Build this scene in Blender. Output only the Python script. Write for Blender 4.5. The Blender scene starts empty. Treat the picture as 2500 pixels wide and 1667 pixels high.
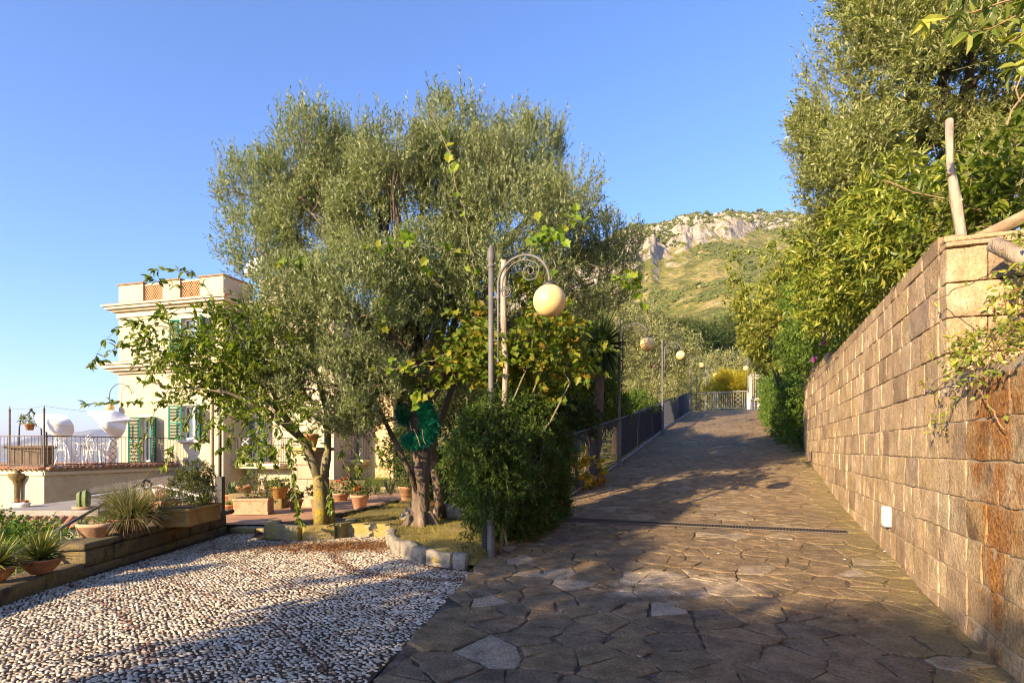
import bpy, math, numpy as np
from math import radians, sin, cos, pi
scene = bpy.context.scene
COL = scene.collection
rng = np.random.default_rng(7)
F, CX, HY, CZ = 1440.0, 1250.0, 1095.0, 1.5
A = lambda *v: np.array(v, dtype=float)

def at(px, py, Y):
    return A((px - CX) / F * Y, Y, CZ + (HY - py) / F * Y)
def atz(px, py, z=0.0):
    Y = (CZ - z) * F / (py - HY)
    return A((px - CX) / F * Y, Y, z)
def unit(v):
    v = np.asarray(v, float)
    return v / np.maximum(np.linalg.norm(v, axis=-1, keepdims=True), 1e-9)

# ---------------------------------------------------------------- noise
def _hash(i):
    i = i.astype(np.int64)
    h = (i[:, 0] * 374761393 + i[:, 1] * 668265263 + i[:, 2] * 1440662683) & 0xffffffff
    h = ((h ^ (h >> 13)) * 1274126177) & 0xffffffff
    h = (h ^ (h >> 16)) & 0xffff
    return h / 65535.0
def vnoise(p):
    p = np.asarray(p, float).reshape(-1, 3)
    i = np.floor(p); f = p - i; f = f * f * (3 - 2 * f)
    out = 0
    for dx in (0, 1):
        for dy in (0, 1):
            for dz in (0, 1):
                w = (f[:, 0] if dx else 1 - f[:, 0]) * (f[:, 1] if dy else 1 - f[:, 1]) * (f[:, 2] if dz else 1 - f[:, 2])
                out = out + w * _hash(i + A(dx, dy, dz))
    return out
def fbm(p, octs=4):
    p = np.asarray(p, float).reshape(-1, 3)
    s = 0; a = .5; t = 0
    for k in range(octs):
        s = s + a * vnoise(p * 2 ** k + 17.3 * k); t += a; a *= .5
    return s / t

# ---------------------------------------------------------------- mesh builder
ROOT = {}
class G:
    def __init__(s):
        s.V = []; s.F = []; s.n = 0
    def add(s, v, faces, m=0):
        v = np.asarray(v, float).reshape(-1, 3)
        if isinstance(faces, np.ndarray):
            s.F.append((faces + s.n, m))
        else:
            by = {}
            for f in faces: by.setdefault(len(f), []).append(f)
            for k, fs in by.items(): s.F.append((np.array(fs) + s.n, m))
        s.V.append(v); s.n += len(v)
        return s
    def build(s, name, mats, parent=None, smooth=False, local=False):
        if not isinstance(mats, (list, tuple)): mats = [mats]
        V = np.concatenate(s.V)
        if parent is not None and not local: V = V - ROOT[parent.name]
        me = bpy.data.meshes.new(name)
        me.vertices.add(len(V)); me.vertices.foreach_set('co', V.astype(np.float32).ravel())
        li = np.concatenate([f.ravel() for f, m in s.F]).astype(np.int32)
        lt = np.concatenate([np.full(len(f), f.shape[1]) for f, m in s.F]).astype(np.int32)
        mi = np.concatenate([np.full(len(f), m) for f, m in s.F]).astype(np.int32)
        me.loops.add(len(li)); me.loops.foreach_set('vertex_index', li)
        me.polygons.add(len(lt))
        ls = np.concatenate([[0], np.cumsum(lt)[:-1]]).astype(np.int32)
        me.polygons.foreach_set('loop_start', ls); me.polygons.foreach_set('loop_total', lt)
        for m in mats: me.materials.append(m)
        me.polygons.foreach_set('material_index', mi)
        me.polygons.foreach_set('use_smooth', np.full(len(lt), bool(smooth)))
        me.update(calc_edges=True); me.validate()
        o = bpy.data.objects.new(name, me); COL.objects.link(o)
        if parent is not None:
            o.parent = parent
            ROOT[o.name] = ROOT[parent.name]
        else:
            ROOT[o.name] = A(0, 0, 0)
        return o

    # primitives
    def box(s, lo, hi, m=0, b=0.0):
        lo = A(*lo); hi = A(*hi); c = (lo + hi) / 2; h = (hi - lo) / 2
        return s.obox(c, h, np.eye(3), m, b)
    def obox(s, c, h, R, m=0, b=0.0):
        """oriented box: centre, half sizes, rows of R = axes"""
        c = np.asarray(c, float); h = np.asarray(h, float); R = np.asarray(R, float)
        if b <= 0:
            v = [c + (R.T @ (h * A(x, y, z))) for x in (-1, 1) for y in (-1, 1) for z in (-1, 1)]
            return s.add(v, [(0, 1, 3, 2), (4, 6, 7, 5), (0, 4, 5, 1), (2, 3, 7, 6), (0, 2, 6, 4), (1, 5, 7, 3)], m)
        b = min(b, h.min() * .9)
        v = []; idx = {}
        for x in (-1, 1):
            for y in (-1, 1):
                for z in (-1, 1):
                    for a in range(3):
                        p = A(x, y, z) * (h - b); p[a] = A(x, y, z)[a] * h[a]
                        idx[(x, y, z, a)] = len(v); v.append(c + R.T @ p)
        fs = []
        for a in range(3):
            u, w = (a + 1) % 3, (a + 2) % 3
            for sg in (-1, 1):
                q = []
                for (i, j) in ((-1, -1), (1, -1), (1, 1), (-1, 1)):
                    k = [0, 0, 0]; k[a] = sg; k[u] = i; k[w] = j
                    q.append(idx[(*k, a)])
                fs.append(q if sg > 0 else q[::-1])
            for i in (-1, 1):
                for j in (-1, 1):
                    q = []
                    for t, ax in ((-1, u), (1, u), (1, w), (-1, w)):
                        k = [0, 0, 0]; k[a] = t; k[u] = i; k[w] = j
                        q.append(idx[(*k, ax)])
                    fs.append(q if i * j < 0 else q[::-1])
        for x in (-1, 1):
            for y in (-1, 1):
                for z in (-1, 1):
                    q = [idx[(x, y, z, 0)], idx[(x, y, z, 1)], idx[(x, y, z, 2)]]
                    fs.append(q if x * y * z > 0 else q[::-1])
        return s.add(v, fs, m)
    def tube(s, P, r, n=8, m=0, cap=True, wob=0.0):
        P = np.asarray(P, float); k = len(P)
        r = np.full(k, r, float) if np.isscalar(r) else np.asarray(r, float)
        T = unit(np.gradient(P, axis=0))
        ref = A(0, 0, 1) if abs(T[0][2]) < .9 else A(1, 0, 0)
        u = unit(np.cross(T[0], ref)); V = []
        a = np.arange(n) / n * 2 * pi
        for i in range(k):
            u = unit(u - T[i] * np.dot(u, T[i])); w = np.cross(T[i], u)
            ring = P[i] + r[i] * (np.cos(a)[:, None] * u + np.sin(a)[:, None] * w)
            V.append(ring)
        V = np.concatenate(V)
        if wob:
            d = V - np.repeat(P, n, 0)
            V = V + d * (fbm(V * 3.0 / max(r.max() * 8, .2)) - .5)[:, None] * wob
        i, j = np.meshgrid(np.arange(k - 1), np.arange(n), indexing='ij')
        i = i.ravel(); j = j.ravel(); j2 = (j + 1) % n
        q = np.stack([i * n + j, i * n + j2, (i + 1) * n + j2, (i + 1) * n + j], 1)
        s.add(V, q, m)
        if cap:
            s.F.append((np.array([list(range(n))[::-1]]) + s.n - len(V), m))
            s.F.append((np.array([list(range(n))]) + s.n - n, m))
        return s
    def cyl(s, p, q, r, n=8, m=0, r2=None):
        return s.tube([p, q], [r, r if r2 is None else r2], n, m)
    def lathe(s, prof, c=(0, 0, 0), n=20, m=0, sx=1, sy=1):
        """prof: list of (radius, z)"""
        a = np.arange(n) / n * 2 * pi; k = len(prof)
        V = np.concatenate([np.stack([r * np.cos(a) * sx, r * np.sin(a) * sy, np.full(n, z)], 1) for r, z in prof]) + A(*c)
        i, j = np.meshgrid(np.arange(k - 1), np.arange(n), indexing='ij')
        i = i.ravel(); j = j.ravel(); j2 = (j + 1) % n
        s.add(V, np.stack([i * n + j, i * n + j2, (i + 1) * n + j2, (i + 1) * n + j], 1), m)
        return s
    def grid(s, P, m=0, flip=False):
        """P: (a,b,3) grid of points"""
        P = np.asarray(P, float); a, b = P.shape[:2]
        i, j = np.meshgrid(np.arange(a - 1), np.arange(b - 1), indexing='ij'); i = i.ravel(); j = j.ravel()
        q = np.stack([i * b + j, i * b + j + 1, (i + 1) * b + j + 1, (i + 1) * b + j], 1)
        return s.add(P.reshape(-1, 3), q[:, ::-1] if flip else q, m)
    def sphere(s, c, r, n=24, k=14, m=0):
        t = np.linspace(.001, pi - .001, k)
        return s.lathe([(r * sin(x), -r * cos(x)) for x in t], c, n, m)
    def prism(s, poly, z0, z1, m=0):
        poly = np.asarray(poly, float); n = len(poly)
        V = np.concatenate([np.c_[poly, np.full(n, z0)], np.c_[poly, np.full(n, z1)]])
        fs = [tuple(range(n))[::-1], tuple(range(n, 2 * n))] + [(i, (i + 1) % n, n + (i + 1) % n, n + i) for i in range(n)]
        return s.add(V, fs, m)

# subdivided rounded stone template
_TPL = {}
def _tpl(k):
    k0 = k
    if k in _TPL: return _TPL[k]
    t = np.linspace(-1, 1, k + 1)
    if k > 2: t = np.concatenate([[-1, -.98], np.linspace(-.88, .88, k - 1), [.98, 1]]); k = len(t) - 1
    P = []; Q = []
    for a in range(3):
        for sg in (-1, 1):
            b = len(P)
            for i in range(k + 1):
                for j in range(k + 1):
                    p = [0, 0, 0]; p[a] = sg; p[(a + 1) % 3] = t[i]; p[(a + 2) % 3] = t[j]; P.append(p)
            for i in range(k):
                for j in range(k):
                    q = [b + i * (k + 1) + j, b + (i + 1) * (k + 1) + j, b + (i + 1) * (k + 1) + j + 1, b + i * (k + 1) + j + 1]
                    Q.append(q if sg > 0 else q[::-1])
    P = np.round(np.array(P), 5); U, inv = np.unique(P, axis=0, return_inverse=True)
    _TPL[k0] = (U, inv.ravel()[np.array(Q)])
    return _TPL[k0]
def stone(g, c, h, R=np.eye(3), m=0, k=4, b=.03, amp=.015, fr=4.0, seed=0):
    U, Q = _tpl(k); h = np.asarray(h, float); b = min(b, h.min() * .8)
    p = U * h; q = np.clip(p, -(h - b), h - b); d = p - q
    p = q + b * unit(d) * (np.linalg.norm(d, axis=1, keepdims=True) > 1e-9)
    W = p @ np.asarray(R) + np.asarray(c)
    nr = unit(p / h) @ np.asarray(R)
    W = W + nr * ((fbm(W * fr + seed * 7.1, 3) - .5) * 2 * amp)[:, None]
    g.add(W, Q, m)

# ---------------------------------------------------------------- things
def thing(name, label, cat, loc=(0, 0, 0), group=None, rz=0.0):
    o = bpy.data.objects.new(name, None); COL.objects.link(o)
    o.empty_display_size = .2
    o.location = loc; o.rotation_euler = (0, 0, rz)
    o['label'] = label; o['category'] = cat
    if group: o['group'] = group
    ROOT[o.name] = A(*loc)
    return o
def tag(o, label, cat, group=None, kind=None):
    o['label'] = label; o['category'] = cat
    if group: o['group'] = group
    if kind: o['kind'] = kind
    return o
def struct(o, kind='structure'):
    o['kind'] = kind
    return o
def dup(root, loc, rz=0.0, label=None, group=None, sc=1.0):
    def cp(o, par):
        c = o.copy(); COL.objects.link(c); c.parent = par
        for ch in o.children: cp(ch, c)
        return c
    r = cp(root, None); r.location = loc; r.rotation_euler = (0, 0, rz); r.scale = (sc, sc, sc)
    if label: r['label'] = label
    if group: r['group'] = group
    return r

# ---------------------------------------------------------------- materials
def _rgb(c): return (c[0], c[1], c[2], 1.0)
class N:
    def __init__(s, name):
        s.m = bpy.data.materials.new(name); s.m.use_nodes = True
        s.t = s.m.node_tree; s.t.nodes.clear()
        s.out = s.t.nodes.new('ShaderNodeOutputMaterial')
    def n(s, typ, ins=None, **kw):
        nd = s.t.nodes.new('ShaderNode' + typ)
        for k, v in kw.items(): setattr(nd, k, v)
        for k, v in (ins or {}).items(): s.set(nd.inputs[k], v)
        return nd
    def set(s, sock, v):
        if isinstance(v, bpy.types.NodeSocket): s.t.links.new(v, sock)
        elif isinstance(v, (tuple, list)) and len(v) == 3 and sock.type == 'RGBA': sock.default_value = _rgb(v)
        else: sock.default_value = v
    def ramp(s, fac, cols, pos=None, interp='LINEAR'):
        r = s.n('ValToRGB'); cr = r.color_ramp; cr.interpolation = interp
        n = len(cols); pos = pos or [i / max(n - 1, 1) for i in range(n)]
        while len(cr.elements) < n: cr.elements.new(.5)
        for i in range(n):
            cr.elements[i].position = pos[i]
            c = cols[i]; cr.elements[i].color = _rgb(c) if not np.isscalar(c) else (c, c, c, 1)
        s.set(r.inputs[0], fac); return r.outputs[0]
    def coord(s, kind='Object', scale=(1, 1, 1), rot=(0, 0, 0)):
        tc = s.n('TexCoord'); mp = s.n('Mapping', {'Vector': tc.outputs[kind], 'Scale': scale, 'Rotation': rot}); return mp.outputs[0]
    def noise(s, vec, scale, detail=4, rough=.55, col=False):
        nd = s.n('TexNoise', {'Vector': vec, 'Scale': scale, 'Detail': detail, 'Roughness': rough}); return nd.outputs['Color' if col else 'Fac']
    def math(s, op, a, b=0.0, c=0.0, clamp=False):
        nd = s.n('Math', operation=op, use_clamp=clamp); s.set(nd.inputs[0], a); s.set(nd.inputs[1], b); s.set(nd.inputs[2], c); return nd.outputs[0]
    def mix(s, f, a, b, blend='MIX'):
        nd = s.n('Mix', data_type='RGBA', blend_type=blend)
        s.set(nd.inputs[0], f); s.set(nd.inputs[6], a); s.set(nd.inputs[7], b); return nd.outputs[2]
    def bump(s, h, strength=.5, dist=.02, normal=None):
        i = {'Height': h, 'Strength': strength, 'Distance': dist}
        if normal is not None: i['Normal'] = normal
        return s.n('Bump', i).outputs[0]
    def bsdf(s, col, rough=.8, normal=None, metal=0.0, spec=.3, **kw):
        i = {'Base Color': col, 'Roughness': rough, 'Metallic': metal, 'Specular IOR Level': spec}; i.update(kw)
        if normal is not None: i['Normal'] = normal
        return s.n('BsdfPrincipled', i).outputs[0]
    def done(s, sh):
        s.t.links.new(sh, s.out.inputs[0]); return s.m

def mat(name, cols, rough=.8, scale=4.0, bump=.25, bscale=25.0, bdist=.01, metal=0.0, spec=.25, island=False, fine=.35, stretch=(1, 1, 1), pos=None):
    k = N(name); v = k.coord('Object', stretch)
    if not isinstance(cols[0], (tuple, list)): cols = [cols]
    n1 = k.noise(v, scale, 5)
    if island:
        f = k.n('NewGeometry').outputs['Random Per Island']
    else:
        f = k.ramp(n1, [0.0, 1.0], [.3, .7])
    c = k.ramp(f, cols, pos) if len(cols) > 1 else tuple(cols[0])
    n2 = k.noise(v, bscale, 4, .65)
    fac = k.ramp(n2, [1 - fine, 1 + 0 * fine], [.3, .65])
    c = k.mix(1.0, c, fac, 'MULTIPLY')
    if island:
        c = k.mix(1.0, c, k.ramp(n1, [.72, 1.0], [.35, .6]), 'MULTIPLY')
    nb = k.bump(n2, bump, bdist) if bump else None
    return k.done(k.bsdf(c, rough, nb, metal, spec))

def leafmat(name, cols, back=None, trans=.35, rough=.55, spec=.25, tcol=None, pos=None, clump=None):
    """leaf: colour per leaf (mesh island); the underside may have its own colour"""
    k = N(name); g = k.n('NewGeometry')
    c = k.ramp(g.outputs['Random Per Island'], cols, pos)
    v = k.coord('Object')
    n = k.noise(v, clump or 1.3, 3)
    c = k.mix(1.0, c, k.ramp(n, [.72, 1.12], [.35, .65]), 'MULTIPLY')
    tc = k.mix(1.0, c, tcol or (1.25, 1.3, .55), 'MULTIPLY')
    if back:
        c = k.mix(g.outputs['Backfacing'], c, k.mix(.35, back, c))
    sh = k.bsdf(c, rough, None, 0, spec)
    tr = k.n('BsdfTranslucent', {'Color': tc}).outputs[0]
    mx = k.n('MixShader', {0: trans, 1: sh, 2: tr})
    return k.done(mx.outputs[0])

# ---------------------------------------------------------------- foliage
def blob_points(blobs, n, shell=.55, thr=.42, cs=.55, seed=1):
    """blobs: (c(3), r(3), weight). Points through the volume, thicker near the surface, thinned into clumps."""
    r_ = np.random.default_rng(seed)
    C = np.array([b[0] for b in blobs], float); Rr = np.array([b[1] for b in blobs], float)
    w = np.array([(b[2] if len(b) > 2 else 1.0) for b in blobs]) * np.cbrt(Rr.prod(1)) ** 2.2
    w = w / w.sum(); P = []; D = []; got = 0
    while got < n:
        m = int((n - got) * 2.2) + 50
        i = r_.choice(len(blobs), m, p=w)
        d = unit(r_.normal(size=(m, 3))); rad = r_.uniform(0, 1, m) ** (1 / 3 * (1 - shell) + .02 * shell)
        rad = np.where(r_.uniform(size=m) < .12, rad * 1.12, rad)
        p = C[i] + d * Rr[i] * rad[:, None]
        f = fbm(p / cs + seed * 3.7, 3)
        ok = f > thr + r_.uniform(-.07, .07, m)
        P.append(p[ok]); D.append(d[ok]); got += ok.sum()
    return np.concatenate(P)[:n], np.concatenate(D)[:n]

def leaf_tpl(kind):
    if kind == 'thin':   # lance
        v = [(0, 0, 0), (.42, .5, .04), (1, 0, -.06), (.42, -.5, .04)]; f = [(0, 2, 1), (0, 3, 2)]
    elif kind == 'broad':
        v = [(0, 0, 0), (.28, .46, .10), (.66, .40, .06), (1, 0, -.12), (.66, -.40, .06), (.28, -.46, .10), (.5, 0, .0)]
        f = [(0, 6, 1), (1, 6, 2), (2, 6, 3), (0, 5, 6), (5, 4, 6), (4, 3, 6)]
    elif kind == 'vine':
        a = [(0.0, 0), (-.12, .30), (.10, .52), (.30, .42), (.52, .60), (.62, .30), (1.0, .0), (.62, -.30), (.52, -.60), (.30, -.42), (.10, -.52), (-.12, -.30)]
        v = [(.38, 0, -.03)] + [(x, y, .30 * abs(y) - .22 * max(x - .4, 0)) for x, y in a]
        f = [(0, i, i % 12 + 1) for i in range(1, 13)]
    return np.array(v, float), np.array(f)
def leaves(g, base, d, nrm, L, W, kind='thin', m=0):
    tv, tf = leaf_tpl(kind)
    d = unit(d); side = unit(np.cross(nrm, d)); nn = np.cross(d, side)
    n = len(base)
    L = np.broadcast_to(L, n)[:, None, None]; W = np.broadcast_to(W, n)[:, None, None]
    V = base[:, None, :] + d[:, None, :] * tv[None, :, 0:1] * L + side[:, None, :] * tv[None, :, 1:2] * W + nn[:, None, :] * tv[None, :, 2:3] * L
    Fc = (np.arange(n) * len(tv))[:, None, None] + tf[None]
    g.add(V.reshape(-1, 3), Fc.reshape(-1, tf.shape[1]), m)
def foliage(g, blobs, n_twig, per=8, twig=.22, L=.055, W=.014, kind='thin', up=.5, out=.6, rnd=.6, spread=.8, droop=0.0, shell=.5, thr=.42, cs=.55, seed=1, m=0, sticks=None, stick_r=.003):
    r_ = np.random.default_rng(seed + 100)
    P, D = blob_points(blobs, n_twig, shell, thr, cs, seed)
    ax = unit(D * out + A(0, 0, up) + r_.normal(size=P.shape) * rnd)
    tl = twig * r_.uniform(.6, 1.3, len(P))
    t = (np.arange(per) + .5) / per
    base = P[:, None] + ax[:, None] * (tl[:, None, None] * t[None, :, None])
    base[..., 2] -= droop * (tl[:, None] * t[None]) ** 2 / max(twig, .01)
    base = base.reshape(-1, 3); axr = np.repeat(ax, per, 0)
    perp = unit(np.cross(axr, r_.normal(size=axr.shape)))
    d = axr * (1 - spread * .5) + perp * spread + A(0, 0, -droop)
    nrm = unit(np.cross(d, np.cross(A(0, 0, 1) + r_.normal(size=d.shape) * .55, d)) + 1e-6)
    s_ = r_.uniform(.65, 1.25, len(base))
    leaves(g, base, d, nrm, L * s_, W * s_, kind, m)
    if sticks is not None:
        k = r_.choice(len(P), int(len(P) * sticks[1]), replace=False)
        a = P[k] - ax[k] * tl[k, None] * .5; b = P[k] + ax[k] * tl[k, None]
        sd = unit(np.cross(ax[k], A(.3, .5, .8))); sd2 = np.cross(ax[k], sd)
        V = np.stack([a + sd * stick_r, a - sd * stick_r * .5 + sd2 * stick_r, a - sd * stick_r * .5 - sd2 * stick_r, b], 1).reshape(-1, 3)
        f = np.array([(0, 1, 3), (1, 2, 3), (2, 0, 3)])[None] + (np.arange(len(k)) * 4)[:, None, None]
        sticks[0].add(V, f.reshape(-1, 3))
    return P
def curve(p, q, sag=0.0, n=7, bend=None, seed=0, jit=0.0):
    p = np.asarray(p, float); q = np.asarray(q, float); t = np.linspace(0, 1, n)[:, None]
    P = p + (q - p) * t
    P[:, 2] += (sag * 4 * t * (1 - t))[:, 0]
    if bend is not None: P += np.asarray(bend) * 4 * t * (1 - t)
    if jit:
        r_ = np.random.default_rng(seed); J = r_.normal(size=(n, 3)) * jit; J[0] = 0; J[-1] = 0; P += J
    return P
def limbs(g, fork, blobs, r0, r1=.012, n_sec=5, seed=0, jit=.06):
    r_ = np.random.default_rng(seed)
    for i, b in enumerate(blobs):
        c = np.asarray(b[0], float); rr = np.asarray(b[1], float)
        P = curve(fork, c, .25 * np.linalg.norm(c - fork) * .3, 8, seed=seed + i, jit=jit)
        g.tube(P, np.linspace(r0, r1 * 1.6, 8), 6)
        for j in range(n_sec):
            k = r_.integers(3, 8); q = c + unit(r_.normal(size=3) + A(0, 0, .4)) * rr * .95
            g.tube(curve(P[k], q, .05, 5, seed=seed + 31 * j, jit=jit * .6), np.linspace(r1 * 1.3, r1 * .35, 5), 5, cap=False)
def pxblobs(lst, Y, seed=0, jy=.9, depth=1.0):
    r_ = np.random.default_rng(seed); out = []
    for b in lst:
        cx, cy, rx, ry = b[:4]
        y = (b[4] if len(b) > 4 and b[4] else Y + r_.uniform(-jy, jy))
        c = at(cx, cy, y); k = y / F
        out.append((c, A(rx * k, (rx + ry) / 2 * k * depth, ry * k), b[5] if len(b) > 5 else 1.0))
    return out
def blades(g, c, n, L, W, el=(20, 85), seed=0, curl=.5, m=0, seg=4, r0=.02, az=None, fold=.3):
    """rosette / tuft of strap leaves round c"""
    r_ = np.random.default_rng(seed)
    for i in range(n):
        a = r_.uniform(0, 2 * pi) if az is None else r_.uniform(*az); e = radians(r_.uniform(*el)); l = L * r_.uniform(.65, 1.1)
        h = A(cos(a), sin(a), 0); sd = A(-sin(a), cos(a), 0)
        t = np.linspace(0, 1, seg + 1); ee = e - curl * t * (1.3 - .5 * (e / 1.5))
        dl = l / seg; p = np.asarray(c, float) + h * r0 * r_.uniform(0, 1); pts = [p]
        for k in range(seg): p = p + dl * (h * cos(ee[k]) + A(0, 0, 1) * sin(ee[k])); pts.append(p)
        w = W * np.interp(t, [0, .35, 1], [.8, 1, .06]); V = []
        for k in range(seg + 1):
            up = -h * sin(ee[k]) + A(0, 0, 1) * cos(ee[k])
            V += [pts[k] + sd * w[k] + up * w[k] * fold, pts[k], pts[k] - sd * w[k] + up * w[k] * fold]
        q = []
        for k in range(seg):
            b = 3 * k; q += [(b, b + 1, b + 4, b + 3), (b + 1, b + 2, b + 5, b + 4)]
        g.add(V, np.array(q), m)
# ================================================================ world, sun, camera
HAZE_D = 8.5e-5
SUN_EL, SUN_AZ = radians(18.5), radians(43.4)     # shadows run towards +X +Y
w = bpy.data.worlds.new("World"); scene.world = w; w.use_nodes = True
nt = w.node_tree; bg = nt.nodes['Background']
sky = nt.nodes.new('ShaderNodeTexSky'); sky.sky_type = 'NISHITA'; sky.sun_disc = False
sky.sun_elevation = SUN_EL; sky.sun_rotation = pi + SUN_AZ
sky.altitude = 150; sky.air_density = 1.0; sky.dust_density = .9; sky.ozone_density = 5.5
tn = nt.nodes.new('ShaderNodeMix'); tn.data_type = 'RGBA'; tn.blend_type = 'MULTIPLY'; tn.inputs[0].default_value = 1
tn.inputs[7].default_value = (1.02, .955, 1.06, 1)
nt.links.new(sky.outputs[0], tn.inputs[6]); nt.links.new(tn.outputs[2], bg.inputs[0]); bg.inputs[1].default_value = SKY_STR = 0.122
sl = bpy.data.lights.new('sun', 'SUN'); sl.energy = 5.0; sl.angle = radians(.55); sl.color = (1.0, .76, .45)
so = bpy.data.objects.new('sun', sl); COL.objects.link(so)
so.rotation_euler = (pi / 2 - SUN_EL, 0, -SUN_AZ)
so.location = (-30, -30, 25)
cam = bpy.data.cameras.new('camera'); co = bpy.data.objects.new('camera', cam); COL.objects.link(co)
cam.sensor_width = 36; cam.lens = F / 2500 * 36; cam.shift_y = (HY - 833.5) / 2500
cam.clip_start = .05; cam.clip_end = 60000
co.location = (0, 0, CZ); co.rotation_euler = (pi / 2, 0, 0); scene.camera = co
scene.view_settings.view_transform = 'Standard'; scene.view_settings.look = 'None'
scene.view_settings.exposure = 1.56; scene.view_settings.gamma = 1
scene.cycles.max_bounces = 6; scene.cycles.diffuse_bounces = 3; scene.cycles.transmission_bounces = 4
scene.cycles.caustics_reflective = False; scene.cycles.caustics_refractive = False
scene.cycles.volume_bounces = 0; scene.cycles.use_denoising = True; scene.cycles.filter_width = 1.1

# ================================================================ road geometry
RU = A(.371, .928); RN = A(-.928, .371); R0 = A(3.3, 3.96)
_s = np.linspace(-14, 80, 1200)
_z = np.interp(_s, [-14, -3, 0, 2, 4.77, 7.5, 10, 13.4, 14.9, 23, 37, 39.5, 44, 80], [-.1, -.03, 0, .09, .27, .45, .74, 1.13, 1.31, 2.35, 4.02, 4.25, 4.33, 4.4])
_k = np.hanning(41); _k /= _k.sum(); _z = np.convolve(np.pad(_z, 20, 'edge'), _k, 'valid')
def zroad(s): return np.interp(s, _s, _z)
def road(s, L, dz=0.0):
    p = R0 + s * RU + L * RN
    return A(p[0], p[1], zroad(s) + dz)
def sl_of(x, y):
    dx = x - R0[0]; dy = y - R0[1]
    return dx * RU[0] + dy * RU[1], dx * RN[0] + dy * RN[1]
COB = [(-1.7, -3), (-1.4, 0), (-.92, 3.78), (-.72, 5.2), (-.51, 6.65), (-.36, 7.5)]   # edge between cobbles and flagstones
def cob_x(y): return np.interp(y, [c[1] for c in COB], [c[0] for c in COB])

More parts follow.
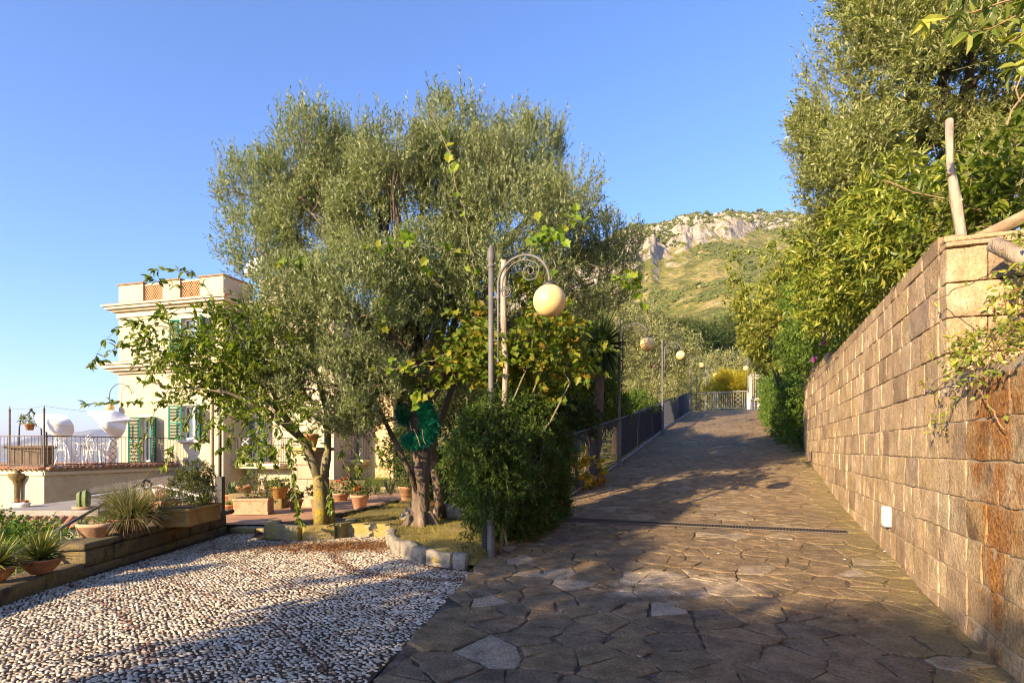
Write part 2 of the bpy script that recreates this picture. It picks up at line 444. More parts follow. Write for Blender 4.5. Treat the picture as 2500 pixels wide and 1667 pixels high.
# ================================================================ materials
def m_road(mode='far'):
    k = N('flagstone_' + mode); v = k.coord('Object', (1, 1, 0))
    d = k.n('VectorMath', {0: k.noise(v, 1.6, 3, .5, True), 1: (.5, .5, .5)}, operation='SUBTRACT').outputs[0]
    dv = k.n('VectorMath', {0: d, 'Scale': .62}, operation='SCALE').outputs[0]
    d2 = k.n('VectorMath', {0: k.noise(v, 14, 3, .6, True), 1: (.5, .5, .5)}, operation='SUBTRACT').outputs[0]
    dv2 = k.n('VectorMath', {0: d2, 'Scale': .07}, operation='SCALE').outputs[0]
    vv = k.n('VectorMath', {0: v, 1: dv}, operation='ADD').outputs[0]
    vv = k.n('VectorMath', {0: vv, 1: dv2}, operation='ADD').outputs[0]
    mp = k.n('Mapping', {'Vector': vv, 'Scale': (1.9, 2.5, 1), 'Rotation': (0, 0, .5)}).outputs[0]
    e = k.n('TexVoronoi', {'Vector': mp, 'Scale': 1.0, 'Randomness': 1.0}, feature='DISTANCE_TO_EDGE').outputs['Distance']
    cl = k.n('TexVoronoi', {'Vector': mp, 'Scale': 1.0, 'Randomness': 1.0}, feature='F1').outputs['Color']
    cs = k.n('SeparateColor', {0: cl})
    base = k.ramp(cs.outputs[0], [(.135, .095, .058), (.205, .145, .085), (.165, .130, .10), (.245, .175, .105), (.18, .14, .12), (.155, .112, .066)])
    if mode == 'stone':
        ri = k.n('NewGeometry').outputs['Random Per Island']
        base = k.ramp(ri, [(.13, .092, .055), (.20, .138, .076), (.145, .112, .08), (.23, .158, .085), (.13, .105, .082), (.18, .127, .072), (.245, .172, .098), (.155, .12, .073)])
        pale = k.ramp(k.math('FRACT', k.math('MULTIPLY', ri, 37.7)), [0.0, 0.0, 1.0], [0, .915, .925])
    elif mode == 'mortar':
        base = k.ramp(k.noise(v, 9, 5, .65), [(.045, .034, .027), (.085, .068, .058), (.12, .10, .088)], [.35, .5, .65]); pale = 0.0
    else:
        pale = k.ramp(cs.outputs[1], [0.0, 0.0, 1.0], [0, .905, .93])
    base = k.mix(k.math('MULTIPLY', pale, .75), base, (.40, .33, .25))
    # worn cement patch, and dusty tan wear upslope; near stones painted darker for shade
    sx = k.n('SeparateXYZ', {0: v})
    def disk(cx, cy, rx, ry, s=.25):
        a = k.math('DIVIDE', k.math('SUBTRACT', sx.outputs[0], cx), rx); b = k.math('DIVIDE', k.math('SUBTRACT', sx.outputs[1], cy), ry)
        r = k.math('SQRT', k.math('ADD', k.math('MULTIPLY', a, a), k.math('MULTIPLY', b, b)))
        r = k.math('ADD', r, k.math('MULTIPLY', k.math('SUBTRACT', k.noise(v, 2.2, 5, .6), .5), 1.5))
        return k.ramp(r, [1.0, 0.0], [1 - s, 1 + .02])
    n1 = k.noise(v, 5, 5, .65); n2 = k.noise(v, 45, 4, .7); n3 = k.noise(v, .55, 3)
    p1 = k.math('MULTIPLY', disk(1.75, 6.15, .85, .62), k.ramp(n1, [.35, 1.0], [.35, .6]))
    base = k.mix(k.math('MULTIPLY', p1, .85), base, (.46, .37, .27))
    ss_ = k.math('ADD', k.math('MULTIPLY', k.math('SUBTRACT', sx.outputs[0], R0[0]), RU[0]), k.math('MULTIPLY', k.math('SUBTRACT', sx.outputs[1], R0[1]), RU[1]))
    wear_and_shade = k.math('MULTIPLY', k.math('ADD', k.ramp(n3, [0.0, .6], [.42, .62]), k.ramp(k.math('DIVIDE', ss_, 12.0), [0.0, .55], [.15, .75])), .85, clamp=True)  # random wear plus a rise upslope that leaves the near, shaded stones dark
    base = k.mix(wear_and_shade, base, (.30, .215, .125))
    base = k.mix(1.0, base, k.ramp(n1, [.5, 1.3], [.3, .7]), 'MULTIPLY')
    base = k.mix(1.0, base, k.ramp(n2, [.55, 1.18], [.34, .64]), 'MULTIPLY')
    base = k.mix(k.math('MULTIPLY', k.ramp(k.noise(v, 7.5, 6, .75), [0.0, 1.0], [.58, .70]), .4), base, (.30, .25, .19))
    # mossy, sandy strip along the wall foot
    L = k.math('ADD', k.math('MULTIPLY', k.math('SUBTRACT', sx.outputs[0], R0[0]), RN[0]), k.math('MULTIPLY', k.math('SUBTRACT', sx.outputs[1], R0[1]), RN[1]))
    Ln = k.math('ADD', L, k.math('MULTIPLY', k.math('SUBTRACT', n1, .5), 1.3))
    moss = k.ramp(Ln, [1.0, 0.0], [.12, .62])
    base = k.mix(k.math('MULTIPLY', moss, .7), base, k.ramp(n2, [(.16, .125, .045), (.30, .235, .11)], [.35, .65]))
    jw = k.ramp(n1, [.006, .034], [.3, .7])
    joint = k.math('LESS_THAN', e, k.math('MULTIPLY', jw, 1.5))
    joint = k.math('MULTIPLY', joint, k.ramp(k.noise(v, 3.1, 4, .6), [.15, 1.0], [.36, .5]))
    jf = k.math('MULTIPLY', joint, k.math('SUBTRACT', 1.0, k.math('MULTIPLY', wear_and_shade, .9)))
    if mode != 'far': jf = 0.0
    col = k.mix(k.math('MULTIPLY', jf, .55), base, k.ramp(n2, [(.035, .026, .018), (.075, .055, .038)], [.35, .65]))
    h = k.math('ADD', k.ramp(e, [0.0, 1.0], [0, .07]), k.math('MULTIPLY', n1, .55)) if mode == 'far' else k.math('MULTIPLY', n1, 1.1)
    h = k.math('ADD', h, k.math('MULTIPLY', k.noise(v, 22, 5, .7), .45))
    h = k.math('ADD', h, k.math('MULTIPLY', cs.outputs[2], .35))
    return k.done(k.bsdf(col, .82, k.bump(h, 1.0, .035), 0, .2))
def m_wall():
    k = N('tufa_block'); v = k.coord('Object'); g = k.n('NewGeometry')
    c = k.ramp(g.outputs['Random Per Island'], [(.49, .345, .20), (.57, .42, .255), (.44, .315, .20), (.54, .385, .205), (.37, .27, .19), (.60, .455, .285), (.50, .365, .215), (.31, .22, .145), (.55, .405, .24)], None)
    n1 = k.noise(v, 3.2, 6, .65); n2 = k.noise(v, 38, 5, .7); n3 = k.noise(k.coord('Object', (5.5, 5.5, .55)), 1.6, 4, .6)
    c = k.mix(1.0, c, k.ramp(n1, [.62, 1.2], [.3, .7]), 'MULTIPLY')
    c = k.mix(1.0, c, k.ramp(n2, [.68, 1.08], [.33, .6]), 'MULTIPLY')
    c = k.mix(k.math('MULTIPLY', k.ramp(n3, [0.0, 1.0], [.54, .70]), .55), c, (.24, .15, .085))       # run-off streaks
    sx = k.n('SeparateXYZ', {0: v})
    top = k.ramp(k.math('DIVIDE', k.math('ADD', sx.outputs[2], k.math('MULTIPLY', n1, 1.2)), 5.0), [0.0, 1.0], [.62, .76])
    c = k.mix(k.math('MULTIPLY', top, .6), c, (.25, .165, .10))
    c = k.mix(k.math('MULTIPLY', k.ramp(k.noise(v, 1.7, 6, .7), [0.0, 1.0], [.56, .68]), .5), c, (.62, .52, .38))
    h = k.math('ADD', n2, k.math('MULTIPLY', k.noise(v, 12, 5, .6), .9))
    pit = k.n('TexVoronoi', {'Vector': v, 'Scale': 30.0}).outputs['Distance']
    h = k.math('ADD', h, k.math('MULTIPLY', k.ramp(pit, [0.0, 1.0], [.05, .3]), .35))
    return k.done(k.bsdf(c, .92, k.bump(h, .85, .022), 0, .15))
def m_rust():
    k = N('stained_tufa'); v = k.coord('Object'); g = k.n('NewGeometry')
    c = k.ramp(g.outputs['Random Per Island'], [(.43, .31, .175), (.49, .36, .21), (.40, .26, .12), (.35, .245, .145), (.51, .39, .24), (.31, .215, .125), (.45, .33, .19)])
    n1 = k.noise(v, 3.5, 6, .65); n2 = k.noise(v, 34, 5, .7)
    n9 = k.noise(k.coord('Object', (1, 1, .6)), 1.7, 6, .7)
    c = k.mix(k.math('MULTIPLY', k.ramp(n9, [0.0, 1.0], [.47, .58]), .85), c, k.ramp(n2, [(.20, .07, .014), (.40, .175, .04)], [.35, .65]))
    c = k.mix(k.math('MULTIPLY', k.ramp(k.noise(v, 2.1, 5), [0.0, 1.0], [.52, .64]), .7), c, (.07, .05, .035))
    c = k.mix(1.0, c, k.ramp(n2, [.6, 1.12], [.33, .62]), 'MULTIPLY')
    return k.done(k.bsdf(c, .92, k.bump(k.math('ADD', n2, n1), .9, .025), 0, .15))
def m_ground():
    k = N('hillside'); v = k.coord('Object'); g = k.n('NewGeometry')
    nz = k.n('SeparateXYZ', {0: g.outputs['Normal']}).outputs[2]
    nA = k.noise(v, .011, 8, .66); nB = k.noise(v, .06, 6, .65); nC = k.noise(v, .35, 5, .7)
    green = k.ramp(nB, [(.11, .12, .03), (.19, .185, .046), (.27, .24, .07)], [.36, .54, .68])
    dry = k.ramp(nC, [(.34, .25, .10), (.44, .335, .15)], [.35, .65])
    f = k.ramp(k.math('ADD', k.math('MULTIPLY', nA, .30), k.math('ADD', k.math('MULTIPLY', nB, .40), k.math('MULTIPLY', nC, .45))), [0.0, 1.0], [.565, .69])
    c = k.mix(f, green, dry)
    rockc = k.ramp(k.noise(k.coord('Object', (1, 1, .4)), .30, 8, .78), [(.16, .13, .10), (.33, .28, .225), (.46, .395, .325), (.40, .30, .20)], [.36, .46, .56, .68])
    st = k.math('ADD', nz, k.math('MULTIPLY', k.math('SUBTRACT', k.math('ADD', k.math('MULTIPLY', nB, .6), k.math('MULTIPLY', k.noise(v, .022, 5, .6), .6)), .6), -1.15))
    rf = k.ramp(k.math('ADD', st, k.math('MULTIPLY', k.math('SUBTRACT', nC, .5), .35)), [1.0, 0.0], [.60, .72])
    # no bare rock low down near the garden
    sx = k.n('SeparateXYZ', {0: v}); rf = k.math('MULTIPLY', rf, k.ramp(k.math('DIVIDE', sx.outputs[2], 300.0), [0.0, 1.0], [.12, .24]))
    c = k.mix(rf, c, rockc)
    b = k.bump(k.math('ADD', nC, k.math('MULTIPLY', nB, 2.0)), 1.0, 3.0)
    return k.done(k.bsdf(c, .95, b, 0, .1))
def m_far():
    k = N('far_hill'); v = k.coord('Object')
    c = k.ramp(k.noise(v, .004, 7, .68), [(.05, .07, .035), (.10, .105, .06), (.30, .26, .2)], [.38, .54, .68])
    return k.done(k.bsdf(c, .95))
def m_sea():
    k = N('sea'); v = k.coord('Object')
    return k.done(k.bsdf((.03, .07, .12), .25, k.bump(k.noise(v, .05, 4), .3, 1.0), 0, .5))

MR = m_road(); MRS = m_road('stone'); MRM = m_road('mortar'); MW = m_wall(); MRUST = m_rust(); MGND = m_ground(); MFAR = m_far(); MSEA = m_sea()
MORTAR = mat('mortar', [(.31, .24, .16), (.43, .34, .235)], .95, 6, .6, 40)
MCOBB = mat('cobble_bed', [(.035, .024, .015), (.085, .055, .032)], .95, 3, .6, 50)
MPEB = mat('pebble', [(.47, .41, .32), (.61, .54, .43), (.50, .41, .29), (.65, .59, .48), (.28, .23, .17), (.53, .43, .31), (.20, .145, .10)], .6, 3, .15, 60, island=True, fine=.12, spec=.4)
MPINK = mat('red_pebble', [(.27, .155, .10), (.36, .23, .16), (.21, .125, .085), (.42, .31, .23)], .65, 3, .15, 60, island=True, fine=.15, spec=.35)
MSOIL = mat('soil', [(.06, .04, .025), (.13, .09, .055)], .95, 8, .7, 40)
MLAWN = mat('lawn_soil', [(.32, .235, .085), (.22, .185, .05), (.42, .31, .125)], .95, 1.4, .7, 60, bdist=.03)
MGRASS = leafmat('dry_grass', [(.22, .21, .05), (.34, .28, .09), (.44, .34, .13), (.17, .19, .045), (.38, .28, .11)], trans=.3)
MKERB = mat('lichen_stone', [(.20, .165, .11), (.33, .28, .19), (.36, .29, .12), (.25, .215, .16)], .92, 2.4, .8, 28, bdist=.02)
MGKERB = mat('grey_kerb_stone', [(.15, .13, .105), (.25, .22, .18), (.32, .28, .22), (.19, .165, .13)], .92, 3.2, .9, 24, bdist=.025)
MYELK = mat('yellow_lichen_stone', [(.30, .24, .12), (.40, .33, .19), (.42, .31, .09), (.24, .19, .11)], .92, 2.6, .8, 28, bdist=.02)
MDARKST = mat('dark_stone', [(.10, .075, .045), (.17, .13, .075), (.22, .17, .07), (.075, .055, .04)], .92, 2.6, .8, 28, bdist=.02)
MTERR = mat('terracotta', [(.44, .185, .085), (.54, .26, .13), (.38, .15, .07)], .85, 5, .3, 40)
MTERR2 = mat('pale_terracotta', [(.50, .29, .17), (.60, .38, .25), (.46, .24, .13)], .88, 6, .35, 40)
MYTERR = mat('ochre_terracotta', [(.42, .245, .075), (.52, .31, .09), (.36, .18, .06)], .88, 3, .35, 40)
MTILE = mat('roof_tile', [(.40, .17, .085), (.52, .26, .14), (.33, .15, .085), (.45, .30, .2)], .88, 3, .35, 30, island=True)
def m_patio():
    k = N('patio_tile'); v = k.coord('Object', (1, 1, 1), (0, 0, .35))
    b = k.n('TexBrick', {'Vector': v, 'Color1': (.42, .225, .125), 'Color2': (.50, .285, .17), 'Mortar': (.30, .21, .14), 'Scale': 1.0, 'Mortar Size': .012, 'Brick Width': .4, 'Row Height': .3})
    n = k.noise(v, 3, 5, .6); c = k.mix(1.0, b.outputs[0], k.ramp(n, [.7, 1.15], [.3, .7]), 'MULTIPLY')
    return k.done(k.bsdf(c, .8, k.bump(k.noise(v, 30, 4), .3, .01)))
MPATIO = m_patio()
MPLAS = mat('cream_plaster', [(.45, .365, .25), (.52, .43, .305), (.55, .46, .33)], .9, .7, .25, 7, fine=.14)
MPLAS2 = mat('pale_cream_trim', [(.56, .465, .34), (.61, .51, .38)], .9, 1.2, .15, 40, fine=.08)
MOCHRE = mat('peach_plaster', [(.60, .40, .21), (.66, .46, .26)], .9, .9, .2, 40, fine=.08)
MSHUT = mat('green_paint', [(.010, .15, .105), (.018, .20, .14)], .5, 3, .05, 40, fine=.12, spec=.4)
MWHITE = mat('white_paint', [(.72, .72, .70), (.80, .80, .77)], .5, 2, 0, 40, fine=.06)
def m_glass():
    k = N('window_glass'); return k.done(k.bsdf((.10, .13, .17), .08, None, 0, .8))
MGLASS = m_glass()
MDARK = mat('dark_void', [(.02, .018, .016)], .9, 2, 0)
MIRON = mat('dark_iron', [(.045, .043, .047), (.075, .07, .072)], .55, 6, .15, 60, metal=.3, spec=.5)
MIRON2 = mat('bluish_iron', [(.035, .038, .055), (.06, .062, .085)], .55, 6, .15, 60, metal=.2, spec=.5)
MGREY = mat('grey_metal', [(.105, .10, .098), (.165, .155, .15)], .6, 5, .2, 60, metal=.0, spec=.4)
MRAIL = mat('brown_grey_rail', [(.12, .10, .09), (.18, .15, .13)], .6, 6, .1, 60, metal=.2)
MLIGHTRAIL = mat('pale_grey_rail', [(.38, .36, .33), (.48, .45, .41)], .6, 6, .1, 60)
def m_globe():
    k = N('cream_globe'); v = k.coord('Object')
    c = k.ramp(k.noise(v, 6, 4), [(.70, .49, .20), (.78, .57, .26)], [.35, .65])
    return k.done(k.bsdf(c, .38, None, 0, .45, **{'Subsurface Weight': .25, 'Subsurface Scale': .04, 'Subsurface Radius': (1., .7, .4)}))
MGLOBE = m_globe()
MCLOTH = mat('white_sheet', [(.80, .80, .80), (.86, .86, .85)], .9, 2, 0, 40, fine=.03)
MCONC = mat('grey_concrete', [(.28, .25, .22), (.40, .36, .31)], .95, 2.5, .5, 25)
MBARK = mat('olive_bark', [(.085, .06, .042), (.17, .125, .09), (.26, .20, .15)], .95, 2.5, 1.0, 14, bdist=.04, stretch=(1, 1, .35))
MBARK2 = mat('young_bark', [(.17, .15, .09), (.26, .225, .14)], .9, 3, .7, 22, bdist=.02, stretch=(1, 1, .5))
MLICH = mat('yellow_lichen_bark', [(.40, .29, .03), (.30, .23, .05), (.20, .165, .09), (.45, .32, .02)], .9, 5, .7, 26, bdist=.02)
MDEAD = mat('bleached_wood', [(.30, .23, .17), (.42, .335, .255), (.19, .14, .10)], .9, 3, .9, 18, bdist=.03, stretch=(1, 1, .25))
MLOG = mat('log_wood', [(.24, .165, .095), (.36, .26, .16), (.17, .115, .07)], .9, 3, .9, 16, bdist=.03, stretch=(.4, .4, 1))
MNET = leafmat('green_net', [(.005, .13, .085), (.015, .26, .17), (.05, .40, .28)], trans=.25, rough=.4)
MROCK = mat('garden_rock', [(.26, .225, .18), (.42, .37, .30), (.20, .17, .14)], .92, 4, .8, 20, island=True, bdist=.02)
MDRYLEAF = leafmat('fallen_leaf', [(.16, .065, .02), (.26, .11, .03), (.32, .16, .05), (.11, .05, .02)], trans=.1)

MOLIVE = leafmat('olive_leaf', [(.06, .10, .024), (.13, .18, .042), (.205, .245, .064), (.085, .13, .03), (.40, .43, .24), (.165, .21, .05)], back=(.36, .39, .23), trans=.32, rough=.4, spec=.32)
MOLIVE2 = leafmat('grey_olive_leaf', [(.12, .135, .035), (.21, .225, .06), (.27, .275, .09), (.34, .33, .14), (.16, .18, .045)], back=(.36, .36, .20), trans=.26, rough=.45, spec=.4)
MOLIVE3 = leafmat('sunny_olive_leaf', [(.10, .135, .026), (.19, .23, .042), (.29, .315, .066), (.13, .17, .032), (.42, .43, .18), (.23, .255, .052)], back=(.36, .37, .19), trans=.34, rough=.4, spec=.32)
MBROAD = leafmat('broad_leaf', [(.085, .125, .016), (.135, .18, .022), (.20, .245, .03), (.105, .15, .02), (.27, .29, .04)], trans=.38, spec=.4, rough=.42, tcol=(1.3, 1.5, .4))
MVINE = leafmat('vine_leaf', [(.07, .125, .016), (.12, .19, .022), (.18, .235, .028), (.09, .15, .018), (.25, .26, .03), (.065, .11, .016), (.36, .29, .03), (.11, .18, .02), (.32, .18, .03)], trans=.38, tcol=(1.3, 1.35, .35))
MVINEG = leafmat('green_vine_leaf', [(.10, .19, .02), (.17, .27, .025), (.24, .33, .03), (.13, .22, .02), (.36, .36, .035)], trans=.45, tcol=(1.3, 1.35, .35))
MBUSH = leafmat('feathery_leaf', [(.034, .066, .012), (.06, .11, .017), (.10, .165, .024), (.045, .075, .016), (.15, .205, .034)], trans=.35)
MBROWNL = leafmat('brown_leaf', [(.22, .10, .025), (.30, .15, .04), (.16, .08, .03)], trans=.3)
MHEDGE = leafmat('hedge_leaf', [(.06, .12, .016), (.09, .165, .022), (.13, .21, .03), (.18, .25, .04)], trans=.38, spec=.35)
MYELS = leafmat('yellow_green_leaf', [(.20, .25, .05), (.28, .31, .065), (.36, .37, .08), (.45, .42, .11), (.16, .21, .045)], trans=.42)
MLAUR = leafmat('laurel_leaf', [(.095, .145, .022), (.19, .25, .034), (.30, .335, .05), (.43, .42, .075), (.13, .175, .03)], trans=.4, spec=.45, rough=.4)
MGOLD = leafmat('golden_leaf', [(.34, .30, .02), (.44, .36, .02), (.52, .42, .03), (.28, .25, .02)], trans=.4)
MDGREEN = leafmat('dark_leaf', [(.035, .060, .014), (.055, .085, .02), (.075, .105, .026), (.045, .07, .02)], trans=.25)
MMID = leafmat('mid_leaf', [(.065, .085, .022), (.10, .115, .032), (.14, .15, .045), (.085, .10, .03)], trans=.3, clump=.5)
MPINE = leafmat('pine_needle', [(.05, .075, .016), (.075, .10, .022), (.10, .125, .03)], trans=.25, clump=.4)
MAGAVE = leafmat('agave_leaf', [(.18, .20, .035), (.26, .27, .055), (.12, .15, .035), (.36, .34, .09)], trans=.15, spec=.4)
MALOE = leafmat('aloe_leaf', [(.10, .155, .05), (.14, .20, .07), (.08, .12, .045)], trans=.12, spec=.4)
MPALM = leafmat('palm_leaf', [(.05, .08, .02), (.08, .115, .028), (.12, .15, .04)], trans=.2, spec=.4)
MTUFT = leafmat('tuft_grass', [(.20, .21, .08), (.13, .16, .06), (.36, .31, .17), (.28, .27, .13)], trans=.3)
MSTRAW = leafmat('straw', [(.48, .39, .24), (.56, .47, .31), (.38, .29, .17)], trans=.3)
MPALEG = leafmat('pale_green_leaf', [(.19, .23, .06), (.26, .29, .085), (.14, .18, .05)], trans=.4)
MREDF = mat('red_petal', [(.55, .035, .02), (.62, .07, .03)], .6, 9, 0)
MPINKF = mat('pink_petal', [(.60, .10, .28), (.66, .18, .36)], .6, 9, 0)
MPURP = mat('purple_petal', [(.30, .03, .30), (.40, .05, .42)], .6, 9, 0)
MSALM = mat('orange_succulent', [(.55, .23, .10), (.62, .33, .17)], .7, 9, 0)
MCACT = mat('cactus_skin', [(.09, .13, .05), (.16, .20, .08)], .6, 8, .2)

# ================================================================ terrain
RIDGE = [(-.60, .0), (-.45, .01), (-.30, .07), (-.2, .12), (-.1, .19), (0, .25), (.1, .325), (.17, .365), (.205, .38), (.24, .386), (.29, .396), (.325, .401), (.36, .400), (.42, .393), (.45, .398), (.50, .403), (.6, .40), (.8, .36), (1.1, .25), (1.6, .1), (2.2, 0)]
CLIFF = [(-.6, 0), (-.45, .0), (0, .19), (.1, .245), (.17, .27), (.243, .312), (.34, .345), (.417, .365), (.486, .374), (.7, .37), (1.1, .22), (2.2, 0)]
def terrain(x, y):
    x = np.asarray(x, float); y = np.asarray(y, float); d = np.hypot(x, y) + 1e-6
    s, L = sl_of(x, y)
    # garden scale
    zr = zroad(np.clip(s, -12, 60))
    left = np.clip((L - 5.4) / 2.5, 0, 1)
    gl = np.interp(s, [-10, 4, 8, 14, 24, 38, 60], [-.25, -.25, -.1, .3, 1.0, 3.0, 4.2])       # garden left of the ramp
    z = (zr - .22) * (1 - left) + gl * left
    right = np.clip((-.35 - L) / .3, 0, 1)
    zrt = 3.05 + np.clip(-L - .5, 0, 60) * .28 + np.clip(s - 14, 0, 60) * .06
    z = z * (1 - right) + zrt * right
    near = np.clip((7.8 - y) / 1.0, 0, 1) * np.clip((x + 8) / 3, 0, 1)
    h = np.clip((-x - 5.2) / .6, 0, 1); z = z - h * .75                                        # drop to the lower garden beyond the low wall
    pat = np.clip((y - 10.7) / .4, 0, 1) * np.clip((x + 8.2) / .5, 0, 1) * h; z = z + pat * .72
    far = np.clip((-x - 12 - .0 * y) / 30, 0, 3) ; z = z - far * 30 * .42
    far2 = np.clip((y - 24) / 30, 0, 4) * np.clip((-x - 3) / 20, 0, 1); z = z - far2 * 4
    back = np.clip((-y - 12) / 40, 0, 3); z = z - back * 6 * np.clip((10 - x) / 20, 0, 1)
    # the mountain ahead
    r = x / np.maximum(y, 1e-3)
    front = (y > 10)
    er = np.interp(r, [a for a, _ in RIDGE], [b for _, b in RIDGE]); ec = np.interp(r, [a for a, _ in CLIFF], [b for _, b in CLIFF])
    wob = (fbm(np.stack([r * 9, d * 0, d * 0 + 3], -1).reshape(-1, 3), 4).reshape(r.shape) - .5)
    dc = 430 + np.clip((r - .17) / .3, -.6, 1) * 130 + wob * 210
    Y = y
    e1 = np.where(Y < 60, .066 + (Y - 40) / 20 * .012, 0)
    t = [45, 70, 110, 200, 350]
    ev = [.068, .092, .122, .185, .262]
    eb = np.interp(Y, t, ev) * np.clip(ec / .31, 0, 1.15)
    k1 = np.clip((Y - 350) / np.maximum(dc - 350, 20), 0, 1); e = eb * (1 - k1) + ec * k1
    k2 = np.clip((Y - dc) / 95, 0, 1); k2 = k2 * k2 * (3 - 2 * k2)
    k3 = np.clip((Y - dc - 95) / np.maximum(735 - dc - 95, 30), 0, 1)
    er = er - .012
    e = np.where(Y > dc, ec + (er - ec) * (.62 * k2 + .38 * k3), e)
    zm = e * Y
    zm = np.where(Y > 735, er * 735 - (Y - 735) * .3, zm)
    # roughness, more on the cliff
    p = np.stack([x, y, x * 0], -1).reshape(-1, 3)
    amp = np.interp(Y, [45, 120, 350, 760], [.3, 1.8, 4.5, 8])
    n1 = (fbm(p / 38, 5).reshape(x.shape) - .5); n2 = (fbm(p / 11 + 9, 4).reshape(x.shape) - .5)
    rid = 1 - np.abs(fbm(p / 26 + 31, 5).reshape(x.shape) - .5) * 4
    cl = np.clip(k2 * 3, 0, 1) * np.clip((760 - Y) / 60, 0, 1)
    zm = zm + n1 * amp * 1.9 + n2 * amp * .9 + rid * cl * 4.5 + (1 - np.abs(fbm(p / 9 + 77, 4).reshape(x.shape) - .5) * 4) * cl * 4 + np.round(rid * 3 + n1 * 6 + n2 * 3) * cl * 1.7
    b = np.clip((Y - 44) / 25, 0, 1) * np.clip((r + .50) / .2, 0, 1) * front
    b = b * b * (3 - 2 * b)
    zz = z * (1 - b) + zm * b
    deep = np.clip((d - 1500) / 1500, 0, 1); zz = zz * (1 - deep) + deep * (-140)
    return np.maximum(zz, -140)
def make_ground():
    az = np.concatenate([np.linspace(-pi, -.62, 70), np.linspace(-.60, .88, 520), np.linspace(.9, pi, 70)])   # from +Y towards +X
    rd = np.concatenate([[.02, .8], np.geomspace(1.5, 60, 120), np.linspace(62, 350, 105), np.linspace(353, 760, 165), np.linspace(770, 1100, 20), np.geomspace(1200, 9000, 14)])
    aa, rr = np.meshgrid(az, rd, indexing='ij')
    # keep Y as the radial measure in front so that ridges stay where they are
    x = rr * np.sin(aa); y = rr * np.cos(aa)
    z = terrain(x, y)
    g = G(); g.grid(np.stack([x, y, z], -1))
    return struct(g.build('ground', MGND, smooth=False))
make_ground()
g = G(); a = np.linspace(0, 2 * pi, 97)
rr, aa = np.meshgrid(np.geomspace(50, 12500, 30), a, indexing='ij')
g.grid(np.stack([rr * np.cos(aa), rr * np.sin(aa), rr * 0 - 105], -1), flip=False); struct(g.build('sea', MSEA))
# far headland over the bay
def far_hills():
    prof = [(-260, 1100), (-60, 1104), (0, 1112), (40, 1114), (70, 1108), (95, 1084), (113, 1058), (125, 1060), (140, 1073), (165, 1066), (178, 1054), (200, 1052), (225, 1047), (250, 1046), (262, 1056), (290, 1066), (340, 1078), (420, 1088), (520, 1096), (640, 1104), (900, 1118)]
    px = np.linspace(-260, 900, 260); Y0 = 7200.0
    hz = CZ + (HY - np.interp(px, [p[0] for p in prof], [p[1] for p in prof])) / F * Y0
    dep = np.linspace(0, 1, 50); P = np.zeros((260, 50, 3))
    cr = np.where(dep < .6, (dep / .6) ** 1.0, 1 - (dep - .6) / .4)
    for j, t in enumerate(dep):
        Y = Y0 - 1300 + t * 2200
        X = (px - CX) / F * Y0 * (.9 + .1 * Y / Y0)
        n = fbm(np.stack([X / 260, np.full_like(X, Y / 260), X * 0], -1), 5) - .5
        st = cr[j]
        P[:, j] = np.stack([X, np.full_like(X, Y), -115 + (hz + 115) * (st if st < .35 else st ** .8) + n * 170 * st * (1 - st) * 2], -1)
    g = G(); g.grid(P, flip=True); struct(g.build('far_hills', MFAR, smooth=False))
far_hills()

# ================================================================ ramp of flagstones, cobbled court, patio, lawn
def make_road():
    key_s = [-7, -4, -1.5, -.3, 1.0, 1.9, 3.2, 5.0, 9, 14, 24, 38.6, 48]
    left = [(-1.8, -4), (-1.4, 0), (-.92, 3.78), (-.72, 5.2), (-.51, 6.65), (-.36, 7.5), (-.02, 9.0)] + [tuple((R0 + s_ * RU + 5.35 * RN)) for s_ in (5.0, 9, 14, 24, 38.6, 48)]
    right = [tuple(R0 + s_ * RU + (-.3 if s_ < 30 else -3) * RN) for s_ in key_s]
    t = np.linspace(0, len(key_s) - 1, 260)
    Lx = np.array(left); Rx = np.array(right); kk = np.arange(len(key_s))
    lp = np.stack([np.interp(t, kk, Lx[:, i]) for i in (0, 1)], -1); rp = np.stack([np.interp(t, kk, Rx[:, i]) for i in (0, 1)], -1)
    u = np.linspace(0, 1, 60)
    P = rp[:, None] + (lp - rp)[:, None] * u[None, :, None]
    s_, L_ = sl_of(P[..., 0], P[..., 1]); z = zroad(s_)
    z = z + (fbm(np.stack([P[..., 0], P[..., 1], P[..., 0] * 0], -1).reshape(-1, 3) * .9, 3).reshape(z.shape) - .5) * .012 * np.clip(L_, 0, 1) + .002
    g = G(); Q = np.concatenate([P, z[..., None]], -1); k = int(np.argmax(s_[:, 0] > 17.0))
    g.grid(Q[:k + 1], 1); g.grid(Q[k:], 0); struct(g.build('road', [MR, MRM], smooth=True))
make_road()
def in_road(x, y):
    s, L = sl_of(x, y)
    Lm = np.where(s > 4.0, 5.3, 9.0)
    return (L > -.06) & (L < Lm) & (x > np.where(y < 7.6, cob_x(y), np.interp(y, [7.5, 9, 10.5], [-.36, -.05, .3])))
